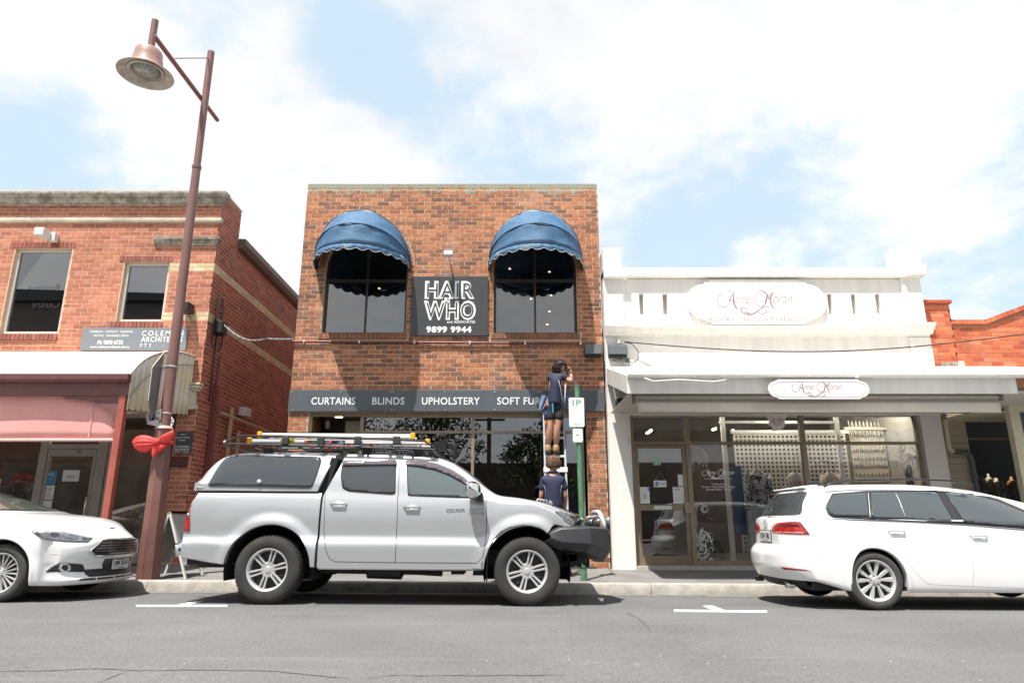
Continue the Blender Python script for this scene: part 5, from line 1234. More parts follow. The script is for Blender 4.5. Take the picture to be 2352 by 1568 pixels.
MB().lathe([(0,0),(.03,0),(.04,.03),(.02,.05),(.045,.08),(0,.1)],(q.x,D3-.08,q.z-.06),12).build('body',M_OFF,ins,smooth=True);MB().bar((q.x,D3-.08,q.z-.05),(q.x,D3,q.z-.07),.02).build('arm',M_OFF,ins)
oc=thing('service_cable','long black service cable sagging across the white shop front to the right','cable',tuple(at(1434,785,D3-.1)))
A=at(1434,785,D3-.08);Bq=at(2420,758,11.4);MB().tube([A.lerp(Bq,i/40)-Vector((0,0,.28*sin(pi*i/40)))for i in range(41)],.011,6).build('cable',M_BLK,oc,smooth=True)
MB().tube([A,at(1452,790,D3-.1),at(1466,806,D3-.1),at(1466,825,D3-.1),at(1452,834,D3-.06),at(1440,826,D3-.05)],.008,6).build('loop',M_BLK,oc,smooth=True)
bx('cable_clamp',at(1436,826,D3).x,at(1444,826,D3).x,D3-.08,D3-.002,at(1436,832,D3).z,at(1436,824,D3).z,M_BOX,oc)
wr_=MB()
for s in range(5):q0_=at(1398+s*6,822,D3-.05);q1_=at(1402+s*8,822,D3-.05);wr_.tube([q0_,(q0_+q1_)/2+Vector((.03,0,-.05-.02*s)),at(1428+s,822+s,D3-.05)],.004,5)
wr_.build('thin_wires',M_BLK,oc,smooth=True)
cam_=thing('security_camera','dome security camera on a small brown bracket in the canopy corner','camera',tuple(at(1428,945,D3-.1)))
q0=at(1417,938,D3-.15);q1=at(1441,915,D3-.15);bx('bracket',q0.x,q1.x,D3-.2,D3-.005,q0.z,q1.z,M_BRDARK,cam_,.008);q=at(1430,942,D3-.12)
MB().lathe([(0,-.07),(.03,-.06),(.05,-.03),(.055,0),(.06,.03),(0,.031)],(q.x,D3-.12,q.z+.01),16).build('dome',M_BOX,cam_,smooth=True)
bx('doorbell',at(1441,1010,D3).x,at(1447,1010,D3).x,D3-.02,D3,at(1441,1020,D3).z,at(1441,1004,D3).z,M_OFF,wb,.003)
# ------------------------------------------------------------------ orange brick gabled shop at the right edge
D4=12.85
B4=brick_mat('orange_brick',[(0,(.42,.085,.04)),(.3,(.55,.13,.055)),(.8,(.66,.18,.08)),(1,(.68,.24,.13))],.12)
M_MORT4=mat('mortar_orange',(.42,.20,.12),.95)
M_CRMW=mat('cream_weatherboard',(.56,.52,.37),.6,var=.06,scale=3)
rbd=thing('orange_brick_building','orange red brick gabled shop with a brick pier beside the white shop','building',(9.2,D4,.1))
def Z4(y,x=2260):return at(x,y,D4).z
def X4(x,y):return at(x,y,D4).x
ox0=WX1+.03;pw1=X4(2177,740);zbb=Z4(848)
top_pts=[(ox0,Z4(745)),(X4(2262,745),Z4(745)),(X4(2352,711),Z4(711,2352)),(X4(2352,711)+2.5,Z4(711,2352)+1.0),(X4(2352,711)+5.0,Z4(711,2352)-.1),(X4(2352,711)+5.0,zbb-.5),(ox0,zbb-.5)]
wr4=MB().prism(top_pts,D4,D4+.3).build('wall',M_MORT4,rbd)
def topz(u):
 x=ox0+u
 for(a,b),(c,d)in zip(top_pts[:-1],top_pts[1:4]):
  if a<=x<=c:return b+(d-b)*(x-a)/(c-a)
 return 0
def bl4(z0,z1):
 out=[(-.1,pw1-ox0)]
 if z1>top_pts[1][1]:out.append((-1,(top_pts[1][0]-ox0)+(z1+.02-top_pts[1][1])/(top_pts[2][1]-top_pts[1][1])*(top_pts[2][0]-top_pts[1][0])))
 return out
brick_wall(wr4,(ox0,D4,0),(1,0,0),(0,-1,0),3.6,Z4(711,2352)+.2,zbb-.02,bl4,B4,110,lambda p:p.x,rnd=31)
# sloping coping of headers
rng=random.Random(41);mb=MB()
for(a,b)in((top_pts[0],top_pts[1]),(top_pts[1],top_pts[2]),(top_pts[2],top_pts[3])):
 L=sqrt((b[0]-a[0])**2+(b[1]-a[1])**2);n=int(L/.115);ux,uz=(b[0]-a[0])/L,(b[1]-a[1])/L
 for i in range(n):
  u0=L*i/n+.004;u1=L*(i+1)/n-.004
  P=[(a[0]+ux*u-uz*v,a[1]+uz*u+ux*v)for u,v in((u0,.0),(u1,.0),(u1,.085),(u0,.085))]
  mb.add([(x,D4-.05,z)for x,z in P]+[(x,D4+.3,z)for x,z in P],[(0,1,2,3),(0,4,5,1),(1,5,6,2),(2,6,7,3),(3,7,4,0)],rng.random())
stuff(mb.build('brick_coping',B4,wr4,fix=False))
pp=MB().box(ox0,pw1,D4-.11,D4+.35,zbb-.1,Z4(700)).build('pier',M_MORT4,rbd)
brick_wall(pp,(ox0,D4-.11,0),(1,0,0),(0,-1,0),pw1-ox0,Z4(703),zbb-.02,lambda a,b:[],B4,60,lambda p:p.x,rnd=33)
brick_wall(pp,(pw1,D4-.11,0),(0,1,0),(1,0,0),.11,Z4(703),zbb-.02,lambda a,b:[],B4,0,lambda p:p.x,rnd=34)
bx('pier_cap',ox0-.05,pw1+.04,D4-.17,D4+.4,Z4(702),Z4(694),B4,rbd,.01)
bx('ledge',X4(2152,840),X4(2192,840),D4-.15,D4-.0,Z4(848),Z4(836),M_STONE,rbd,.01)
bx('flashing',X4(2152,848),ox0+8,D4-.2,D4-.01,zbb-.08,zbb-.01,M_WTRIM,rbd,.005)
bx('end_wall',ox0+.002,ox0+.25,D4+.3,22,-.3,4.4,M_SIDE,rbd,0);bx('roof',ox0+.26,ox0+9,D4+.3,22,4.2,4.4,M_SIDE,rbd,0)
bx('junction_box',X4(2193,840),X4(2207,840),D4-.12,D4-.02,Z4(846),Z4(832),M_OFF,rbd,.008)
# timber shop front under the canopy
bwx0=X3(2162,950);bwx1=at(2212,970,D4).x
zw_t=at(2200,950,D4).z+.4
for i in range(24):
 z=.3+i*.13;bx('weatherboard',bwx0,bwx1,D4-.06+0,D4-.02,z,z+.126,mat('tan_weatherboard',(.40,.345,.25),.6,var=.06,scale=4),rbd,.006)
bx('wall_base',bwx0,bwx1,D4-.02,D4+.2,-.3,zw_t+.4,MATS['tan_weatherboard'],rbd,0)
opx1=at(2321,950,11.9).x
dr=thing('drain_pipe','cream downpipe turning into a dark grey pipe beside the tan weatherboards','pipe',tuple(at(2190,1040,D4-.2)))
yp=D4-.2;a=at(2168,950,yp);b=at(2180,1030,yp);c=at(2190,1037,yp);d=at(2222,1040,yp);e=at(2230,1050,yp)
MB().tube([a+Vector((0,0,.5)),a,b,b.lerp(c,.6),c],.045,12).build('upper_pipe',M_CRMW,dr,smooth=True)
MB().tube([c,d,d.lerp(e,.7),e,Vector((e.x+.02,yp,path_z(8,yp)))],.045,12).build('lower_pipe',M_BOX,dr,smooth=True)
# jewellery shop window, dark, with post, transom and boards above
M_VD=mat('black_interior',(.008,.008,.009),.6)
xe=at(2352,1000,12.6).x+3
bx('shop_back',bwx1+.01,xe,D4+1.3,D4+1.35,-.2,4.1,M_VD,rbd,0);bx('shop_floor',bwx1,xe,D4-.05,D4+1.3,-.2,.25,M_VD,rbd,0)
bx('transom',bwx1+.01,xe,D4-.02,D4+.04,at(2240,1010,D4).z,at(2240,1006,D4).z,mat('timber_transom',(.25,.14,.07),.5),rbd,.003)
MB().box(bwx1+.01,xe,D4+.005,D4+.011,.4,at(2240,1010,D4).z).build('pane',G_SHOP,rbd);bx('window_frame',bwx1+.01,xe,D4-.01,D4+.05,.26,.4,M_BOX,rbd)
M_CB=mat('cream_board',(.52,.47,.33),.6,var=.05)
for i in range(9):
 x=bwx0+.05+i*.19;bx('soffit_board',x,x+.184,D4-1.2,D4-.07,cz_b-.08,cz_b-.05,M_CB,rbd,.005)
py_=11.6;xq0,xq1=at(2318,941,py_).x,at(2341,941,py_).x
pst=thing('cream_post_front','cream timber shop post and panel at the right edge of the photo','post',(xq0,py_,.1))
bx('post',xq0,xq1,py_,py_+.13,path_z(9,py_),cz_b+.02,M_CRMW,pst,.008)
bx('header_board',xq0-.02,xq0+3,py_-.03,py_+.1,at(2330,944,py_).z,at(2330,910,py_).z,M_CRMW,pst,.006);bx('header_board',xq0-.02,xq0+3,py_-.04,py_+.1,at(2330,909,py_).z,at(2330,890,py_).z,M_CRMW,pst,.006)
bx('blue_panel',xq1+.01,xq1+2,py_+.04,py_+.08,1.0,at(2350,946,py_).z,mat('navy_panel',(.03,.035,.07),.4),pst)
bx('side_lining',xq0-.18,xq0-.01,py_+.1,D4+.2,at(2300,945,12).z,cz_b+.03,M_CB,rbd,.006)
M_GOLD=mat('pale_bust',(.46,.40,.28),.5);M_GOLD2=mat('amber_bust',(.40,.16,.05),.5)
for i,(x,y,s,mm,lab)in enumerate(((2290,1115,1.1,M_GOLD,'cream curved jewellery bust draped with a chain in the dark window'),(2272,1105,.7,MATS['orange']if 'orange' in MATS else M_GOLD,'slim cream jewellery stand in the dark window'),(2325,1112,.9,M_GOLD2,'amber jewellery bust at the right of the dark window'))):
 q=at(x,y,D4+.35);t=thing('jewellery_bust',lab,'display bust',(q.x,D4+.35,q.z-.25))
 MB().lathe([(0,-.25),(.05*s,-.25),(.02*s,-.2),(.05*s,-.1),(.1*s,-.02),(.085*s,.05),(.03*s,.09),(.028*s,.14),(0,.15)],tuple(q),16).build('bust',mm,t,smooth=True)
 MB().tube([q+Vector((.05*s*cos(a_*.4),-.09*s,.05+.0-.1*s*abs(sin(a_*.4))))for a_ in range(9)],.005,5).build('chain',mat('gold_chain',(.6,.42,.15),.3,metal=1),t)
for i,(x0,x1)in enumerate(((2243,2262),(2250,2270))):
 mb=MB();A=at(x0,1092+i*6,D4+.25);Bq=at(x1,1130,D4+.25);mb.tube([A,A.lerp(Bq,.4)+Vector((.07,0,.06)),A.lerp(Bq,.8)+Vector((.05,0,0)),Bq],.008,6);tag(mb.build('gold_necklace',MATS['gold_chain'],None,smooth=True),('outer' if i==0 else 'inner')+' gold necklace loop hanging beside the dark grey pipe','necklace')
RBL=['small cream ring box nearest the grey pipe','small white ring box right of the first cream one','cream ring box below the bent bust','white ring box at the far end of the row']
for i in range(4):
 x=2262+i*22;q=at(x,1128+(i%3)*5,D4+.2);tag(MB().box(q.x-.03,q.x+.03,D4+.18,D4+.24,q.z-.03,q.z+.03+.01*(i%3)).build('ring_box',mat('ring_box_cream',(.42,.38,.28),.6)if i%2 else M_OFF,None,bevel=.006),RBL[i],'box','ring boxes in the jewellery window')
# ------------------------------------------------------------------ the far side of the street, behind the camera (seen only mirrored in the glass)
ob=thing('opposite_office_building','grey brick office block with sloped roof across the street, mirrored in the tall upstairs window','building',(-28,-19,0))
M_OB=mat('grey_brick_far',(.13,.12,.115),.8,var=.15,scale=1);M_OBD=mat('dark_roof_far',(.05,.05,.055),.6)
MB().box(-48,-20,-30,-18,-.5,15.4).build('wall',M_OB,ob);MB().prism([(-49,15.4),(-19,15.4),(-19.5,15.8),(-40,16.4)],-30,-17.5).build('roof',M_OBD,ob)
for i in range(7):
 for j in range(3):bx('window',-47+i*3.9,-44.6+i*3.9,-18,-17.95,2+j*3.6,4.2+j*3.6,M_OBD,ob,0)
YO=-17.9;tot=2*(D2+.105)-YO
MLT=mat('sign_letter_grey',(.62,.62,.62),.5)
for s,y0,y1,xl in(('Business',652,668,66),('Technology',670,690,56),('Centre',690,706,76)):
 A=at(135,y1,tot);Bq=at(xl,y0,tot)
 text_fit('lettering',s,(A.x,YO,A.z),(Bq.x,YO,Bq.z),MLT,ob,back=Vector((0,-1,0)))
ob2=thing('opposite_shop_row','low brown shop row across the street, mirrored in the shop windows','building',(6,-18,0))
MB().box(-14,26,-26,-17.5,-.5,4.6).build('wall',mat('brown_far',(.10,.07,.055),.85,var=.2,scale=1),ob2)
for i in range(8):bx('window',-12.5+i*4.7,-9.2+i*4.7,-17.5,-17.44,.6,3.0,M_OBD,ob2,0)
M_LEAFG=mat('foliage',(.045,.075,.022),.6,col2=(.085,.12,.035),var=.4,scale=2);M_BARK=mat('bark',(.07,.055,.045),.9,var=.3,scale=8)
def far_tree(x,y,h,r,seed,label):
 t=thing('street_tree',label,'tree',(x,y,.1),'street trees across the road');rng=random.Random(seed)
 tm=MB();tm.tube([(x,y,0),(x+.1,y,h*.3),(x-.05,y,h*.55),(x,y,h*.8)],[.22,.17,.12,.04],9)
 for k in range(9):
  a=k*2.4;z0=h*(.32+.05*k);tm.tube([(x,y,z0),(x+r*.35*cos(a),y+r*.35*sin(a),z0+h*.14),(x+r*.8*cos(a),y+r*.8*sin(a),z0+h*.26)],[.08,.05,.015],6)
 tm.build('trunk',M_BARK,t,smooth=True);cm=MB()
 cl=[(rng.gauss(0,.45),rng.gauss(0,.45),rng.uniform(-.8,.9),rng.uniform(.22,.42))for _ in range(34)]
 for i in range(3400):
  a,b,c,s=cl[i%len(cl)];u=Vector((rng.gauss(0,1),rng.gauss(0,1),rng.gauss(0,1))).normalized()*s*rng.random()**.4
  p=Vector((x+(a+u.x)*r,y+(b+u.y)*r,h*.68+(c+u.z)*h*.30));d=Vector((rng.gauss(0,1),rng.gauss(0,1),rng.gauss(0,1))).normalized();e=d.orthogonal().normalized();q=rng.uniform(.07,.16)
  cm.add([p-d*q,p+e*q*.5,p+d*q,p-e*q*.5],[(0,1,2,3)])
 stuff(cm.build('crown',M_LEAFG,t,fix=False))
far_tree(-4.6,-13.5,8.2,2.6,1,'broad green tree across the road, mirrored at the left of the shop glass')
far_tree(1.2,-14.0,6.6,1.9,2,'smaller green tree across the road, mirrored at the right of the shop glass')
far_tree(-10.5,-13.0,7.4,2.3,3,'leafy tree across the road before the grey office block')
pl_=thing('far_utility_pole','dark utility pole across the road between two trees','pole',(-1.3,-13.2,0));MB().tube([(-1.3,-13.2,0),(-1.3,-13.2,8.6)],.12,8).build('pole',M_BARK,pl_)
bx('cross_arm',-2.2,-.4,-13.26,-13.14,6.6,6.72,M_BARK,pl_,0);bx('cross_arm',-2.0,-.6,-13.26,-13.14,7.5,7.6,M_BARK,pl_,0)
# ------------------------------------------------------------------ vehicle helpers
def lerp_tab(tab):
 """smooth curve through (x, value) pairs, without overshoot"""
 xs=[p[0]for p in tab];ys=[p[1]for p in tab];n=len(xs)
 d=[(ys[i+1]-ys[i])/(xs[i+1]-xs[i])for i in range(n-1)]
 m=[d[0]]+[0 if d[i-1]*d[i]<=0 else 2*d[i-1]*d[i]/(d[i-1]+d[i])for i in range(1,n-1)]+[d[-1]]
 def f(x):
  if x<=xs[0]:return ys[0]
  if x>=xs[-1]:return ys[-1]
  i=0
  while x>xs[i+1]:i+=1
  h=xs[i+1]-xs[i];t=(x-xs[i])/h
  return(2*t**3-3*t*t+1)*ys[i]+(t**3-2*t*t+t)*h*m[i]+(-2*t**3+3*t*t)*ys[i+1]+(t**3-t*t)*h*m[i+1]
 return f
def sstep(a,b,x):
 t=min(1,max(0,(x-a)/(b-a)));return t*t*(3-2*t)
def loft(x0,x1,bot,belt,edge,top,side,wbelt,wedge,arches=(),deform=None,dx=.035,nlow=18,ngreen=8,ntop=9,rocker=.2,flare=.0,crown=1.0,ncap=10,flare_w=.12):
 """car body shell. bot/belt/edge/top: heights along x; side(x,z): half width below the belt; wbelt/wedge: half widths at the belt and at the roof edge"""
 st=set();x=x0
 n=int((x1-x0)/dx)
 for i in range(n+1):st.add(round(x0+(x1-x0)*i/n,4))
 for(cx_,cz_,R)in arches:
  st={s for s in st if not(cx_-R-.03<s<cx_+R+.03)}
  for k in range(33):
   a=pi*k/32;s=round(cx_-R*cos(a),4)
   if x0<=s<=x1:st.add(s)
  for s in(cx_-R-.004,cx_+R+.004,cx_-R-.05,cx_+R+.05):
   if x0<s<x1:st.add(round(s,4))
 xs=sorted(st);mb=MB();rows=None;ring_n=None;vs=[]
 for x in xs:
  zb=bot(x)
  for(cx_,cz_,R)in arches:
   if abs(x-cx_)<=R+1e-6:zb=max(zb,cz_+sqrt(max(0,R*R-(x-cx_)**2)))
  zs=belt(x);ze=edge(x);zt=top(x);zb=min(zb,zs-.03)
  def sw(z):
   w_=side(x,z)
   for(cx_,cz_,R)in arches:
    d=sqrt((x-cx_)**2+max(0,z-cz_)**2)if z>cz_-.25 else 9
    if z>cz_-.25:w_+=flare*sstep(R+flare_w,R+.015,d)
   return w_
  half=[(sw(zb)-.09,zb+.015),(sw(zb)-.012,zb),(sw(zb),zb+.012)]
  for j in range(1,nlow+1):
   z=zb+.012+(zs-zb-.012)*j/nlow;half.append((sw(z)if j<nlow else min(sw(z),wbelt(x)+.02),z))
  w0=wbelt(x);w1=wedge(x)
  for j in range(1,ngreen+1):
   t=j/ngreen;half.append((w0+(w1-w0)*t+.018*sin(pi*t)*(ze-zs)/.4,zs+(ze-zs)*t))
  for j in range(1,ntop+1):
   a=pi/2*j/ntop;half.append((w1*cos(a)if j<ntop else 0,ze+(zt-ze)*sin(a)**crown))
  if ring_n is None:ring_n=len(half)
  full=[(-w_,z)for w_,z in half]+[(w_,z)for w_,z in reversed(half[:-1])]
  vs+=[(x,y,z)for y,z in full]
  rows=len(full)
  if x==xs[0]:first=half
  last=half
 fs=[(i*rows+j,i*rows+j+1,(i+1)*rows+j+1,(i+1)*rows+j)for i in range(len(xs)-1)for j in range(rows-1)]
 mb.add(vs,fs)
 for xe,hf in((xs[0],first),(xs[-1],last)):
  cv=[(xe,w_*(2*c/ncap-1),z)for w_,z in hf[1:]for c in range(ncap+1)]
  mb.add(cv,[(i*(ncap+1)+c,i*(ncap+1)+c+1,(i+1)*(ncap+1)+c+1,(i+1)*(ncap+1)+c)for i in range(len(hf)-2)for c in range(ncap)])
 if deform:mb.v=[tuple(deform(*p))for p in mb.v]
 return mb
def weld(o,dist=.0012,sharp=38):
 bm=bmesh.new();bm.from_mesh(o.data);bmesh.ops.remove_doubles(bm,verts=bm.verts[:],dist=dist);bmesh.ops.dissolve_degenerate(bm,edges=bm.edges[:],dist=.0002)
 bmesh.ops.recalc_face_normals(bm,faces=bm.faces[:]);bm.to_mesh(o.data);bm.free();o.data.shade_smooth();o.data.set_sharp_from_angle(angle=radians(sharp))
class Car:
 def __init__(s,root,loc):
  s.root=root;s.loc=Vector(loc);s.shells=[]
 def shell(s,o):s.shells.append(o)
 def bvh(s):
  vs,fs=[],[]
  for o in s.shells:
   n=len(vs);vs+=[v.co.copy()for v in o.data.vertices];fs+=[tuple(i+n for i in p.vertices)for p in o.data.polygons]
  s.tree=BVHTree.FromPolygons(vs,fs);s.eye=Vector((0,0,EYE))-s.loc
 def hit(s,x,y):
  """where the sight line of a photo spot meets the bodywork (car's own coordinates)"""
  u=(x-1176)/FOC;v=(784-y)/FOC
  d=Vector((u,cos(TH)-v*sin(TH),sin(TH)+v*cos(TH))).normalized()
  r=s.tree.ray_cast(s.eye,d,60)
  if r[0]is None:
   best=None
   for k in range(40):
    q=s.eye+d*(7.5+k*.12);nn=s.tree.find_nearest(q)
    if best is None or nn[3]<best[1]:best=(nn[0],nn[3])
   return best[0],d
  return r[0],d
 def fill(s,poly,step):
  P=[];n=len(poly)
  for i in range(n):
   a=Vector(poly[i]);b=Vector(poly[(i+1)%n]);k=max(1,int((b-a).length/step))
   P+=[a.lerp(b,j/k)for j in range(k)]
  nb=len(P);xs=[p.x for p in P];ys=[p.y for p in P]
  def inside(x,y):
   c=False;j=nb-1
   for i in range(nb):
    if(P[i].y>y)!=(P[j].y>y)and x<(P[j].x-P[i].x)*(y-P[i].y)/(P[j].y-P[i].y+1e-12)+P[i].x:c=not c
    j=i
   return c
  Q=list(P);y=min(ys)+step/2;r=0
  while y<max(ys):
   x=min(xs)+step/2+(step/2 if r%2 else 0)
   while x<max(xs):
    if inside(x,y)and min((Vector((x,y))-p).length for p in P)>step*.45:Q.append(Vector((x,y)))
    x+=step
   y+=step;r+=1
  res=delaunay_2d_cdt(Q,[(i,(i+1)%nb)for i in range(nb)],[],1,1e-4)
  return res[0],[f for f in res[2]if len(f)>=3],nb
 def panel(s,name,poly,m,off=.003,step=6,mirror=False,rnd=0,parent=None,skirt=.006):
  """a panel lying on the bodywork whose outline is given by photo spots; optionally its twin on the other flank"""
  if rnd:poly=round_poly(poly,rnd)
  vs,fs,nb=s.fill(poly,step);out=[]
  for v in vs:p,d=s.hit(v.x,v.y);out.append(p-d*off)
  dirs=[s.hit(v.x,v.y)[1]for v in vs]if skirt else[]
  edges={}
  for f in fs:
   for i in range(len(f)):
    e=(f[i],f[(i+1)%len(f)]);edges[e]=1
  rim=[e for e in edges if(e[1],e[0])not in edges]
  objs=[]
  for sgn in((1,-1)if mirror else(1,)):
   T=(lambda p:Vector((p.x,p.y*sgn,p.z)))
   mb=MB();mb.add([T(p)for p in out],[tuple(f)if sgn==1 else tuple(reversed(f))for f in fs])
   if skirt:
    for a,b in rim:mb.add([T(out[a]),T(out[b]),T(out[b]+dirs[b]*(off+skirt)),T(out[a]+dirs[a]*(off+skirt))],[(0,1,2,3)])
   me=mb.mesh(name,m,smooth=40,fix=False);o=bpy.data.objects.new(name,me);C.objects.link(o);adopt(o,parent or s.root);objs.append(o)
   bm=bmesh.new();bm.from_mesh(me);bmesh.ops.remove_doubles(bm,verts=bm.verts[:],dist=1e-5);bmesh.ops.recalc_face_normals(bm,faces=bm.faces[:]);bm.to_mesh(me);bm.free()
   me.update();c0=sum((p.normal.y*sgn*p.area for p in me.polygons),0)
  return objs[0]
 def line(s,name,pts,m,w=.006,off=.0015,mirror=True,parent=None,step=6):
  """seam or trim strip along photo spots"""
  P=[]
  for a,b in zip(pts[:-1],pts[1:]):
   a=Vector(a);b=Vector(b);k=max(1,int((b-a).length/step));P+=[a.lerp(b,j/k)for j in range(k)]
  P.append(Vector(pts[-1]));H=[s.hit(p.x,p.y)for p in P];Q=[p-d*off for p,d in H];o=None
  for sgn in((1,-1)if mirror else(1,)):
   mb=MB();mb.tube([Vector((q.x,q.y*sgn,q.z))for q in Q],w/2,5);o2=mb.build(name,m,parent or s.root,smooth=True,fix=False);o=o or o2
  return o
def round_poly(poly,r):
 out=[];n=len(poly)
 for i in range(n):
  a=Vector(poly[i-1]);b=Vector(poly[i]);c=Vector(poly[(i+1)%n]);ra=min(r,(a-b).length*.45);rc=min(r,(c-b).length*.45)
  p=b+(a-b).normalized()*ra;q=b+(c-b).normalized()*rc
  for k in range(5):t=k/4;out.append(tuple((1-t)**2*p+2*t*(1-t)*b+t*t*q))
 return out
M_TYRE=mat('tyre_rubber',(.05,.049,.048),.85,var=.15,scale=20,bump=.3,bscale=60)
M_ALLOY=mat('alloy_wheel',(.62,.62,.62),.35,metal=.5)
M_ALLOYD=mat('alloy_dark',(.03,.03,.032),.6)
M_TRIMB=mat('black_trim',(.022,.022,.024),.35)
M_SEAM=mat('panel_gap',(.01,.01,.01),.8)
M_PLB=mat('matt_black_plastic',(.022,.022,.024),.6,bump=.2,scale=10,bscale=200)
M_CHROME=mat('chrome',(.75,.75,.76),.08,metal=1)
def wheel(parent,cx,cy,cz,R,wd,rr,style,sgn=-1,dust=None):
 """sgn -1: outer face towards -y"""
 y0=cy;s=sgn;sw=(R-rr)
 prof=[(rr-.01,s*(wd*.36)),(rr,s*(wd*.46)),(rr+sw*.10,s*(wd*.485)),(rr+sw*.35,s*wd*.515),(rr+sw*.55,s*wd*.52),(rr+sw*.78,s*wd*.49),(rr+sw*.9,s*wd*.455),(R-.012,s*wd*.42),(R-.002,s*wd*.33),(R,0),(R-.002,-s*wd*.33),(R-.012,-s*wd*.42),(rr+sw*.6,-s*wd*.51),(rr,-s*wd*.46),(rr-.02,-s*wd*.3)]
 tw=MB();tw.lathe(prof,(cx,y0,cz),64,'Y',closed=True)
 nt_=52 if style=='truck' else 60
 for i in range(nt_):
  a=2*pi*i/nt_
  for(ya,yb,sh)in((.30,.43,0),(.10,.27,.5),(-.08,.08,0),(-.27,-.10,.5),(-.43,-.30,0)):
   b=a+sh*2*pi/nt_;hw=.30*2*pi/nt_;dr=.006 if style=='truck' else .003;r0=R-(.012 if abs(ya+yb)>.6 else .004)
   q=[(r,t,y)for r in(r0,R+dr-(.008 if abs(ya+yb)>.6 else 0))for t in(b-hw,b+hw)for y in(ya*wd,yb*wd)]
   vs=[(cx+r*cos(t),y0+y,cz+r*sin(t))for r,t,y in q]
   tw.add(vs,[(0,1,3,2),(4,6,7,5),(0,4,5,1),(2,3,7,6),(0,2,6,4),(1,5,7,3)])
 w=tw.build('wheel',dust or M_TYRE,parent,smooth=35,fix=False)
 rim=MB();yo=s*wd*.44
 rim.lathe([(rr-.0,yo),(rr+.006,yo+s*.006),(rr-.004,yo+s*.008),(rr-.022,yo-s*.01),(rr-.03,yo-s*.05),(rr-.035,-s*wd*.3),(rr-.02,-s*wd*.42),(rr,-s*wd*.42)],(cx,y0,cz),56,'Y',closed=True)
 ro=rim.build('rim',M_ALLOY,w,smooth=40,fix=False)
 MB().lathe([(0,s*wd*.10),(rr-.036,s*wd*.10),(rr-.036,s*wd*.06),(0,s*wd*.06)],(cx,y0,cz),40,'Y').build('brake_disc',M_ALLOYD,w,smooth=40)
 sp=MB()
 def spoke(r0,r1,t0,t1,w0,w1,ya,yb,th=.022):
  """tapered spoke from radius r0 at angle t0 to r1 at t1"""
  p=Vector((r0*cos(t0),0,r0*sin(t0)));q=Vector((r1*cos(t1),0,r1*sin(t1)));d=(q-p).normalized();n_=Vector((-d.z,0,d.x))
  vs=[]
  for(c_,ww,yy)in((p,w0,ya),(q,w1,yb)):
   for(k,o_)in((-1,-s*th),(-.62,0),(.62,0),(1,-s*th)):v=c_+n_*ww/2*k;vs.append((cx+v.x,y0+yy+o_-0,cz+v.z))
  sp.add(vs,[(0,1,5,4),(1,2,6,5),(2,3,7,6),(3,0,4,7),(0,3,2,1),(4,5,6,7)])
 yh=s*wd*.30
 if style=='truck':
  for i in range(6):
   t=2*pi*i/6+.26
   for k in(-1,1):spoke(.058,rr-.018,t+k*.30,t+k*.115,.026,.030,yh+s*.012,yo-s*.012)
  hubr,lug=.082,6
 elif style=='wagon':
  for i in range(5):
   t=2*pi*i/5+.35
   for k in(-1,1):spoke(.045,rr-.016,t+k*.18,t+k*.30,.030,.062,yh+s*.008,yo-s*.010)
  hubr,lug=.062,5
 else:
  for i in range(10):
   t=2*pi*i/10+.1
   for k in(-1,1):spoke(.05,rr-.014,t+k*.10,t+k*.155,.014,.026,yh+s*.006,yo-s*.010,.016)
  hubr,lug=.06,5
 sp.build('spokes',M_ALLOY,w,smooth=30,fix=False)
 MB().lathe([(0,yh+s*.022),(.030,yh+s*.020),(.034,yh+s*.012),(hubr,yh+s*.008),(hubr+.012,yh-s*.012),(hubr,yh-s*.05),(0,yh-s*.05)],(cx,y0,cz),28,'Y').build('hub',M_ALLOY,w,smooth=30)
 ln_=MB()
 for i in range(lug):
  t=2*pi*i/lug+.5;ln_.lathe([(0,yh+s*.012),(.011,yh+s*.010),(.013,yh-s*.002),(0,yh-s*.003)],(cx+(hubr-.012)*cos(t),y0,cz+(hubr-.012)*sin(t)),8,'Y')
 ln_.build('wheel_nuts',M_ALLOYD,w)
 return w
def car_paint(name,col,metal=0.0,rough=.35,flake=0.0):
 m=mat(name,col,rough,metal=metal,coat=1.0,var=.02,scale=1.5);return m
M_WPAINT=car_paint('white_car_paint',(.80,.80,.80),0,.4)
M_SILV=car_paint('silver_car_paint',(.46,.47,.49),.45,.38)
M_CGLASS=glass('car_glass',(.16,.18,.18),1.6,boost=.10)
M_CGLASSL=glass('car_glass_light',(.42,.48,.47),1.55,boost=.08)
M_CAB=mat('cabin_dark',(.03,.03,.032),.8)
M_LENS=glass('lamp_lens',(.85,.86,.87),1.5,boost=.06)
M_REDL=mat('red_lamp',(.42,.012,.012),.15,coat=1.0,var=.2,scale=25);M_REDD=mat('dark_red_lamp',(.20,.008,.010),.15,coat=1.0)
M_LAMPS=mat('lamp_silver',(.62,.63,.65),.18,metal=.7,var=.25,scale=22)
M_WELL=mat('wheel_well',(.012,.012,.012),.9)
def wells(root,wx,wz,R,yo,yi):
 for sg in(1,-1):
  n=18;vs=[]
  for k in range(n+1):
   a=-.25+(pi+.5)*k/n
   for y in(yo,yi):vs.append((wx+R*cos(a),sg*y,wz+R*sin(a)))
  mb=MB();mb.add(vs,[(2*k,2*k+1,2*k+3,2*k+2)for k in range(n)]+[tuple(2*k+1 for k in range(n+1))]);mb.build('wheel_well',M_WELL,root,smooth=30)
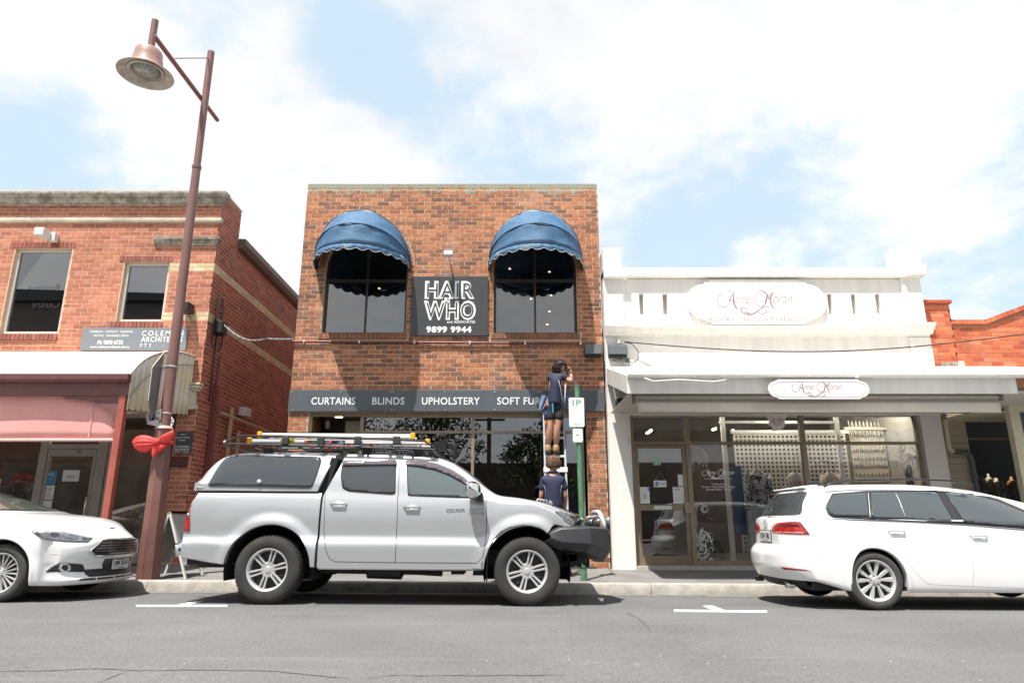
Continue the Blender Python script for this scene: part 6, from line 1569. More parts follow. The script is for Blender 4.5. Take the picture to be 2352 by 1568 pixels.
# ------------------------------------------------------------------ silver utility truck with canopy
TYc=9.40;TXc=-1.367;tz=0.0
tr=thing('pickup_truck','silver dual cab pickup truck with canopy, roof rack and black steel bumper at the kerb','truck',(0,0,0))
def tp(x,y,Y=8.5):q=at(x,y,Y);return(q.x-TXc,q.z-tz)
car=Car(tr,(TXc,TYc,tz))
def tab(pts,Y=8.5):return lerp_tab([tp(x,y,Y)for x,y in pts])
def tabw(pts,Y=8.5):return lerp_tab([(tp(x,1200,Y)[0],w_)for x,w_ in pts])
WX_R,WX_F=-1.543,1.543;WZ=.388
TPROF=lerp_tab([(.30,.845),(.40,.872),(.52,.880),(.66,.888),(.70,.884),(.745,.850),(.80,.845),(.95,.852),(1.08,.845),(1.20,.828),(1.30,.80),(1.4,.78)])
def tside(x,z):
 w_=TPROF(z)
 return w_
# tray
def d_tail(x,y,z):
 s=sstep(tp(520,1200)[0],tp(415,1200)[0],x)
 fx=lerp_tab([(.45,.02),(.6,.0),(.85,.0),(1.1,.03),(1.3,.13)])(z)
 return(x+s*(fx+.05*(abs(y)/.87)**5-.05),y,z)
zl=tp(600,1130)[1]
tray=loft(tp(414,1250)[0],tp(724,1250)[0],tab([(414,1284),(520,1298),(620,1300),(724,1304)]),lambda x:zl-.03,lambda x:zl-.012,lambda x:zl,tside,lambda x:.805,lambda x:.79,arches=((WX_R,WZ,.515),),deform=d_tail,flare=.035,ngreen=2,ntop=3,flare_w=.16).build('tray_body',M_SILV,tr,fix=False);weld(tray);car.shell(tray)
# canopy over the tray
def d_can(x,y,z):
 s=sstep(tp(690,1100)[0],tp(727,1100)[0],x)
 sr=sstep(tp(520,1100)[0],tp(434,1100)[0],x)
 return(x+s*.17*(z-zl)/.45+sr*(.04*(abs(y)/.8)**4-.03),y,z)
ctop=tab([(434,1126),(450,1106),(468,1081),(483,1065),(497,1053),(512,1045),(530,1040.5),(600,1037),(680,1037),(750,1039)],8.65)
can=loft(tp(434,1128)[0],tp(724,1100)[0],lambda x:zl+.004,lambda x:min(zl+.10,ctop(x)-.02),lambda x:max(ctop(x)-.05,min(zl+.12,ctop(x)-.01)),lambda x:ctop(x)+.035,lambda x,z:.812-.05*max(0,z-zl),lambda x:.805,lambda x:.69,deform=d_can,nlow=4,ngreen=9).build('canopy',M_SILV,tr,fix=False);weld(can);car.shell(can)
# cab and bonnet
ctp=tab([(700,1046),(765,1044.5),(860,1043.5),(928,1046.5),(965,1048.5),(996,1052),(1029,1062),(1063,1082),(1096,1108),(1125,1129),(1140,1136),(1180,1139),(1231,1147),(1281,1159),(1315,1170),(1340,1182),(1358,1200)],8.7)
cbelt=tab([(700,1136),(900,1138),(1060,1142),(1110,1147),(1140,1150),(1200,1153),(1281,1172),(1320,1186),(1358,1208)],8.55)
def cab_bot(x):
 f=tab([(700,1306),(1115,1306),(1240,1300),(1250,1230),(1262,1226),(1296,1203),(1330,1207),(1358,1213)])
 return f(x)
def cedge(x):return max(cbelt(x)+.012,ctp(x)-lerp_tab([(-1,.0),(.62,.0),(1.1,.0),(1.3,.02),(2.4,.025)])(x))
def ctopc(x):return ctp(x)+lerp_tab([(-1.2,.035),(.2,.035),(.55,.06),(.95,.06),(1.3,.015),(2.2,.005)])(x)
def d_cab(x,y,z):
 s=1-sstep(tp(727,1200)[0],tp(775,1200)[0],x);top_=max(0,z-1.25)
 x2=x+s*(.20*top_/.45)
 sf_=sstep(tp(1230,1200)[0],tp(1358,1200)[0],x)
 return(x2-sf_*.20*(abs(y)/.8)**2.2,y*(1-.05*sf_),z)
cab=loft(tp(729,1250)[0],tp(1352,1200)[0],cab_bot,cbelt,cedge,ctopc,tside,tabw([(700,.80),(900,.812),(1100,.81),(1200,.80),(1300,.77),(1358,.74)]),tabw([(700,.665),(930,.66),(1000,.66),(1060,.69),(1110,.745),(1140,.77),(1200,.765),(1300,.735),(1358,.70)]),arches=((WX_F,WZ,.515),),deform=d_cab,flare=.035,nlow=20,flare_w=.16).build('cab_body',M_SILV,tr,fix=False);weld(cab);car.shell(cab)
car.bvh()
# dark gap between tray and cab
MB().prism([tp(722,1306),tp(732,1306),tp(740,1132),tp(767,1052),tp(752,1046),tp(726,1132)],-.74,.74).build('body_gap',M_SEAM,tr)
# windows
M_TG=glass('canopy_glass',(.10,.11,.12),1.6,boost=.16);M_TG2=glass('front_door_glass',(.30,.36,.37),1.6,boost=.12)
for o_,m_ in((M_TG,0),):pass
def backing(name,poly,off):return car.panel(name,poly,M_CAB,off=off,step=9,mirror=True,rnd=5,skirt=0)
canw=[(474,1118),(500,1075),(519,1052),(540,1047),(733,1050),(736,1060),(724,1094),(714,1119),(705,1121),(600,1119)]
def glazed(name,poly,g,frame=1.6,rnd=4,off=.004,tint=M_CAB):
 """pane on a black backing a few millimetres behind it"""
 cx_=sum(p[0]for p in poly)/len(poly);cy_=sum(p[1]for p in poly)/len(poly)
 grow=[(p[0]+frame*(1 if p[0]>cx_ else-1),p[1]+frame*(1 if p[1]>cy_ else-1))for p in poly]
 car.panel('window_seal',grow,M_TRIMB,off=.0015,step=5,mirror=True,rnd=rnd)
 car.panel('window',poly,g,off=off+.008,step=5,mirror=True,rnd=rnd)
M_TINT=mat('tinted_window',(.022,.026,.030),.02,spec=.9,coat=1.0);M_TINTL=mat('lighter_tinted_window',(.075,.095,.10),.02,spec=.9,coat=1.0)
glazed('window',canw,M_TINT,1.0,9)
glazed('window',[(786,1067),(906,1066),(905,1133),(890,1133),(800,1127),(786,1120),(783,1095)],M_TINT,2.0,6)
glazed('window',[(934,1066),(970,1067),(1010,1076),(1045,1091),(1070,1106),(1086,1121),(1088,1141),(937,1136)],M_TINTL,2.0,4)
# weather shields
M_SHIELD=mat('smoked_acrylic',(.10,.085,.095),.08,coat=1.0)
ws1=car.panel('weather_shield',[(783,1063),(790,1057),(903,1055),(909,1057),(908,1067),(786,1070)],M_SHIELD,off=.03,step=6,mirror=True,rnd=3)
ws2=car.panel('weather_shield',[(930,1057),(960,1056),(1000,1062),(1035,1076),(1062,1093),(1084,1112),(1082,1119),(1058,1104),(1030,1089),(998,1077),(960,1070),(931,1067)],M_SHIELD,off=.03,step=6,mirror=True,rnd=3)
# windscreen
MWS=M_TINT
def front_panel(name,poly_yz,m,off=.004,step=.06,car_=None,sgn=-1,x_from=5.0,mirror=False,parent=None):
 """panel on the nose (sgn -1: seen from the front) or tail (sgn 1) given in the car's y,z"""
 c_=car_ or car;vs,fs,nb=c_.fill(poly_yz,step);out=[]
 for v in vs:
  r=c_.tree.ray_cast(Vector((x_from,v.x,v.y)),Vector((sgn,0,0)),20);p=r[0]if r[0]is not None else c_.tree.find_nearest(Vector((x_from,v.x,v.y)))[0]
  out.append(p-Vector((sgn,0,0))*off)
 objs=[]
 for sg in((1,-1)if mirror else(1,)):
  mb=MB();T=lambda p:Vector((p.x,p.y*sg,p.z));mb.add([T(p)for p in out],[tuple(f)for f in fs]);edges={}
  for f in fs:
   for i in range(len(f)):edges[(f[i],f[(i+1)%len(f)])]=1
  for(a,b)in[e for e in edges if(e[1],e[0])not in edges]:mb.add([T(out[a]),T(out[b]),T(out[b]+Vector((sgn*(off+.006),0,0))),T(out[a]+Vector((sgn*(off+.006),0,0)))],[(0,1,2,3)])
  o=mb.build(name,m,parent or c_.root,smooth=40);objs.append(o)
 return objs[0]
front_panel('windscreen',[(-.66,1.32),(.66,1.32),(.60,1.70),(-.60,1.70)],MWS)
# seams, handles, mirror, fuel flap
for pts in([(757,1080),(752,1100),(745,1140),(743,1220),(747,1262),(756,1283),(770,1290),(905,1291)],[(912,1140),(911,1200),(907,1291)],[(916,1062),(913,1140)],[(905,1291),(1095,1291),(1108,1278),(1115,1240),(1117,1190),(1115,1148)],[(1114,1148),(1112,1140)],[(1108,1291),(1106,1304)]):car.line('door_seam',pts,M_SEAM,w=.007,off=-.0005)
for hx,hy in((777,1157),(945,1163)):
 car.panel('handle_recess',[(hx-7,hy-2),(hx-6,hy-7),(hx+8,hy-7),(hx+10,hy-1),(hx+8,hy+7),(hx-5,hy+7)],mat('recess_grey',(.50,.51,.52),.35),off=.0015,step=4,mirror=True,rnd=4,skirt=0)
 p,d=car.hit(hx,hy+1)
 for sg in(1,-1):MB().tube([Vector((p.x-.10,(p.y+.002)*sg,p.z)),Vector((p.x-.075,(p.y-.030)*sg,p.z+.003)),Vector((p.x+.075,(p.y-.030)*sg,p.z+.003)),Vector((p.x+.10,(p.y+.002)*sg,p.z))],[.010,.013,.013,.010],8).build('door_handle',M_CHROME,tr,smooth=True)
car.line('canopy_seam',[(437,1128.5),(500,1129),(600,1130),(726,1132)],mat('grey_seal',(.12,.12,.125),.5),w=.012,off=.0)
for px in(588,706):car.panel('hinge_cover',[(px-6,1057),(px+6,1057),(px+6,1061),(px-6,1061)],mat('grey_cover',(.25,.26,.27),.4),off=.010,step=4,mirror=True)
p,d=car.hit(594,1107);MB().lathe([(0,-.02),(.028,-.018),(.03,0),(.02,.01),(0,.011)],tuple(p-d*.02),14,'Y').build('canopy_lock',M_CHROME,tr,smooth=True)
for px in(489,698):car.panel('latch',[(px,1101),(px+5,1101),(px+3,1112),(px-2,1112)],MATS['grey_cover'],off=.010,step=3,mirror=True)
car.panel('maker_badge',[(448,1121),(463,1121),(465,1124),(450,1125)],MATS['grey_cover'],off=.004,step=3)
# badges on the door
def decal_text(name,s,x0,y0,x1,y1_,m,car_=None,**k):
 c_=car_ or car;p0,_=c_.hit(x0,y1_);p1,_=c_.hit(x1,y0)
 return text_fit(name,s,(p0.x,p0.y-.004,p0.z),(p1.x,p1.y-.004 if abs(p1.y-p0.y)<.03 else p0.y-.004,p1.z),m,c_.root,thick=.003,**k)
decal_text('door_lettering','COURIER',1024,1167,1067,1176,mat('grey_decal',(.09,.09,.10),.5),bold=.0)
decal_text('door_badge','TURBO',1075,1166,1110,1171,M_GREYL,bold=.02,shear=.3);decal_text('door_badge','DIESEL',1074,1173.5,1106,1180,M_GREYL,bold=.02,shear=.3);decal_text('door_badge','D',1106,1174,1110,1180,M_REDL,bold=.03)
# tail lamp, rear bumper
car.panel('tail_lamp',[(424,1157),(431,1155),(434,1165),(434,1222),(417,1221),(416,1196),(419,1175)],M_REDL,off=.012,step=5,mirror=True,rnd=3)
car.panel('reverse_lamp',[(416.5,1181),(433,1181),(433,1187),(416,1187)],mat('clear_lamp',(.65,.63,.62),.2,coat=1.0),off=.016,step=4,mirror=True)
xb0=tp(391,1262,8.6)[0];bm_=MB();n=24
bz0,bz1=tp(400,1281)[1],tp(400,1249)[1]
pl_pts=[(xb0+.42,-.80),(xb0+.12,-.86),(xb0+.03,-.80),(xb0,-.6),(xb0-.02,0),(xb0,.6),(xb0+.03,.80),(xb0+.12,.86),(xb0+.42,.80)]
for i,(x,y)in enumerate(pl_pts):bm_.v+=[(x+.03,y,bz0),(x,y,bz0+.03),(x,y,bz1-.03),(x+.04,y*.98,bz1),(x+.15,y*.9,bz1)]
bm_.f+=[(i*5+j,i*5+j+1,(i+1)*5+j+1,(i+1)*5+j)for i in range(len(pl_pts)-1)for j in range(4)]
rbm=bm_.build('rear_bumper',M_CHROME,tr,smooth=50);so=rbm.modifiers.new('t','SOLIDIFY');so.thickness=.02
bx('tow_bar',xb0-.10,xb0+.5,-.04,.04,.36,.42,M_PLB,tr,.005);bx('rear_frame',xb0+.1,xb0+.9,-.55,.55,.42,.52,M_PLB,tr,.005)
# wheel wells, underbody
M_WELL=mat('wheel_well',(.012,.012,.012),.9)
for wx in(WX_R,WX_F):wells(tr,wx,WZ,.525,.86,.30)
un=MB();un.box(tp(430,1200)[0],tp(1330,1200)[0],-.5,.5,.43,.62);un.box(-.75,.75,-.62,.62,.40,.46);un.box(WX_R-.05,WX_R+.05,-.7,.7,WZ-.05,WZ+.06);un.box(WX_F-.05,WX_F+.05,-.7,.7,WZ-.04,WZ+.04)
un.build('underbody',M_PLB,tr)
uo=MB();rng=random.Random(6)
for i in range(11):x=tp(800+i*30,1310)[0];uo.box(x-rng.uniform(.05,.12),x+rng.uniform(.04,.12),-.5,-.1,.40-rng.uniform(.02,.09),.42)
uo.tube([(-1.2,-.45,.36),(.2,-.5,.35),(.5,-.45,.33)],.035,8);uo.lathe([(0,-.25),(.09,-.22),(.1,.2),(0,.25)],(-.2,-.5,.36),12,'X');stuff(uo.build('underside_fittings',M_PLB,tr,smooth=40))
MB().prism([(WX_R-.02,.42),(WX_R+.9,.52),(WX_R+.9,.49),(WX_R,.38),(WX_R-.9,.47),(WX_R-.9,.50)],-.62,-.56).build('leaf_spring',M_PLB,tr)
bx('side_sill',tp(729,1300)[0]+.0,tp(1108,1300)[0],-.875,-.80,tp(800,1309)[1],tp(800,1303)[1],mat('sill_grey',(.20,.20,.20),.6),tr,.006)
MB().prism([tp(1130,1228),tp(1132,1228),tp(1121,1262),tp(1117,1336),tp(1115,1336),tp(1118,1262)],-.86,-.62).build('mud_flap',M_PLB,tr)
MB().prism([tp(560,1320),tp(563,1318),tp(556,1366),tp(541,1366)],-.84,-.60).build('mud_flap',M_PLB,tr)
M_DUST=mat('dusty_tyre',(.026,.025,.024),.9,col2=(.045,.040,.036),var=.1,scale=3,bump=.3,bscale=60)
for wx in(WX_R,WX_F):
 for sg in(-1,1):wheel(tr,wx,sg*.755,WZ,.392,.265,.243,'truck',sg,M_DUST)
# headlamp, grille, indicator, mirror
hl=[(1275,1171),(1284,1170),(1310,1178),(1334,1186),(1344,1198),(1352,1211),(1333,1209),(1312,1204),(1296,1193)]
car.panel('headlamp',hl,M_LAMPS,off=.004,step=4,mirror=True,rnd=3)
car.panel('headlamp_lens',[(x,y-.5)for x,y in hl],M_LENS,off=.012,step=4,mirror=True,rnd=3)
for(ex,ey,er)in((1312,1189,7),(1329,1196,7)):
 car.panel('headlamp_bowl',[(ex+er*cos(a_*.52),ey+er*.9*sin(a_*.52))for a_ in range(12)],mat('lamp_bowl',(.35,.36,.38),.12,metal=.9),off=.007,step=3,mirror=True)
car.line('lamp_seal',[(1275,1171),(1296,1194),(1312,1205),(1333,1210),(1352,1212)],M_TRIMB,w=.016,off=.002)
front_panel('grille',[(-.46,.96),(.46,.96),(.52,1.16),(-.52,1.16)],M_TRIMB,off=.012)
for z in(1.0,1.05,1.10):front_panel('grille_bar',[(-.46,z-.012),(.46,z-.012),(.46,z+.012),(-.46,z+.012)],M_CHROME,off=.022)
car.line('wheel_arch_edge',[(1116,1300),(1121,1262),(1132,1237),(1150,1219),(1172,1208),(1197,1203.5),(1222,1206),(1243,1214),(1260,1226)],M_TRIMB,w=.014,off=.004)
car.line('bonnet_seam',[(1140,1139.5),(1180,1146),(1230,1154),(1272,1167)],M_SEAM,w=.005,off=-.001)
sc=MB();sc.prism([(tp(1228,1150,9.3)[0],tp(1228,1150,9.3)[1]),(tp(1232,1144,9.3)[0],tp(1232,1143,9.3)[1]),(tp(1262,1149,9.3)[0],tp(1262,1148,9.3)[1]),(tp(1268,1153,9.3)[0],tp(1268,1156,9.3)[1])],-.28,.28);sc.build('bonnet_scoop',M_SILV,tr,bevel=.01)
for k in range(4):q=tp(1237+k*7,1148,9.1);bx('scoop_vane',q[0]-.012,q[0]+.012,-.285,-.281,q[1]-.015,q[1]+.012,M_TRIMB,tr,0)
mm=MB();cx_,cz_=tp(1084,1122,8.3);mmw=[(-.085,.085,.035),(-.06,.115,.06),(.0,.12,.075),(.045,.08,.07),(.085,.02,.05),(.10,-.02,.02)]
for sg in(-1,1):
 mb=MB();n=16;rings=[]
 for t in range(9):
  f=t/8;yy=-.86-.26*f;ww=(.105+.0*f)*(sin(pi*(.18+.74*f)))**.5*(.95 if f<.5 else 1);hh=.105*(sin(pi*(.15+.75*f)))**.5
  rings.append([(cx_+ww*cos(2*pi*k/n)*.95-.02*sin(2*pi*k/n),yy*(-sg),cz_+hh*(abs(sin(2*pi*k/n))**.8)*(1 if sin(2*pi*k/n)>0 else-1))for k in range(n)])
 mb.v=[p for r in rings for p in r];mb.f=[(i*n+k,i*n+(k+1)%n,(i+1)*n+(k+1)%n,(i+1)*n+k)for i in range(8)for k in range(n)]+[tuple(range(n)),tuple(8*n+k for k in range(n))]
 mi=mb.build('door_mirror',M_CHROME,tr,smooth=60)
 yl_=-.86*(-sg)if False else(.86*sg)
 MB().prism([(cx_-.04,cz_-.03),(cx_+.11,cz_-.03),(cx_+.13,cz_-.13),(cx_+.05,cz_-.12)],sg*.80,sg*1.0).build('mirror_arm',M_PLB,mi,bevel=.008)
# steel bull bar
def bp(x,y,yl):q=at(x,y,TYc+yl);return Vector((q.x-TXc,yl,q.z-tz))
M_STEEL=mat('black_powder_coat',(.030,.030,.034),.42,var=.1,scale=8,bump=.15,bscale=150)
cols_=[]
def bcol(x,y,zs_,ins):return[Vector((x-ins*.6,y+ins,zs_[0])),Vector((x,y,zs_[1])),Vector((x+.012,y-.015,zs_[2])),Vector((x-.05,y+.05,zs_[3])),Vector((x-.12,y+.2,zs_[3]-.01))]
ex_=bp(1392,1230,-.48).x
A=bcol(tp(1262,1200)[0],-.86,(.805,.80,.775,.74),.05);B_=bcol(tp(1288,1200)[0],-.87,(.875,.86,.73,.66),.06);D_=bcol(tp(1352,1200)[0],-.85,(.885,.87,.71,.63),.06)
E_=bcol(ex_,-.46,(.875,.86,.62,.51),.05);G_=bcol(ex_+.07,0,(.875,.86,.60,.48),.0)
for colm in(A,B_,D_,E_,G_):cols_.append(colm)
allc=cols_+[[Vector((p.x,-p.y,p.z))for p in c]for c in reversed(cols_[:-1])]
mb=MB();nn_=5
for c in allc:mb.v+=[tuple(p)for p in c]
mb.f=[(i*nn_+j,i*nn_+j+1,(i+1)*nn_+j+1,(i+1)*nn_+j)for i in range(len(allc)-1)for j in range(nn_-1)]
bb_=mb.build('steel_bumper',M_STEEL,tr,smooth=14);so=bb_.modifiers.new('t','SOLIDIFY');so.thickness=.03;so.offset=1;bv=bb_.modifiers.new('b','BEVEL');bv.width=.008;bv.segments=2
MB().prism([tp(1300,1204),tp(1286,1214),tp(1360,1218),tp(1352,1211)],-.84,.84).build('bumper_top',mat('grey_infill',(.16,.17,.165),.5),tr)
bx('lower_guard',tp(1290,1200)[0],tp(1345,1200,9.0)[0],-.5,.5,.46,.60,M_PLB,tr,.03)
for sg in(-1,1):
 q=bp(1386,1237,-.47);ring=MB();c_=Vector((q.x+.01,q.y,q.z));n=20
 nrm=Vector((.75,-.66,0)).normalized();tang=Vector((.66,.75,0)).normalized()
 def cc(r,a,o):v=c_+tang*r*.8*cos(a)+Vector((0,0,1))*r*sin(a)+nrm*o;return(v.x,v.y*(-sg),v.z)
 ring.v=[cc(.085,2*pi*k/n,.0)for k in range(n)]+[cc(.10,2*pi*k/n,.03)for k in range(n)]+[cc(.075,2*pi*k/n,.035)for k in range(n)]+[cc(.06,2*pi*k/n,.0)for k in range(n)]
 ring.f=[(j*n+k,j*n+(k+1)%n,(j+1)*n+(k+1)%n,(j+1)*n+k)for j in range(3)for k in range(n)]
 fo=ring.build('fog_lamp',M_STEEL,tr,smooth=40)
 dd=MB();dd.v=[cc(.06,2*pi*k/n,.006)for k in range(n)];dd.f=[tuple(range(n))];dd.build('lens',M_LAMPS,fo)
 cl_=bp(1369,1200,-.42);MB().lathe([(0,-.06),(.05,-.05),(.085,0),(.088,.03),(.08,.035),(0,.036)],(cl_.x,cl_.y*(-sg),cl_.z),22,'X').build('driving_lamp',M_TRIMB,tr,smooth=40)
h0=bp(1387,1221,-.36);h1=bp(1377,1172,-.36)
loop_=[h0,h0.lerp(h1,.45)+Vector((.015,0,0)),h0.lerp(h1,.8),h1+Vector((-.01,.03,-.01)),h1+Vector((-.015,.12,.0))]
hoop_pts=loop_+[Vector((p.x,-p.y,p.z))for p in reversed(loop_)]
MB().tube(hoop_pts,.030,12).build('hoop',mat('pale_hoop',(.72,.73,.74),.25,metal=.2),tr,smooth=True)
q=bp(1393,1197,-.1);MB().lathe([(0,-.05),(.06,-.045),(.09,0),(.09,.03),(0,.031)],tuple(q),20,'X').build('driving_lamp',M_BOX,tr,smooth=40)
MB().tube([bp(1345,1186,-.5),bp(1362,1183,-.45),bp(1372,1178,-.4)],.018,8).build('hoop_strut',M_CHROME,tr,smooth=True)
for i in range(9):q=bp(1302+i*6,1286+(i%3)*4,-.4+.06*i);bx('bracket',q.x-.03,q.x+.02,q.y,q.y+.05,q.z-.03,q.z+.08,M_PLB,tr,0)
# body side mouldings
tr.location=(TXc,TYc,tz);tr.rotation_euler=(0,radians(.34),0)
# ------------------------------------------------------------------ roof rack and the ladders on it
rk=thing('roof_rack','black steel mesh roof rack mounted on the silver truck','roof rack',(TXc,TYc,1.85))
M_RK=mat('black_rack',(.022,.022,.024),.35,metal=.3)
Yn,Yf=8.68,10.05
def rp(x,y,Y=Yn):return at(x,y,Y)
lowz=rp(700,1021).z;upz=rp(700,1004).z
xr0,xr1=rp(513,1020).x,rp(1010,1032).x
rl=MB()
low=[rp(512,1020),rp(540,1019),rp(700,1023.5),rp(1000,1032)];up=[rp(512,1020),rp(527,1011),rp(552,1000.5),rp(640,1001),rp(800,1005),rp(975,1012),rp(1000,1030)]
def rt_(p,Y):return Vector((p.x,Y,p.z))
frame_=MB()
for Y in(Yn,Yf):
 frame_.tube([rt_(p,Y)for p in low],.013,8);frame_.tube([rt_(p,Y)for p in up],.013,8)
for p in(low[0],low[-1]):frame_.tube([rt_(p,Yn),rt_(p,Yf)],.013,8)
frame_.tube([rt_(up[2],Yn),rt_(up[2],Yf)],.013,8)
frame_.build('frame',M_RK,rk,smooth=40)
for i in range(10):
 x=xr0+.12+i*(xr1-xr0-.2)/9;z=lowz-.004*0+(low[-1].z-low[0].z)*(x-xr0)/(xr1-xr0)*.7;MB().box(x-.02,x+.02,Yn,Yf,z-.030,z-.016).build('cross_slat',M_RK,rk,bevel=.002)
for j in range(4):y=Yn+.25+j*.3;MB().box(xr0+.1,xr1-.05,y,y+.02,lowz-.032,lowz-.02).build('long_slat',M_RK,rk)
for px in(612,840,960):
 for Y in(Yn+.06,Yf-.1):q=rp(px,1030);bx('foot',q.x-.06,q.x+.06,Y,Y+.06,1.755 if px<900 else 1.76,q.z+.01,M_RK,rk,.004)
q0=rp(520,1017);MB().lathe([(0,0),(.02,.005),(.02,.03),(0,.035)],(q0.x-.02,Yn,q0.z),8).build('end_cap',M_OFF,rk)
# front light bar case
q=rp(1035,1022,8.8);MB().prism([(rp(990,1018).x,rp(990,1017).z),(rp(1020,1006).x,rp(1020,1006).z),(rp(1026,1008).x,rp(1026,1008).z),(rp(1022,1030).x,rp(1022,1033).z),(rp(1002,1032).x,rp(1002,1034).z)],Yn+.1,Yn+.16).build('light_bracket',M_RK,rk)
MB().box(rp(1022,1020).x,rp(1022,1020).x+.09,Yn+.12,Yf-.12,rp(1030,1028).z,rp(1030,1013).z).build('light_bar',M_RK,rk,bevel=.01)
M_ALU=mat('ladder_aluminium',(.74,.74,.73),.4,metal=.1,var=.05,scale=4)
M_YEL=mat('yellow_plastic',(.72,.38,.01),.45);M_YELS=mat('yellow_sticker',(.70,.52,.02),.5)
def rack_ladder(label,x0p,x1p,y0p,y1p,Y,depth):
 ld=thing('ladder',label,'ladder',tuple(rp((x0p+x1p)/2,y1p,Y)),'aluminium ladders strapped on the truck roof rack')
 A=rp(x0p,(y0p+y1p)/2,Y);Bq=rp(x1p,(y0p+y1p)/2+3,Y);hh=(rp(700,y0p,Y).z-rp(700,y1p,Y).z)
 for yy in(Y,Y+depth):
  mb=MB();off=Vector((0,yy-Y,0))
  for z0,z1,th in((-hh/2,hh/2,.006),(-hh/2,-hh/2+.01,.03),(hh/2-.01,hh/2,.03)):
   a=A+off;b=Bq+off;mb.add([(a.x,a.y,a.z+z0),(b.x,b.y,b.z+z0),(b.x,b.y,b.z+z1),(a.x,a.y,a.z+z1),(a.x,a.y+th,a.z+z0),(b.x,b.y+th,b.z+z0),(b.x,b.y+th,b.z+z1),(a.x,a.y+th,a.z+z1)],[(0,1,2,3),(4,7,6,5),(0,4,5,1),(1,5,6,2),(2,6,7,3),(3,7,4,0)])
  mb.build('rail',M_ALU,ld)
 for i in range(9):c_=A.lerp(Bq,.06+i*.11);MB().tube([c_+Vector((0,.006,0)),c_+Vector((0,depth,0))],.014,8).build('rung',M_ALU,ld)
 for e,(pp_,qq)in enumerate(((A,.0),(Bq,.0))):bx('end_cap',pp_.x-.03,pp_.x+.03,Y-.012,Y+.04,pp_.z-hh/2-.006,pp_.z+hh/2+.006,M_YEL,ld,.008)
 return ld
l1=rack_ladder('aluminium ladder nearest on the truck rack, with yellow and red stickers',573,982,1005.5,1018,Yn+.035,.34)
l2=rack_ladder('aluminium ladder with yellow ends, topmost and farther back on the truck rack',596,948,991.5,1004,Yn+.30,.38)
l3=rack_ladder('low aluminium ladder lying on the slats beneath the two others',630,905,1016,1026,Yn+.42,.3)
rng=random.Random(3)
ys=Yn+.030
def stick(x0,y0,x1,y1_,m,par,nm='sticker',th=.002):A=at(x0,y1_,ys);Bq=at(x1,y0,ys);return bx(nm,A.x,Bq.x,ys-th,ys+.004,A.z,Bq.z,m,par,0)
stick(644,1008,676,1017.5,M_YELS,l1);tfp('sticker_text','SAFETY FIRST',647,1010,673,1014,ys-.003,M_INK,l1);tfp('sticker_text','LADDER',650,1014,670,1016.5,ys-.003,M_INK,l1)
stick(699,1011,706,1016,M_YEL,l1);stick(706.2,1011,718,1016,M_REDL,l1);stick(718.2,1011,732,1016,mat('green_sticker',(.03,.30,.12),.5),l1)
stick(742,1011,792,1019,mat('navy_sticker',(.02,.04,.14),.5),l1);tfp('sticker_text','AS',746,1012,757,1018,ys-.003,M_WH,l1,bold=.03);tfp('sticker_text','/B',776,1012.5,789,1018.5,ys-.003,M_WH,l1,bold=.03)
for px in(656,737,822,911):
 A=at(px-8.5,1021,Yn);Bq=at(px+8.5,1002,Yn);stp=tag(bx('rack_pad',A.x,Bq.x,Yn-.03,Yn+.02,A.z,Bq.z,mat('black_pad',(.028,.03,.032),.7),None,.012),None);adopt(stp,rk);stp.name='rail_pad'
rs=thing('ratchet_strap','red and black ratchet strap lying loose through the rack slats','strap',tuple(rp(760,1026,Yn+.2)))
sm=MB();pts=[rp(700,1020,Yn+.2),rp(715,1028,Yn+.25),rp(745,1022,Yn+.35),rp(770,1030,Yn+.3),rp(800,1022,Yn+.3),rp(830,1030,Yn+.35),rp(860,1024,Yn+.3)]
sm.tube(pts,.010,6);sm.build('webbing',M_RED,rs,smooth=True);MB().tube([rp(762,1010,Yn-.0),rp(757,1022,Yn+.01),rp(754,1037,Yn+.02)],.014,6).build('tail',M_RED,rs,smooth=True)
mb=MB();rng=random.Random(9)
for i in range(30):q=rp(rng.uniform(780,900),rng.uniform(1016,1028),Yn+rng.uniform(.2,.5));mb.box(q.x-.02,q.x+.02,q.y,q.y+.03,q.z-.01,q.z+.012)
mb.build('buckles',M_BOX,rs)
# ------------------------------------------------------------------ white station wagon on the right
GYc=9.2;GX=at(2013,1338,8.32).x+1.3175;gz_=-.034
vw=thing('station_wagon','white station wagon with black roof rails parked on the right, seen from its tail','car',(0,0,0))
car=Car(vw,(GX,GYc,gz_))
def gp(x,y,Y=8.32):q=at(x,y,Y);return(q.x-GX,q.z-gz_)
gtop=lerp_tab([(-2.27,1.02),(-2.2,1.06),(-2.08,1.16),(-1.93,1.33),(-1.86,1.395),(-1.75,1.415),(-1.2,1.445),(-.6,1.452),(-.2,1.435),(.2,1.395),(.5,1.335),(.85,1.24),(1.2,1.11),(1.32,1.05),(1.6,.99),(1.9,.90),(2.1,.80),(2.2,.70)])
gbelt=lerp_tab([(-2.27,.93),(-2.0,.985),(-1.2,1.0),(0,.99),(.9,.97),(1.3,.955),(1.7,.90),(2.0,.82),(2.2,.66)])
def gedge(x):return max(gbelt(x)+.012,gtop(x)-lerp_tab([(-2.27,.03),(-2.0,.06),(-1.8,.085),(-1.3,.10),(0,.10),(.6,.10),(1.1,.08),(1.35,.03),(2.2,.02)])(x))
GP_=lerp_tab([(.16,.855),(.22,.875),(.34,.890),(.48,.897),(.60,.898),(.72,.892),(.80,.878),(.90,.862),(1.0,.845)])
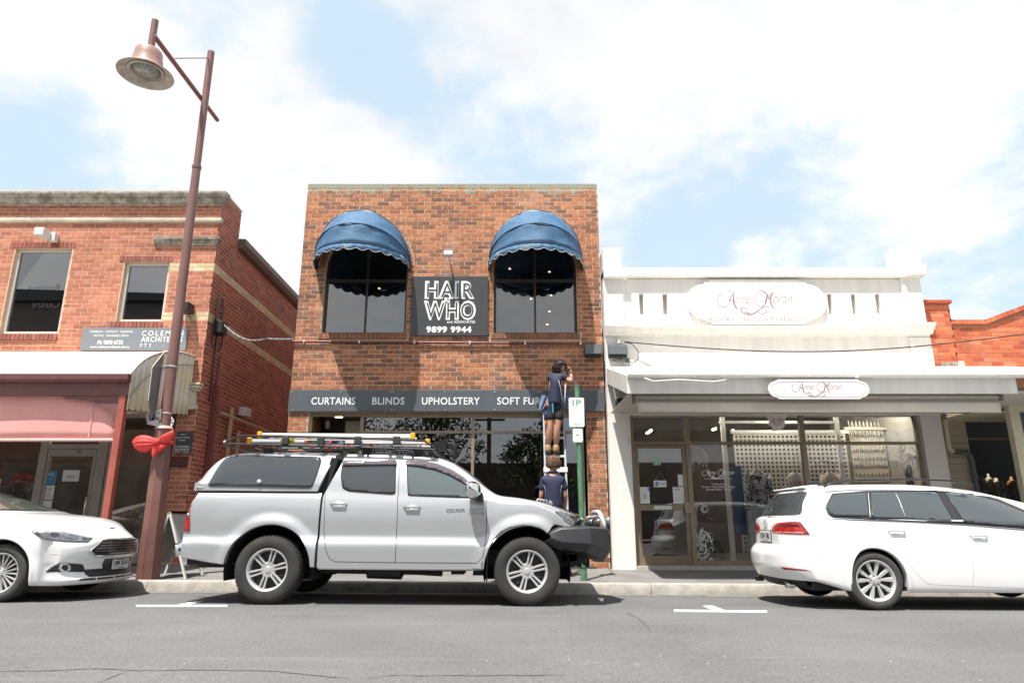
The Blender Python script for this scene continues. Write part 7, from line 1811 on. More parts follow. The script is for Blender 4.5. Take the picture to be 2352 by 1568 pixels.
def d_vw(x,y,z):
 s=1-sstep(-2.27,-1.35,x);sf_=sstep(1.4,2.2,x)
 fx=lerp_tab([(.18,.14),(.28,.045),(.34,.0),(.45,-.045),(.58,-.05),(.66,-.01),(.70,.035),(.88,.045),(1.0,.06),(1.1,.10),(1.4,.02)])(z)
 s2=1-sstep(-2.27,-2.0,x)
 return(x+s2*fx+s*.24*(abs(y)/.88)**3.4-sf_*.34*(abs(y)/.88)**2.4,y*(1-.03*s),z)
gb=loft(-2.27,2.2,lerp_tab([(-2.27,.30),(-1.9,.235),(-1.7,.20),(-1.2,.19),(1.0,.19),(1.8,.21),(2.2,.25)]),gbelt,gedge,gtop,lambda x,z:GP_(z),lerp_tab([(-2.27,.80),(-1.9,.835),(-1,.845),(1,.84),(1.6,.82),(2.2,.74)]),lerp_tab([(-2.27,.74),(-2.05,.68),(-1.85,.62),(-1.3,.61),(0,.60),(.5,.60),(.9,.66),(1.3,.76),(1.6,.78),(2.2,.66)]),arches=((-1.3175,.316,.355),(1.3175,.316,.355)),deform=d_vw,flare=.012,dx=.03,nlow=24,ntop=10,flare_w=.07).build('body',M_WPAINT,vw,fix=False);weld(gb,sharp=62);car.shell(gb);car.bvh()
def glazed2(poly,g,frame=2.5,rnd=5,seal=None):
 cx_=sum(p[0]for p in poly)/len(poly);cy_=sum(p[1]for p in poly)/len(poly)
 car.panel('window_seal',[(p[0]+frame*(1 if p[0]>cx_ else-1),p[1]+frame*(1 if p[1]>cy_ else-1))for p in poly],seal or M_TRIMB,off=.002,step=9,mirror=True,rnd=rnd)
 car.panel('window',poly,g,off=.006,step=7,mirror=True,rnd=rnd)
W1=[(1899,1165),(1913,1138),(1988,1133),(1993,1187),(1917,1186),(1908,1182)]
W2_=[(1999,1133),(2140,1129.5),(2150,1132),(2186,1195),(2140,1194),(2001,1188)]
W3_=[(2168,1130),(2220,1133),(2290,1150),(2352,1176),(2400,1204),(2402,1213),(2214,1198)]
MVG=mat('wagon_window',(.035,.045,.050),.02,spec=.9,coat=1.0)
car.panel('window_surround',round_poly([(1893,1166),(1910,1134),(1990,1128),(2150,1125),(2225,1128),(2292,1144),(2356,1171),(2410,1203),(2412,1218),(2210,1203),(2000,1194),(1912,1191),(1901,1184)],4),M_TRIMB,off=.0015,step=5,mirror=True)
for poly in(W1,W2_,W3_):car.panel('window',poly,MVG,off=.011,step=5,mirror=True,rnd=5)
car.line('chrome_strip',[(1912,1193),(2000,1195.5),(2100,1199),(2210,1204.5),(2360,1216)],mat('grey_trim',(.16,.16,.165),.3,metal=.5),w=.010,off=.004)
car.line('division_bar',[(2054,1131),(2063,1147),(2080,1191)],MATS['grey_trim'],w=.016,off=.012)
car.line('division_bar',[(1993,1133),(1998,1189)],mat('pale_trim',(.5,.5,.5),.3),w=.010,off=.012)
for pts in([(2000,1196),(2014,1212),(2035,1232),(2063,1262),(2096,1306),(2120,1334),(2136,1342)],[(2208,1204),(2221,1220),(2231,1260),(2236,1300),(2234,1346)],[(2136,1342),(2234,1346),(2352,1350)],[(1858,1192),(1861,1199),(1857,1229)],[(1852,1236),(1868,1262),(1893,1275)]):car.line('panel_seam',pts,mat('soft_gap',(.25,.25,.26),.7),w=.004,off=-.0008)
for hx,hy in((2058,1222),(2246,1231)):
 car.panel('handle_recess',[(hx-14,hy-2),(hx+13,hy-2),(hx+8,hy+7),(hx-7,hy+7)],mat('soft_recess',(.60,.61,.62),.4),off=.001,step=4,mirror=True,rnd=4,skirt=0)
 p,d=car.hit(hx,hy)
 for sg in(1,-1):MB().tube([Vector((p.x-.10,(p.y+.004)*sg,p.z+.012)),Vector((p.x-.08,(p.y-.028)*sg,p.z+.014)),Vector((p.x+.08,(p.y-.028)*sg,p.z+.010)),Vector((p.x+.10,(p.y+.004)*sg,p.z+.008))],[.009,.013,.013,.009],8).build('door_handle',M_WPAINT,vw,smooth=True)
# tail
tl=[(1771,1219),(1775,1209),(1784,1203),(1810,1200),(1835,1199),(1857,1229),(1830,1229.5),(1776,1227)]
car.panel('tail_lamp',tl,M_REDL,off=.006,step=4,mirror=True,rnd=2)
car.panel('tail_lamp_strip',[(1778,1222.5),(1794,1223),(1794,1226.5),(1779,1226)],mat('pink_lens',(.5,.22,.2),.2,coat=1.0),off=.009,step=3,mirror=True);car.panel('tail_lamp_strip',[(1797,1223),(1843,1224),(1847,1227.5),(1797,1226.8)],MATS['pink_lens'],off=.009,step=3,mirror=True)
car.panel('tail_lamp_top',[(1790,1203),(1830,1200.5),(1838,1211),(1780,1212)],M_REDD,off=.009,step=4,mirror=True)
car.line('lamp_edge',[(1836,1199.5),(1858,1229)],M_TRIMB,w=.010,off=.008)
car.panel('reflector',[(1791,1303.5),(1850,1310),(1863,1314.5),(1800,1310)],M_REDD,off=.004,step=4,mirror=True)
def rear(name,poly,m,off=.004,mirror=False,step=.06):return front_panel(name,poly,m,off=off,step=step,car_=car,sgn=1,x_from=-5.0,mirror=mirror)
rear('rear_window',round_poly([(-.66,1.045),(.66,1.045),(.55,1.335),(-.55,1.335)],.05),MVG,off=.006)
rear('plate_recess',[(-.42,.70),(.42,.70),(.36,.87),(-.36,.87)],mat('recess_white',(.55,.56,.57),.5),off=.002)
pr=car.tree.ray_cast(Vector((-5,0,.78)),Vector((1,0,0)),20)[0]
bx('number_plate',pr.x-.012,pr.x-.002,-.19,.19,.725,.86,mat('plate_white',(.62,.62,.60),.5),vw,.004)
bx('plate_frame',pr.x-.010,pr.x-.001,-.20,.20,.715,.87,M_TRIMB,vw,.002)
def side_text(name,s,x,y0,y1,z0,z1,m,par,sgn):
 me=text_mesh(s,bold=.03);vs=[v.co.copy()for v in me.vertices];fs=[tuple(p.vertices)for p in me.polygons];bpy.data.meshes.remove(me)
 a0=min(v.x for v in vs);a1=max(v.x for v in vs);b0=min(v.y for v in vs);b1=max(v.y for v in vs)
 return MB().add([(x,y0+(y1-y0)*(v.x-a0)/(a1-a0),z0+(z1-z0)*(v.y-b0)/(b1-b0))for v in vs],fs).build(name,m,par,fix=False)
side_text('plate_lettering','1GW 1ML',pr.x-.015,.16,-.16,.76,.835,M_INK,vw,-1)
side_text('plate_lettering','VICTORIA',pr.x-.015,.08,-.08,.735,.752,M_INK,vw,-1)
pe=car.tree.ray_cast(Vector((-5,0,.945)),Vector((1,0,0)),20)[0];em=MB();ex=pe.x-.012
em.tube([(ex,.052*cos(a_*.314),.945+.052*sin(a_*.314))for a_ in range(21)],.005,6)
for sg in(1,-1):
 em.bar((ex,sg*.022,.992),(ex,0,.950),.008,.006);em.bar((ex,sg*.040,.975),(ex,sg*.017,.902),.008,.006);em.bar((ex,sg*.017,.902),(ex,0,.944),.008,.006)
em.build('emblem',M_CHROME,vw)
spo=MB();spo.prism([(-1.92,1.378),(-1.895,1.402),(-1.70,1.42),(-1.70,1.39),(-1.80,1.372)],-.48,.48);spo.build('spoiler',M_WPAINT,vw,smooth=50,bevel=.012)
bx('brake_light',-1.905,-1.88,-.17,.17,1.36,1.374,M_REDD,vw,0)
MB().tube([(-2.17,.05,1.06),(-2.20,-.12,1.055),(-2.19,-.36,1.06)],.010,6).build('wiper',M_TRIMB,vw)
df=MB();df.v=[];pts_y=[i/12 for i in range(-10,11)]
for yy in pts_y:
 xr_=-2.25+.24*(abs(yy*.92)/.88)**3.4;df.v+=[(xr_+.03,yy*.86,.315),(xr_+.02,yy*.86,.29),(xr_+.10,yy*.84,.205+.02*abs(yy)),(xr_+.35,yy*.8,.19)]
df.f=[(i*4+j,i*4+j+1,(i+1)*4+j+1,(i+1)*4+j)for i in range(len(pts_y)-1)for j in range(3)];df.build('diffuser',M_PLB,vw,smooth=40)
for sg in(-1,1):MB().lathe([(.028,-.04),(.032,-.04),(.032,.06),(.028,.06)],(-2.19,sg*.52,.235),14,'X',closed=True).build('tail_pipe',M_CHROME,vw,smooth=40)
for sg in(-1,1):
 rail=[(-1.70,1.405),(-1.60,1.452),(-1.3,1.487),(-.7,1.50),(-.1,1.487),(.08,1.455),(.18,1.405)]
 f_=lerp_tab(rail);MB().tube([(x,sg*(.655-.01*abs(x+.6)),f_(x)-.020)for x in[-1.70+i*.08 for i in range(24)]],.012,8).build('roof_rail',M_TRIMB,vw,smooth=True)
MB().prism([(-1.63,1.44),(-1.60,1.49),(-1.52,1.50),(-1.40,1.45)],-.02,.02).build('roof_antenna',M_TRIMB,vw,bevel=.008)
wells(vw,-1.3175,.316,.365,.86,.40);wells(vw,1.3175,.316,.365,.86,.40)
bx('underbody',-2.0,2.0,-.72,.72,.19,.30,M_PLB,vw,.02)
for wx in(-1.3175,1.3175):
 for sg in(-1,1):wheel(vw,wx,sg*.785,.316,.317,.205,.226,'wagon',sg)
vw.location=(GX,GYc,gz_);vw.rotation_euler=(0,radians(.34),0)
# ------------------------------------------------------------------ white hatchback saloon on the left
FYc=9.45;FXl=at(1,1312,8.6).x-1.425;fz_=.022
fd=thing('white_sedan','white sedan with dark barred grille cut by the left edge of the photo','car',(0,0,0))
car=Car(fd,(FXl,FYc,fz_))
ftop=lerp_tab([(-2.42,.92),(-2.2,1.05),(-1.8,1.16),(-1.2,1.35),(-.6,1.45),(-.2,1.455),(.12,1.41),(.6,1.275),(1.0,1.145),(1.30,1.05),(1.5,1.03),(1.75,1.0),(1.965,.95),(2.15,.88),(2.28,.80),(2.36,.71)])
fbelt=lerp_tab([(-2.42,.86),(-1.5,.98),(0,.96),(1.2,.94),(1.6,.90),(2.0,.82),(2.2,.74),(2.36,.64)])
def fedge(x):return max(fbelt(x)+.02,ftop(x)-lerp_tab([(-2.42,.03),(-1.2,.08),(0,.09),(.6,.09),(1.1,.07),(1.35,.05),(1.9,.06),(2.36,.05)])(x))
FP_=lerp_tab([(.16,.86),(.24,.885),(.36,.90),(.5,.905),(.62,.915),(.72,.918),(.82,.90),(.9,.885),(.98,.87)])
def d_fd(x,y,z):
 s=sstep(1.78,2.36,x);s2=sstep(2.05,2.36,x);sr=1-sstep(-2.42,-1.6,x)
 fx=lerp_tab([(.16,-.05),(.20,.03),(.24,.045),(.30,.01),(.40,.0),(.46,.03),(.56,.045),(.70,.03),(.78,.0),(.85,-.02),(1.1,0)])(z)
 return(x+s2*fx-s*.32*(abs(y)/.92)**2.3+sr*.3*(abs(y)/.92)**3,y*(1-.12*sstep(1.86,2.4,x)),z)
fb=loft(-2.42,2.36,lerp_tab([(-2.42,.3),(-2,.2),(1.9,.19),(2.36,.18)]),fbelt,fedge,ftop,lambda x,z:FP_(z),lerp_tab([(-2.42,.84),(-1,.88),(1,.875),(1.6,.85),(2.36,.70)]),lerp_tab([(-2.42,.76),(-1.8,.66),(-1.2,.60),(0,.58),(.4,.60),(.9,.68),(1.3,.78),(1.6,.76),(2.0,.70),(2.36,.62)]),arches=((-1.425,.334,.385),(1.425,.334,.385)),deform=d_fd,flare=.015,dx=.03,nlow=26,ntop=12,ncap=16,flare_w=.08).build('body',M_WPAINT,fd,fix=False);weld(fb,sharp=62);car.shell(fb);car.bvh()
def face(name,poly,m,off=.004,step=.05,rnd=0,mirror=False,parent=None):
 if rnd:poly=round_poly(poly,rnd)
 return front_panel(name,poly,m,off=off,step=step,car_=car,mirror=mirror,parent=parent)
face('windscreen',[(-.70,1.085),(.70,1.085),(.55,1.385),(-.55,1.385)],mat('windscreen_tint',(.10,.12,.105),.03,spec=.9,coat=1.0),off=.006)
face('wiper_cowl',[(-.74,1.062),(.74,1.062),(.70,1.084),(-.70,1.084)],M_TRIMB,off=.004)
for pts in([(-30,1176),(-10,1140),(20,1120)],):pass
def fac(name,poly,m,**k):return face(name,[(y,z-.085 if z>.34 else(z-.07 if z>.3 else z-.035))for y,z in poly],m,**k)
gr=fac('grille',[(-.47,.60),(.47,.60),(.54,.66),(.40,.775),(.30,.79),(-.30,.79),(-.40,.775),(-.54,.66)],M_TRIMB,off=.008,rnd=.02)
for i in range(5):
 z=.622+i*.033;hw=.50-abs(z-.665)*1.0;fac('grille_bar',[(-hw,z-.007),(hw,z-.007),(hw,z+.007),(-hw,z+.007)],mat('grille_chrome',(.30,.28,.27),.2,metal=.9),off=.018)
for y0 in(-.3,.3):fac('grille_upright',[(y0-.005,.61),(y0+.005,.61),(y0+.005,.785),(y0-.005,.785)],MATS['grille_chrome'],off=.020)
gr_rim=[(-.47,.595),(.47,.595),(.55,.66),(.41,.782),(.30,.797),(-.30,.797),(-.41,.782),(-.55,.66),(-.47,.595)]
rim_=[]
for(a,b)in zip(gr_rim[:-1],gr_rim[1:]):
 for k in range(8):y=a[0]+(b[0]-a[0])*k/8;z=a[1]+(b[1]-a[1])*k/8-.085;r=car.tree.ray_cast(Vector((5,y,z)),Vector((-1,0,0)),20);rim_.append(r[0]+Vector((.010,0,0)))
MB().tube(rim_+[rim_[0]],.010,8).build('grille_surround',M_CHROME,fd,smooth=True)
fac('lower_intake',[(-.50,.335),(.50,.335),(.56,.44),(-.56,.44)],M_TRIMB,off=.006,rnd=.015);fac('plate_holder',[(-.30,.42),(.30,.42),(.33,.555),(-.33,.555)],M_TRIMB,off=.010,rnd=.015)
fac('lip_slot',[(-.62,.262),(.62,.262),(.60,.285),(-.60,.285)],M_TRIMB,off=.006)
for y0 in(-.42,-.14,.14,.42):fac('slot_bar',[(y0-.008,.258),(y0+.008,.258),(y0+.008,.288),(y0-.008,.288)],M_WPAINT,off=.010)
pr=car.tree.ray_cast(Vector((5,0,.40)),Vector((-1,0,0)),20)[0]
bx('number_plate',pr.x+.012,pr.x+.03,-.185,.185,.335,.46,MATS['plate_white'],fd,.004);side_text('plate_lettering','1JM 2LX',pr.x+.033,-.16,.16,.37,.44,M_INK,fd,1);side_text('plate_lettering','VICTORIA',pr.x+.033,-.08,.08,.345,.36,M_INK,fd,1)
hl=[(73,1219.5),(82,1216.5),(112,1219),(150,1221),(214,1234),(201,1244),(150,1243),(105,1238),(86,1229)]
car.panel('headlamp',hl,mat('lamp_white',(.66,.67,.70),.25,coat=1.0),off=.003,step=4,mirror=True,rnd=3)
car.panel('headlamp_bowl',[(115,1220.5),(150,1222.5),(212,1234.5),(200,1242),(150,1241.5),(118,1236),(111,1229)],M_LAMPS,off=.006,step=3,mirror=True,rnd=2)
car.panel('headlamp_insert',[(117,1222),(135,1223),(138,1231),(124,1234),(114,1229)],M_BOX,off=.008,step=3,mirror=True,rnd=2);car.panel('headlamp_insert',[(160,1225),(182,1229),(180,1238),(160,1237)],MATS['lamp_bowl'],off=.008,step=3,mirror=True,rnd=3);car.panel('headlamp_insert',[(190,1232),(207,1235),(198,1240),(188,1240)],M_BOX,off=.008,step=3,mirror=True)
car.panel('headlamp_lens',hl,M_LENS,off=.014,step=4,mirror=True,rnd=3)
car.line('lamp_edge',hl+[hl[0]],MATS['grey_trim'],w=.005,off=.002)
car.panel('fog_recess',[(104,1313),(118,1301),(132,1294),(150,1292),(190,1295),(195,1306),(190,1313),(150,1312)],M_TRIMB,off=.003,step=4,mirror=True,rnd=3)
car.panel('fog_lamp',[(149+15*cos(a_*.42),1303+9.5*sin(a_*.42))for a_ in range(15)],M_CHROME,off=.007,step=4,mirror=True);car.panel('fog_lens',[(150+8*cos(a_*.42),1303+7*sin(a_*.42))for a_ in range(15)],M_TRIMB,off=.010,step=3,mirror=True)
car.line('bumper_crease',[(118,1270),(150,1274),(180,1281),(205,1286)],MATS['soft_recess'],w=.006,off=-.001)
car.line('bumper_seam',[(77,1222),(70,1232),(66,1243)],MATS['soft_gap'],w=.004,off=-.001)
pb=car.tree.ray_cast(Vector((5,0,.845)),Vector((-1,0,0)),20)[0];bx('badge',pb.x-.01,pb.x+.006,-.055,.055,.835,.855,MATS['navy_print'],fd,.004)
car.line('bonnet_seam',[(10,1180),(70,1196),(130,1210),(200,1226)],MATS['soft_gap'],w=.003,off=-.001)
wells(fd,-1.425,.334,.380,.80,.4);wells(fd,1.425,.334,.380,.80,.4);bx('underbody',-2.1,2.0,-.74,.74,.18,.30,M_PLB,fd,.02)
for wx in(-1.425,1.425):
 for sg in(-1,1):wheel(fd,wx,sg*.772,.334,.334,.235,.232,'sedan',sg)
for poly in([(.75,.99),(-.9,.99),(-1.5,1.10),(-.9,1.30),(-.3,1.36),(.2,1.31)],):
 for sg in(1,-1):
  vs,fs,nb=car.fill(poly,.1);out=[car.tree.ray_cast(Vector((v.x,-3*sg,v.y)),Vector((0,sg,0)),9)[0]for v in vs]
  MB().add([(p.x,p.y-.006*sg,p.z)for p in out],[tuple(f)for f in fs]).build('window',MVG,fd,smooth=40)
fd.location=(FXl,FYc,fz_)
# ------------------------------------------------------------------ street lamp at the kerb, left
LYc=10.8;LXc=at(340,1325,LYc).x;M_POLE=mat('rose_brown_paint',(.20,.10,.086),.45,var=.10,scale=3,bump=.08,bscale=40)
sl_=thing('street_lamp','tall rose brown street lamp with a hat shaped lantern on a slanting arm','street lamp',(LXc,LYc,.1))
ptop=at(485,120,LYc);zbz=at(345,985,LYc).z;zf=path_z(LXc,LYc)
Pb=Vector((LXc,LYc,zf));Pm=Vector((at(376,990,LYc).x,LYc,zbz));Pt=Vector((ptop.x,LYc,ptop.z));Pmid=Pm.lerp(Pt,.66)
MB().tube([Pm-Vector((0,0,.2)),Pmid],[.088,.070],20).build('pole',M_POLE,sl_,smooth=50);MB().tube([Pmid,Pt],.062,20).build('upper_pole',M_POLE,sl_,smooth=50)
MB().tube([Pmid+Vector((0,0,-.02)),Pmid+Vector((0,0,.03))],.078,20).build('collar',M_POLE,sl_,smooth=50)
MB().tube([Pb,Pm],[.175,.125],8).build('base',mat('pole_base_shaded',(.17,.078,.064),.45,var=.15,scale=3),sl_,smooth=20,bevel=.01);MB().tube([Pm,Pm+Vector((0,0,.03)),Pm+Vector((.0,0,.05))],[.14,.12,.085],20).build('base_cap',mat('pale_rose',(.42,.28,.25),.5),sl_,smooth=40)  # base colour darkened to carry the shade on the lower post
za_=8.36;xa_l=Pm.lerp(Pt,.86).x-.075
MB().tube([(xa_l,11.5,za_),(xa_l-.03,9.16,za_)],.040,14).build('arm',mat('arm_paint',(.20,.085,.075),.45),sl_,smooth=50)
xs_=xa_l-.03;MB().tube([(xs_-.03,9.19,8.66),(xs_-.03,9.19,8.10)],.052,16).build('lantern_stem',M_POLE,sl_,smooth=50)
MB().tube([(xa_l-.02,9.78,za_+.04),(xa_l,9.80,za_+.07),(Pt.x,LYc-.03,9.18)],.009,6).build('stay_wire',M_POLE,sl_)
lc=(xs_-.05,9.19,7.70)
M_LROSE=mat('lantern_rose',(.36,.215,.185),.4,var=.05)
ln=MB().lathe([(0,.42),(.14,.415),(.185,.39),(.20,.36),(.205,.25),(.215,.245),(.225,.13),(.24,.09),(.32,.03),(.40,-.02),(.405,-.03)],lc,44);ln.f=ln.f[:-2]
lt_=ln.build('lantern',M_LROSE,sl_,smooth=40)
ln=MB().lathe([(.40,-.032),(.36,-.012),(.29,.03),(.262,.045),(.262,.02),(.235,.01),(.20,.05),(.19,.10),(.0,.11)],lc,44);ln.f=ln.f[:-2]+[ln.f[-1]]
ln.build('reflector',mat('aged_reflector',(.42,.39,.33),.5,col2=(.56,.52,.45),var=.25,scale=9,metal=.1),lt_,smooth=40)
MB().lathe([(0,-.012),(.10,-.005),(.175,.03),(.19,.06),(.18,.07),(0,.075)],lc,36).build('diffuser',mat('grey_diffuser',(.30,.30,.28),.25,var=.3,scale=14),lt_,smooth=40)
# parking sign seen from behind, strapped to the pole
ps=thing('pole_sign','grey backed street sign seen edge on, strapped to the lamp post over the verandah end','sign',tuple(at(370,900,LYc)))
xs2=Pm.lerp(Pt,.02).x-.15
prof_=[(10.78,3.62),(10.48,3.30),(10.50,2.78),(10.64,2.50),(10.78,2.60)]
MB().prism(prof_,xs2-.002,xs2+.002,'X').build('plate',mat('sign_back_grey',(.24,.23,.23),.4,metal=.4),ps);edge_=MB().tube([(xs2,y,z)for y,z in prof_[:3]],.006,5).build('edge',M_OFF,ps)
for z in(3.38,2.62):q=Pm+(Pt-Pm)*((z-Pm.z)/(Pt.z-Pm.z));MB().tube([(q.x,LYc,z-.012),(q.x,LYc,z+.012)],.092,18).build('band',M_BOLT,ps);MB().bar((xs2,LYc-.05,z),(q.x-.05,LYc-.06,z),.03).build('bracket',M_BOLT,ps)
nt2=thing('pole_notices','two small weathered stickers on the lamp post above the red bow','sticker',tuple(at(372,960,LYc-.1)))
for x0,y0,x1,y1_,m_ in((366,938,372,963,mat('cream_sticker',(.62,.58,.40),.6)),(363,971,371,978,mat('teal_sticker',(.15,.35,.32),.6))):A=at(x0,y1_,LYc-.1);Bq=at(x1,y0,LYc-.1);bx('sticker',A.x,Bq.x,LYc-.105,LYc-.097,A.z,Bq.z,m_,nt2,0)
# red ribbon bow
bw=thing('red_bow','large bright red ribbon bow tied round the lamp post','bow',tuple(at(352,1020,LYc-.15)))
M_BOW=mat('red_ribbon',(.60,.04,.035),.65,var=.2,scale=9,bump=.8,bscale=22)
def lobe(pts,Y0,puff,name):
 """puffed cloth leaf: outline rows from knot to tip given as (upper, lower) photo spots"""
 mb=MB();nn=len(pts);m_=10;rng=random.Random(nn)
 for sidey in(-1,1):
  base_i=len(mb.v);vs=[]
  for i,(u,l)in enumerate(pts):
   A=at(*u,Y0);Bq=at(*l,Y0);t=i/(nn-1)
   for j in range(m_+1):
    f=j/m_;q=A.lerp(Bq,f);bulge=puff*sin(pi*f)*sin(pi*min(1,t*.9+.08));q.y+=sidey*bulge+.030*sin(j*2.6+i*.3)*(.3+.7*sin(pi*min(1,t+.1)));q.z+=rng.uniform(-.006,.006);vs.append(q)
  mb.add(vs,[(i*(m_+1)+j,i*(m_+1)+j+1,(i+1)*(m_+1)+j+1,(i+1)*(m_+1)+j)for i in range(nn-1)for j in range(m_)])
 o=mb.build(name,M_BOW,bw,smooth=True,fix=False);ss=o.modifiers.new('s','SUBSURF');ss.levels=ss.render_levels=1
YBW=LYc-.2
lobe([((360,1010),(358,1022)),((348,1003),(352,1030)),((335,999),(341,1036)),((320,998),(330,1038)),((309,1003),(318,1037)),((303,1012),(309,1030))],YBW,.07,'left_loop')
lobe([((360,1010),(360,1020)),((368,1002),(370,1022)),((380,994),(382,1020)),((392,989),(394,1012)),((398,985),(401,1001)),((399,990),(400,998))],YBW,.07,'right_loop')
lobe([((357,1014),(366,1014)),((351,1024),(375,1020)),((347,1034),(385,1020)),((346,1042),(380,1026)),((348,1048),(366,1036)),((351,1050),(356,1046))],YBW-.02,.03,'tail')
MB().lathe([(0,-.05),(.05,-.04),(.06,0),(.05,.04),(0,.05)],tuple(at(361,1014,YBW-.03)),14).build('knot',M_BOW,bw,smooth=True)
MB().tube([Vector((Pm.x+.15*cos(a_*.35),LYc+.15*sin(a_*.35),at(361,1013,YBW).z+.0))for a_ in range(19)],.03,8).build('band',M_BOW,bw,smooth=True)
# ------------------------------------------------------------------ folding footpath sign
af=thing('a_frame_sign','white framed folding footpath sign board standing behind the truck tail','sign board',tuple(at(390,1325,11.0)))
def apt(x,y,Y):q=at(x,y,Y);return q
zfA=path_z(-5.2,11.0);topz_=at(410,1176,11.1).z
xL=at(347,1325,11.0).x;xT=at(407,1178,11.1).x;xR=at(434,1325,11.0).x+.02;ya_,yb_=10.85,11.42
for xb,nm in((xL,'left_panel'),(xR,'right_panel')):
 fm=MB()
 for y in(ya_,yb_):fm.bar((xb,y,path_z(xb,y)),(xT,y,topz_),.03)
 fm.bar((xT,ya_,topz_),(xT,yb_,topz_),.03);zl_=zfA+.2;f_=.2/(topz_-zfA);xl_=xb+(xT-xb)*f_;fm.bar((xl_,ya_,zl_),(xl_,yb_,zl_),.03);fm.build('frame',M_OFF,af)
 d_=.012 if xb<xT else-.012
 MB().add([(xl_+d_,ya_,zl_),(xl_+d_,yb_,zl_),(xT,yb_,topz_-.02),(xT,ya_,topz_-.02)],[(0,1,2,3)]).build('board',mat('board_back',(.33,.32,.30),.7,var=.08),af)
# ------------------------------------------------------------------ parking sign post
GPY=10.95;gx_b=at(1341,1335,GPY).x;gzb=path_z(gx_b,GPY);gt_=at(1325,886,GPY);gx_t=gt_.x
M_GRN=mat('green_post_paint',(.085,.21,.12),.5,var=.25,scale=12,bump=.1)
sp_=thing('parking_sign_post','green steel post with a one hour parking sign beside the ladder','sign post',(gx_b,GPY,gzb))
MB().tube([(gx_b,GPY,gzb),(gx_t,GPY,gt_.z)],.041,18).build('post',M_GRN,sp_,smooth=50);MB().tube([(gx_b,GPY,gzb),(gx_b,GPY,gzb+.28)],.052,18).build('sleeve',M_GRN,sp_,smooth=50);MB().tube([(gx_b,GPY,gzb+.20),(gx_b,GPY,gzb+.215)],.062,18).build('collar',M_GRN,sp_,smooth=50);MB().tube([(gx_t,GPY,gt_.z-.01),(gx_t,GPY,gt_.z+.012)],.045,18).build('cap',M_GRN,sp_,smooth=50)
M_SGW=mat('sign_enamel',(.78,.79,.79),.35);ysn=GPY-.055
def plate(x0,y0,x1,y1_,nm):
 A=at(x0,y1_,ysn);Bq=at(x1,y0,ysn);r=.025;pts=[]
 for cx_,cz_,a0_ in((A.x+r,A.z+r,pi),(Bq.x-r,A.z+r,1.5*pi),(Bq.x-r,Bq.z-r,0),(A.x+r,Bq.z-r,.5*pi)):pts+=[(cx_+r*cos(a0_+k*pi/8),cz_+r*sin(a0_+k*pi/8))for k in range(5)]
 return MB().prism(pts,ysn-.002,ysn+.001).build(nm,M_SGW,sp_)
plate(1307.5,913,1341,980,'sign_plate');plate(1316,984,1338,1015,'small_sign_plate')
M_GL=mat('sign_green',(.02,.27,.13),.5);yt=ysn-.004
tfp('lettering','1P',1315,918,1334,931,yt,M_GL,sp_,bold=.005);tfp('lettering','8AM - 6PM',1312,942,1336,946,yt,mat('faded_print',(.60,.66,.63),.6),sp_);tfp('lettering','MON - FRI',1312,949,1336,953,yt,MATS['faded_print'],sp_)
A=at(1318,974,yt);Bq=at(1335,974,yt);ar=MB();ar.box(A.x+.02,Bq.x-.02,yt,yt+.001,A.z-.006,A.z+.006)
for q,s in((A,1),(Bq,-1)):ar.add([(q.x,yt,q.z),(q.x+.035*s,yt,q.z+.02),(q.x+.035*s,yt,q.z-.02)],[(0,1,2)])
ar.build('double_arrow',MATS['faded_print'],sp_,fix=False);tfp('lettering','–',1323,998,1330,999.5,yt,M_INK,sp_)
for x,y in((1324,917),(1325,977),(1326,988),(1327,1011)):q=at(x,y,yt);MB().lathe([(0,-.004),(.006,-.003),(.006,.003),(0,.004)],tuple(q),8,'Y').build('bolt',M_BOLT,sp_)
for z in(at(1324,925,GPY).z,at(1325,970,GPY).z):MB().tube([(gx_t+.002,GPY,z-.012),(gx_t+.002,GPY,z+.012)],.046,16).build('band',M_BOLT,sp_)
st_=thing('signpost_string','thin blue cord running from the raised hand down to the green post top','cord',tuple(at(1318,875,11.5)));MB().tube([at(1309,862,11.7),at(1317,873,11.5),at(1325,884,GPY)],.006,5).build('cord',mat('blue_cord',(.05,.07,.2),.6),st_)
# ------------------------------------------------------------------ ladder against the fascia
LB_Y,LT_Y=11.62,12.50;lz0_=path_z(.6,LB_Y);lzt=at(1272,938,LT_Y).z
lxL,lxR=at(1250,990,12.3).x,at(1296,990,12.3).x
lad=thing('extension_ladder','grey aluminium ladder leaning on the slate fascia with a worker standing on it','ladder',((lxL+lxR)/2,LB_Y,lz0_))
M_LG=mat('ladder_grey',(.34,.36,.385),.42,metal=.2,var=.06);def_w=.0
def lpt(x,t,off=0):return Vector((x,LB_Y+(LT_Y-LB_Y)*t+off,lz0_+(lzt-lz0_)*t))
for x in(lxL,lxR):MB().bar(lpt(x+(.03 if x<1 and x==lxL else-.0)*0,0),lpt(x,1),.035,.075).build('rail',M_LG,lad,bevel=.004)
def t_at(y):
 best=min(((abs((784-FOC*(((lpt(0,t).z-EYE)*cos(TH)-lpt(0,t).y*sin(TH))/(lpt(0,t).y*cos(TH)+(lpt(0,t).z-EYE)*sin(TH))))-y),t)for t in[i/400 for i in range(401)]));return best[1]
for y in(965,1006,1048,1079,1118,1160,1205):t=t_at(y);q=lpt(0,t);bx('rung',lxL,lxR,q.y-.04,q.y+.03,q.z-.018,q.z+.018,mat('rung_alu',(.70,.71,.72),.4,metal=.1),lad,.004)
tb_=t_at(1080);q=lpt(0,tb_);bx('white_brace',lxL-.03,lxR+.03,q.y-.065,q.y-.04,q.z-.035,q.z+.05,M_WH,lad,.006)
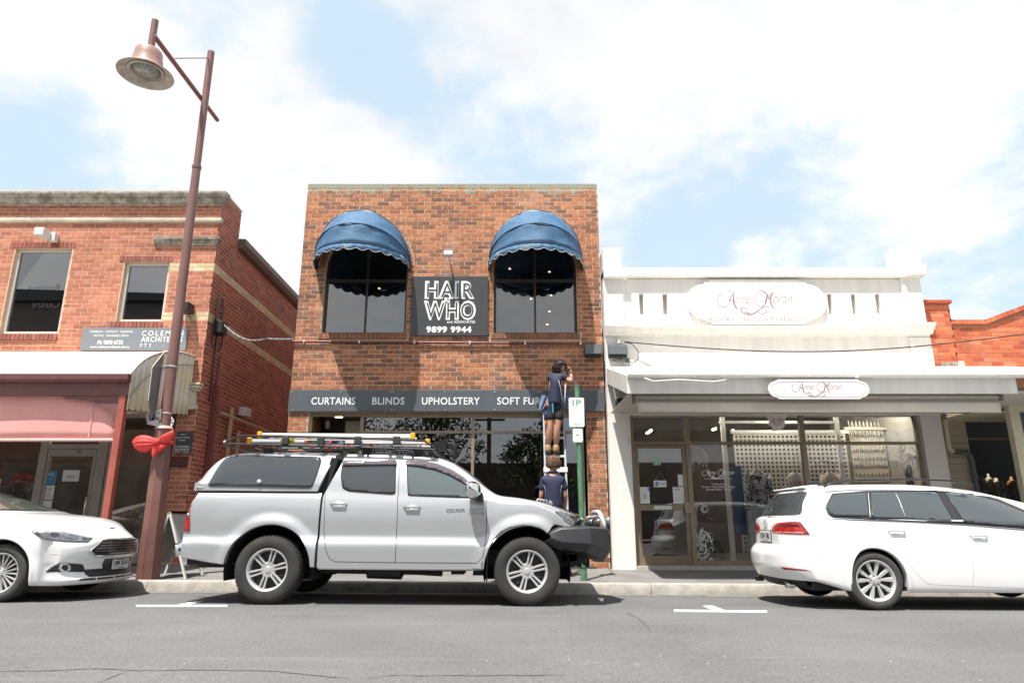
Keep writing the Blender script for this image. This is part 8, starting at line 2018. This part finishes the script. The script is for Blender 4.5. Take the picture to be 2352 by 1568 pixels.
for x in(lxL,lxR):q=lpt(x,0);bx('rubber_foot',x-.03,x+.03,q.y-.05,q.y+.05,q.z-.0,q.z+.05,M_TRIMB,lad,.005)
# ------------------------------------------------------------------ figures
M_SKIN=mat('skin',(.46,.24,.16),.5,var=.07,scale=10);M_NVY=mat('navy_shirt',(.014,.019,.052),.75,var=.15,scale=7,bump=.5,bscale=9);M_SHORT=mat('black_shorts',(.012,.012,.014),.8,bump=.4,scale=5,bscale=12)
M_BOOT=mat('tan_boot',(.34,.21,.11),.7,var=.15,scale=14,bump=.3);M_CAPM=mat('black_cap',(.014,.015,.018),.7);M_HAIRD=mat('dark_hair',(.012,.010,.009),.95,bump=.6,scale=30,bscale=70);M_HAIRB=mat('curly_brown_hair',(.16,.09,.05),.6,var=.35,scale=30,bump=1.0,bscale=45);M_PIPG=mat('pale_piping',(.62,.64,.70),.6)
def skin_mesh(name,chains,m,parent,sub=2,root=0):
 """continuous body surface grown round joined joints; chains are lists of (key, point, (rx, ry)) sharing keys where they join"""
 idx={};vs=[];rad=[];es=[]
 for ch in chains:
  prev=None
  for key,p,r in ch:
   if key not in idx:idx[key]=len(vs);vs.append(tuple(p));rad.append(r if isinstance(r,tuple)else(r,r))
   if prev is not None:es.append((prev,idx[key]))
   prev=idx[key]
 me=bpy.data.meshes.new(name);me.from_pydata(vs,es,[]);me.update();o=bpy.data.objects.new(name,me);C.objects.link(o)
 md=o.modifiers.new('skin','SKIN');md.use_smooth_shade=True;md.branch_smoothing=.6
 if not me.skin_vertices:
  bm=bmesh.new();bm.from_mesh(me);bm.verts.layers.skin.verify();bm.to_mesh(me);bm.free()
 for i,r in enumerate(rad):me.skin_vertices[0].data[i].radius=r;me.skin_vertices[0].data[i].use_root=(i==root)
 ss=o.modifiers.new('s','SUBSURF');ss.levels=ss.render_levels=sub;me.materials.append(m)
 bpy.context.view_layer.update();dg=bpy.context.evaluated_depsgraph_get();ev=o.evaluated_get(dg);nm_=bpy.data.meshes.new_from_object(ev);bpy.data.objects.remove(o);nm_.shade_smooth()
 o=bpy.data.objects.new(name,nm_);C.objects.link(o);adopt(o,parent);return o
def V(*a):return Vector(a)
def head(parent,c,r,face,m,tilt=0):
 """skull with brow, nose, chin, ears; face = unit vector the face looks along"""
 f=Vector(face).normalized();s_=Vector((0,0,1)).cross(f).normalized();u=Vector((0,0,1));mb=MB();n,mm_=24,18;vs=[]
 for i in range(mm_+1):
  a=pi*i/mm_
  for k in range(n):
   b=2*pi*k/n;x,y,z=sin(a)*cos(b),sin(a)*sin(b),cos(a)
   fx_=x*(.98 if x>0 else 1.0);w_=y*.80;zz=z*1.16
   if z<-.2:w_*=1-.35*(-z-.2);fx_=fx_*(1-.12*(-z-.2))+(.10 if x>0 else .0)*(-z)
   if x>.75:fx_+=.22*max(0,1-abs(y)/.16)*max(0,1-abs(z+.12)/.28);fx_-=.07*max(0,1-abs(abs(y)-.32)/.16)*max(0,1-abs(z-.08)/.14)
   if x>.6:fx_+=.05*max(0,1-abs(z+.48)/.1)*max(0,1-abs(y)/.3)
   vs.append(c+r*(f*fx_+s_*w_+u*zz))
 mb.add(vs,[(i*n+k,i*n+(k+1)%n,(i+1)*n+(k+1)%n,(i+1)*n+k)for i in range(mm_)for k in range(n)])
 for sg in(1,-1):
  e=c+s_*(sg*r*.80)-u*r*.05;mb.add([e+f*(r*.10*cos(t*pi/4))+u*(r*.24*sin(t*pi/4))+s_*(sg*r*.02)for t in range(8)]+[e+s_*sg*r*.13-f*r*.06+f*(r*.13*cos(t*pi/4))+u*(r*.27*sin(t*pi/4))for t in range(8)],[(k,(k+1)%8,8+(k+1)%8,8+k)for k in range(8)]+[tuple(range(8,16))])
 o=mb.build('head',m,parent,smooth=True)
 for sg in(1,-1):MB().lathe([(0,-.010),(.009,-.006),(.011,0),(.009,.006),(0,.010)],tuple(c+r*(f*.86+s_*(sg*.32)+u*.10)),10).build('eye',MATS['dark_hair'],o,smooth=True)
 return o
def hair_clumps(name,c,r,m,parent,seed,n,size,zone,droop=0.0):
 rng=random.Random(seed);mb=MB()
 for i in range(n):
  while True:
   d=Vector((rng.gauss(0,1),rng.gauss(0,1),rng.gauss(0,1))).normalized()
   if zone(d):break
  p=c+Vector((d.x*r[0],d.y*r[1],d.z*r[2]))*rng.uniform(.86,1.08);pts=[];a=rng.random()*6.28;t1=d.orthogonal().normalized();t2=d.cross(t1)
  for k in range(5):ph=a+k*1.2;pts.append(p+(t1*cos(ph)+t2*sin(ph))*size*.9+d*size*.35*k*.4-Vector((0,0,droop*k)))
  mb.tube(pts,[size*.35,size*.42,size*.4,size*.3,size*.12],5)
 return stuff(mb.build(name,m,parent,smooth=True,fix=False))
def hand(parent,w_,dirv,palm_n,curl,m,sc=1.0,side=1):
 """palm and five bent fingers; dirv: where the fingers point, palm_n: out of the palm"""
 d=Vector(dirv).normalized();n_=Vector(palm_n).normalized();s_=d.cross(n_).normalized()*side;w_=Vector(w_)
 ch=[[('w',w_,.024*sc),('p1',w_+d*.04*sc,(.034*sc,.018*sc)),('p2',w_+d*.085*sc,(.036*sc,.016*sc))]]
 skin_mesh('palm',ch,m,parent,1)
 for i,(o_,L)in enumerate(((-.030,.072),(-.010,.082),(.010,.077),(.029,.060))):
  b0=w_+d*.085*sc+s_*o_*sc;pts=[b0-d*.02*sc];dd=d.copy();p=b0.copy();pts.append(p.copy())
  for k,f_ in enumerate((.45,.32,.26)):ang=curl*(.6+.35*k);dd=(dd*cos(ang)+n_*sin(ang)).normalized();n2=n_;p=p+dd*L*f_*sc;pts.append(p.copy())
  MB().tube(pts,[.0095*sc,.0098*sc,.009*sc,.008*sc,.006*sc],8).build('finger',m,parent,smooth=True)
 t0=w_+d*.025*sc-s_*.028*sc;td=(d*.7-s_*.7+n_*.3).normalized();t1=t0+td*.035*sc;t2=t1+(td+n_*.6+s_*.2).normalized()*.03*sc;t3=t2+(td*.6+n_+s_*.5).normalized()*.024*sc
 MB().tube([t0,t1,t2,t3],[.012*sc,.0115*sc,.010*sc,.007*sc],8).build('thumb',m,parent,smooth=True)
# ---- worker on the ladder, back to the street, head and arm turned right
tS=t_at(1046);stepq=lpt(0,tS);fz=stepq.z+.02;YW_=stepq.y-.06
def wp(x,y,Y=None):return at(x,y,Y or YW_)
wk=thing('person','person in black cap, navy shirt, black shorts and tan boots standing on the ladder','person',tuple(V(wp(1270,1038).x,YW_,fz)),None)
ftL,ftR=wp(1259,1034),wp(1277,1034);aL=V(ftL.x,YW_+.02,fz+.09);aR=V(ftR.x,YW_+.02,fz+.09)
kL,kR=wp(1262,986,YW_-.05),wp(1279,985,YW_-.05);hipL,hipR=wp(1262,938,YW_-.0),wp(1284,938,YW_-.0);pel=wp(1274,930,YW_-.0);wst=wp(1274,905,YW_-.02);chs=wp(1275,880,YW_-.03);shc=wp(1279,861,YW_-.02);shR=wp(1295,864,YW_-.04);shL=wp(1264,866,YW_+.06)
elR=wp(1311,877,YW_-.10);haR=wp(1312,858,YW_-.02);elL=wp(1268,885,YW_+.26);haL=wp(1290,868,YW_+.34);nk=wp(1283,852,YW_+.0);hd=wp(1287,843,YW_+.02)
body_ch=[[('pel',pel,(.135,.10)),('wst',wst,(.125,.09)),('chs',chs,(.15,.10)),('shc',shc,(.12,.075)),('nk',nk,.052),('nk2',hd-V(0,0,.04),.05)],[('pel',pel,.1),('hl',hipL,(.085,.085)),('kl0',hipL.lerp(kL,.5),.088),('kl',kL,.066),('cl',kL.lerp(aL,.35),.072),('al0',kL.lerp(aL,.8),.040),('al',aL,.038)],[('pel',pel,.1),('hr',hipR,(.085,.085)),('kr0',hipR.lerp(kR,.5),.088),('kr',kR,.066),('cr',kR.lerp(aR,.35),.072),('ar0',kR.lerp(aR,.8),.040),('ar',aR,.038)],[('shc',shc,.1),('sr',shR,.058),('er0',shR.lerp(elR,.5),.047),('er',elR,.040),('fr',elR.lerp(haR,.5),.038),('wr',haR,.025)],[('shc',shc,.1),('sl',shL,.058),('el0',shL.lerp(elL,.5),.047),('el',elL,.040),('fl',elL.lerp(haL,.5),.036),('wl',haL,.025)]]
bd=skin_mesh('body',body_ch,M_SKIN,wk)
shirt_ch=[[('h',wp(1274,933,YW_-.0),(.19,.15)),('h2',wp(1274,922,YW_-.0),(.185,.14)),('w',wst,(.158,.118)),('c',chs,(.178,.125)),('s',shc-V(0,0,.01),(.150,.10)),('n',nk-V(0,0,.015),(.075,.07))],[('s',shc,.1),('r',shR,.078),('r2',shR.lerp(elR,.62),.066)],[('s',shc,.1),('l',shL,.078),('l2',shL.lerp(elL,.62),.066)]]
shirt=skin_mesh('shirt',shirt_ch,M_NVY,wk)
skin_mesh('shorts',[[('t',wp(1274,921,YW_-.0),(.158,.122)),('p',pel-V(0,0,.02),(.165,.128))],[('p',pel,.1),('a',hipL-V(.01,0,.03),.105),('b0',hipL.lerp(kL,.35),.115),('b',hipL.lerp(kL,.66),.112)],[('p',pel,.1),('c',hipR-V(-.01,0,.03),.105),('d0',hipR.lerp(kR,.35),.115),('d',hipR.lerp(kR,.66),.112)]],M_SHORT,wk)
pip=[wp(1283,872,YW_-.16),wp(1287,890,YW_-.165),wp(1290,908,YW_-.155),wp(1297,926,YW_-.13)]
MB().tube(pip,.0035,6).build('piping',M_PIPG,shirt,smooth=True)
MB().prism([(wp(1296,885).x,wp(1296,885).z),(wp(1300,883).x,wp(1300,883).z),(wp(1298,915).x,wp(1298,915).z),(wp(1296,926).x,wp(1296,926).z)],YW_-.10,YW_-.06).build('side_panel',M_PIPG,shirt,bevel=.01)
for a,sx in((aL,-1),(aR,1)):
 skin_mesh('boot',[[('t',a+V(0,-.005,.085),(.068,.068)),('a',a+V(0,-.01,.01),(.068,.072)),('h',a+V(0,-.03,-.045),(.064,.066)),('m',a+V(.004*sx,.08,-.05),(.058,.044)),('f',a+V(.012*sx,.17,-.055),(.054,.036))]],M_BOOT,wk)
 MB().prism([(a.x-.048,a.y-.08),(a.x+.048,a.y-.08),(a.x+.055,a.y+.1),(a.x+.04,a.y+.21),(a.x-.04,a.y+.21),(a.x-.055,a.y+.1)],a.z-.095,a.z-.072,'Z').build('sole',M_SHORT,wk,bevel=.004)
 MB().tube([a+V(0,0,.065),a+V(0,0,.135)],[.050,.052],14).build('sock',M_CAPM,wk,smooth=50)
hdo=head(wk,hd,.098,(.86,.5,0),M_SKIN)
hair_clumps('hair',hd-V(.03,.01,.03),(.105,.10,.12),M_HAIRD,wk,4,150,.026,lambda d:d.x<.25 and d.z<.55,droop=.007)
cpc=hd+V(0,0,.02);cap=MB().lathe([(.112,.0),(.114,.03),(.104,.065),(.075,.10),(.03,.118),(0,.12)],tuple(cpc),28);cap.f=cap.f[:-2];cpo=cap.build('cap',M_CAPM,wk,smooth=50);so=cpo.modifiers.new('t','SOLIDIFY');so.thickness=.006
fd_=Vector((.86,.5,0)).normalized();sd_=Vector((-fd_.y,fd_.x,0));vs=[]
for r_,dz in((.105,.012),(.19,-.006)):
 for k in range(11):a=-.75+1.5*k/10;rr=r_*(1 if r_<.15 else cos(a)**.35);vs.append(cpc+fd_*rr*cos(a)+sd_*.118*sin(a)*(1 if r_<.15 else .8)+V(0,0,dz-.02*abs(a)**2))
bo=MB().add(vs,[(k,k+1,12+k,11+k)for k in range(10)]).build('peak',M_CAPM,cpo,smooth=True);so=bo.modifiers.new('t','SOLIDIFY');so.thickness=.006
hand(wk,haR,(-.15,.1,1),(-.9,.3,.1),.85,M_SKIN,1.05);hand(wk,haL,(.7,.3,.4),(0,.9,.2),.7,M_SKIN,1.0)
tl_=thing('hand_tool','small black driver tool held up in the hand of the person on the ladder','tool',tuple(haR));q=haR+V(-.05,.02,.05)
MB().tube([q+V(-.06,0,.03),q+V(.05,0,.02)],.022,10).build('tool_body',M_TRIMB,tl_,smooth=40);MB().tube([q+V(-.02,0,.02),q+V(-.03,0,-.06)],.018,8).build('grip',M_TRIMB,tl_,smooth=40);MB().tube([q+V(-.06,0,.03),q+V(-.10,.03,.04)],.006,6).build('bit',M_BOLT,tl_)
# tools in the back pocket, cloths on the ladder
A=wp(1269,926,YW_-.16);tag(MB().tube([A,A-V(-.01,0,.17)],[.017,.014],8).build('blue_cloth_tool',mat('cyan_handle',(.03,.30,.50),.4),None,smooth=40),'bright blue squeegee handle hanging from the shorts pocket of the ladder worker','tool')
A=wp(1254,931,YW_-.10);tl2=thing('pouch_tool','orange and blue handled tool hanging beside the left ladder rail','tool',tuple(A));MB().tube([A,A-V(0,0,.13)],.010,8).build('shaft',M_RK,tl2);MB().tube([A-V(0,0,.10),A-V(0,0,.16)],.017,8).build('blue_collar',MATS['blue_ink'],tl2);MB().tube([A-V(0,0,.0),A+V(0,0,.05)],.014,8).build('grip',mat('orange_grip',(.65,.12,.02),.4),tl2);MB().tube([A-V(0,0,.27),A-V(0,0,.33)],.02,8).build('orange_end',MATS['orange_grip'],tl2);MB().tube([A-V(0,0,.16),A-V(0,0,.27)],.012,8).build('handle',M_RK,tl2)
def cloth(label,pts,Y,fold):
 mb=MB();nr=len(pts);nc=12
 for i,(l,r)in enumerate(pts):
  a=at(*l,Y);b=at(*r,Y)
  for k in range(nc+1):f=k/nc;q=a.lerp(b,f);mb.v.append((q.x,q.y+fold*sin(f*14+i*.5)*(.4+i/nr),q.z+.01*sin(f*9+1)))
 mb.f=[(i*(nc+1)+k,i*(nc+1)+k+1,(i+1)*(nc+1)+k+1,(i+1)*(nc+1)+k)for i in range(nr-1)for k in range(nc)]
 o=mb.build('cloth',mat('pale_blue_cloth',(.14,.20,.32),.8,var=.15,scale=6),None,smooth=True);so=o.modifiers.new('t','SOLIDIFY');so.thickness=.006;ss=o.modifiers.new('s','SUBSURF');ss.levels=ss.render_levels=1;tag(o,label,'cloth')
cloth('pale blue cloth draped over the left ladder top beside the worker',[((1243,907),(1270,906)),((1240,918),(1268,918)),((1239,928),(1262,930)),((1238,936),(1254,936)),((1239,944),(1247,946))],12.42,.03)
cloth('pale blue cloth hanging off the right ladder top beside the worker',[((1290,907),(1307,908)),((1290,920),(1310,920)),((1291,930),(1310,930)),((1294,939),(1306,940))],12.42,.02)
MB_=MB().tube([at(1305,918,12.4),at(1318,932,12.4)],.007,6);tag(MB_.build('white_strap',M_WH,None),'short white strap end between the right hand cloth and the parking sign','strap')
# ---- helper at the foot of the ladder, back to the street
YP_=11.25;zp=path_z(.7,YP_)
hp_=thing('person','person with curly brown hair and navy shirt holding the ladder, seen from behind','person',(at(1270,1100,YP_).x,YP_,zp))
def q_(x,y,dy=0):return at(x,y,YP_+dy)
hx=q_(1270,1100).x;pel=V(hx,YP_,zp+.98);wst=V(hx,YP_,zp+1.14);chs=V(hx,YP_-.01,q_(1270,1117).z);shc=V(hx,YP_,q_(1270,1095).z);nk=V(hx,YP_+.01,q_(1271,1084).z);hd=V(q_(1271.5,1066).x,YP_+.04,q_(1271,1068).z)
shL,shR=q_(1248,1101),q_(1292,1101);elL,elR=q_(1243,1140,.0),q_(1299,1140,.0);haL,haR=q_(1243,1172,.14),q_(1298,1166,.14)
ftl,ftr=V(hx-.12,YP_,zp),V(hx+.12,YP_,zp);kl,kr=V(hx-.11,YP_+.02,zp+.5),V(hx+.11,YP_+.02,zp+.5);al,ar_=ftl+V(0,0,.09),ftr+V(0,0,.09);hl_,hr_=V(hx-.09,YP_,zp+.9),V(hx+.09,YP_,zp+.9)
skin_mesh('body',[[('p',pel,(.15,.11)),('w',wst,(.13,.10)),('c',chs,(.15,.105)),('s',shc,(.12,.08)),('n',nk,.055),('n2',hd-V(0,0,.04),.05)],[('p',pel,.1),('a',hl_,.09),('a2',hl_.lerp(kl,.5),.082),('b',kl,.058),('b2',kl.lerp(al,.35),.06),('b3',al,.038)],[('p',pel,.1),('d',hr_,.09),('d2',hr_.lerp(kr,.5),.082),('e',kr,.058),('e2',kr.lerp(ar_,.35),.06),('e3',ar_,.038)],[('s',shc,.1),('sl',shL,.058),('sl2',shL.lerp(elL,.5),.046),('el',elL,.039),('fl',elL.lerp(haL,.5),.036),('wl',haL,.025)],[('s',shc,.1),('sr',shR,.058),('sr2',shR.lerp(elR,.5),.046),('er',elR,.039),('fr',elR.lerp(haR,.5),.036),('wr',haR,.025)]],M_SKIN,hp_)
sh2=skin_mesh('shirt',[[('h',pel+V(0,0,.02),(.185,.145)),('w',wst,(.170,.130)),('c',chs,(.185,.13)),('s',shc+V(0,0,.005),(.175,.115)),('n',nk-V(0,0,.0),(.090,.08))],[('s',shc,.1),('r',shR,.074),('r2',shR.lerp(elR,.42),.068),('r3',shR.lerp(elR,.68),.064)],[('s',shc,.1),('l',shL,.074),('l2',shL.lerp(elL,.42),.068),('l3',shL.lerp(elL,.68),.064)]],M_NVY,hp_)
MB().tube([q_(1270+9*cos(a_*.628),1083.5,.0)+V(0,.055*sin(a_*.628),0)for a_ in range(11)],.018,8).build('collar',M_NVY,sh2,smooth=True)
for x0,x1 in((1249,1253),(1291,1288)):MB().tube([q_(x0,1113,-.135),q_(x1,1124,-.14),q_(x1,1140,-.14)],.002,5).build('piping',M_PIPG,sh2,smooth=True)
skin_mesh('shorts',[[('t',pel+V(0,0,.02),(.168,.13)),('p',pel-V(0,0,.03),(.172,.135))],[('p',pel,.1),('a',hl_,.108),('b',hl_.lerp(kl,.55),.10)],[('p',pel,.1),('c',hr_,.108),('d',hr_.lerp(kr,.55),.10)]],M_SHORT,hp_)
for a in(al,ar_):skin_mesh('boot',[[('t',a+V(0,0,.07),.055),('a',a,.058),('h',a+V(0,-.015,-.045),(.05,.05)),('f',a+V(0,.15,-.055),(.045,.032))]],M_BOOT,hp_)
head(hp_,hd,.100,(0,1,0),M_SKIN)
MB().lathe([(0,-.06),(.06,-.05),(.098,-.01),(.104,.04),(.09,.09),(.05,.125),(0,.135)],tuple(hd+V(0,-.015,.0)),20).build('hair_base',M_HAIRB,hp_,smooth=True)
hair_clumps('hair',hd+V(0,-.015,.035),(.108,.105,.115),M_HAIRB,hp_,8,420,.022,lambda d:d.z>-.55 and(d.y<.5))
hand(hp_,haL,(.1,.7,.5),(.9,0,.1),.6,M_SKIN,1.0,-1);hand(hp_,haR,(-.1,.7,.5),(-.9,0,.1),.6,M_SKIN,1.0)
# ------------------------------------------------------------------ done
bpy.context.view_layer.update()
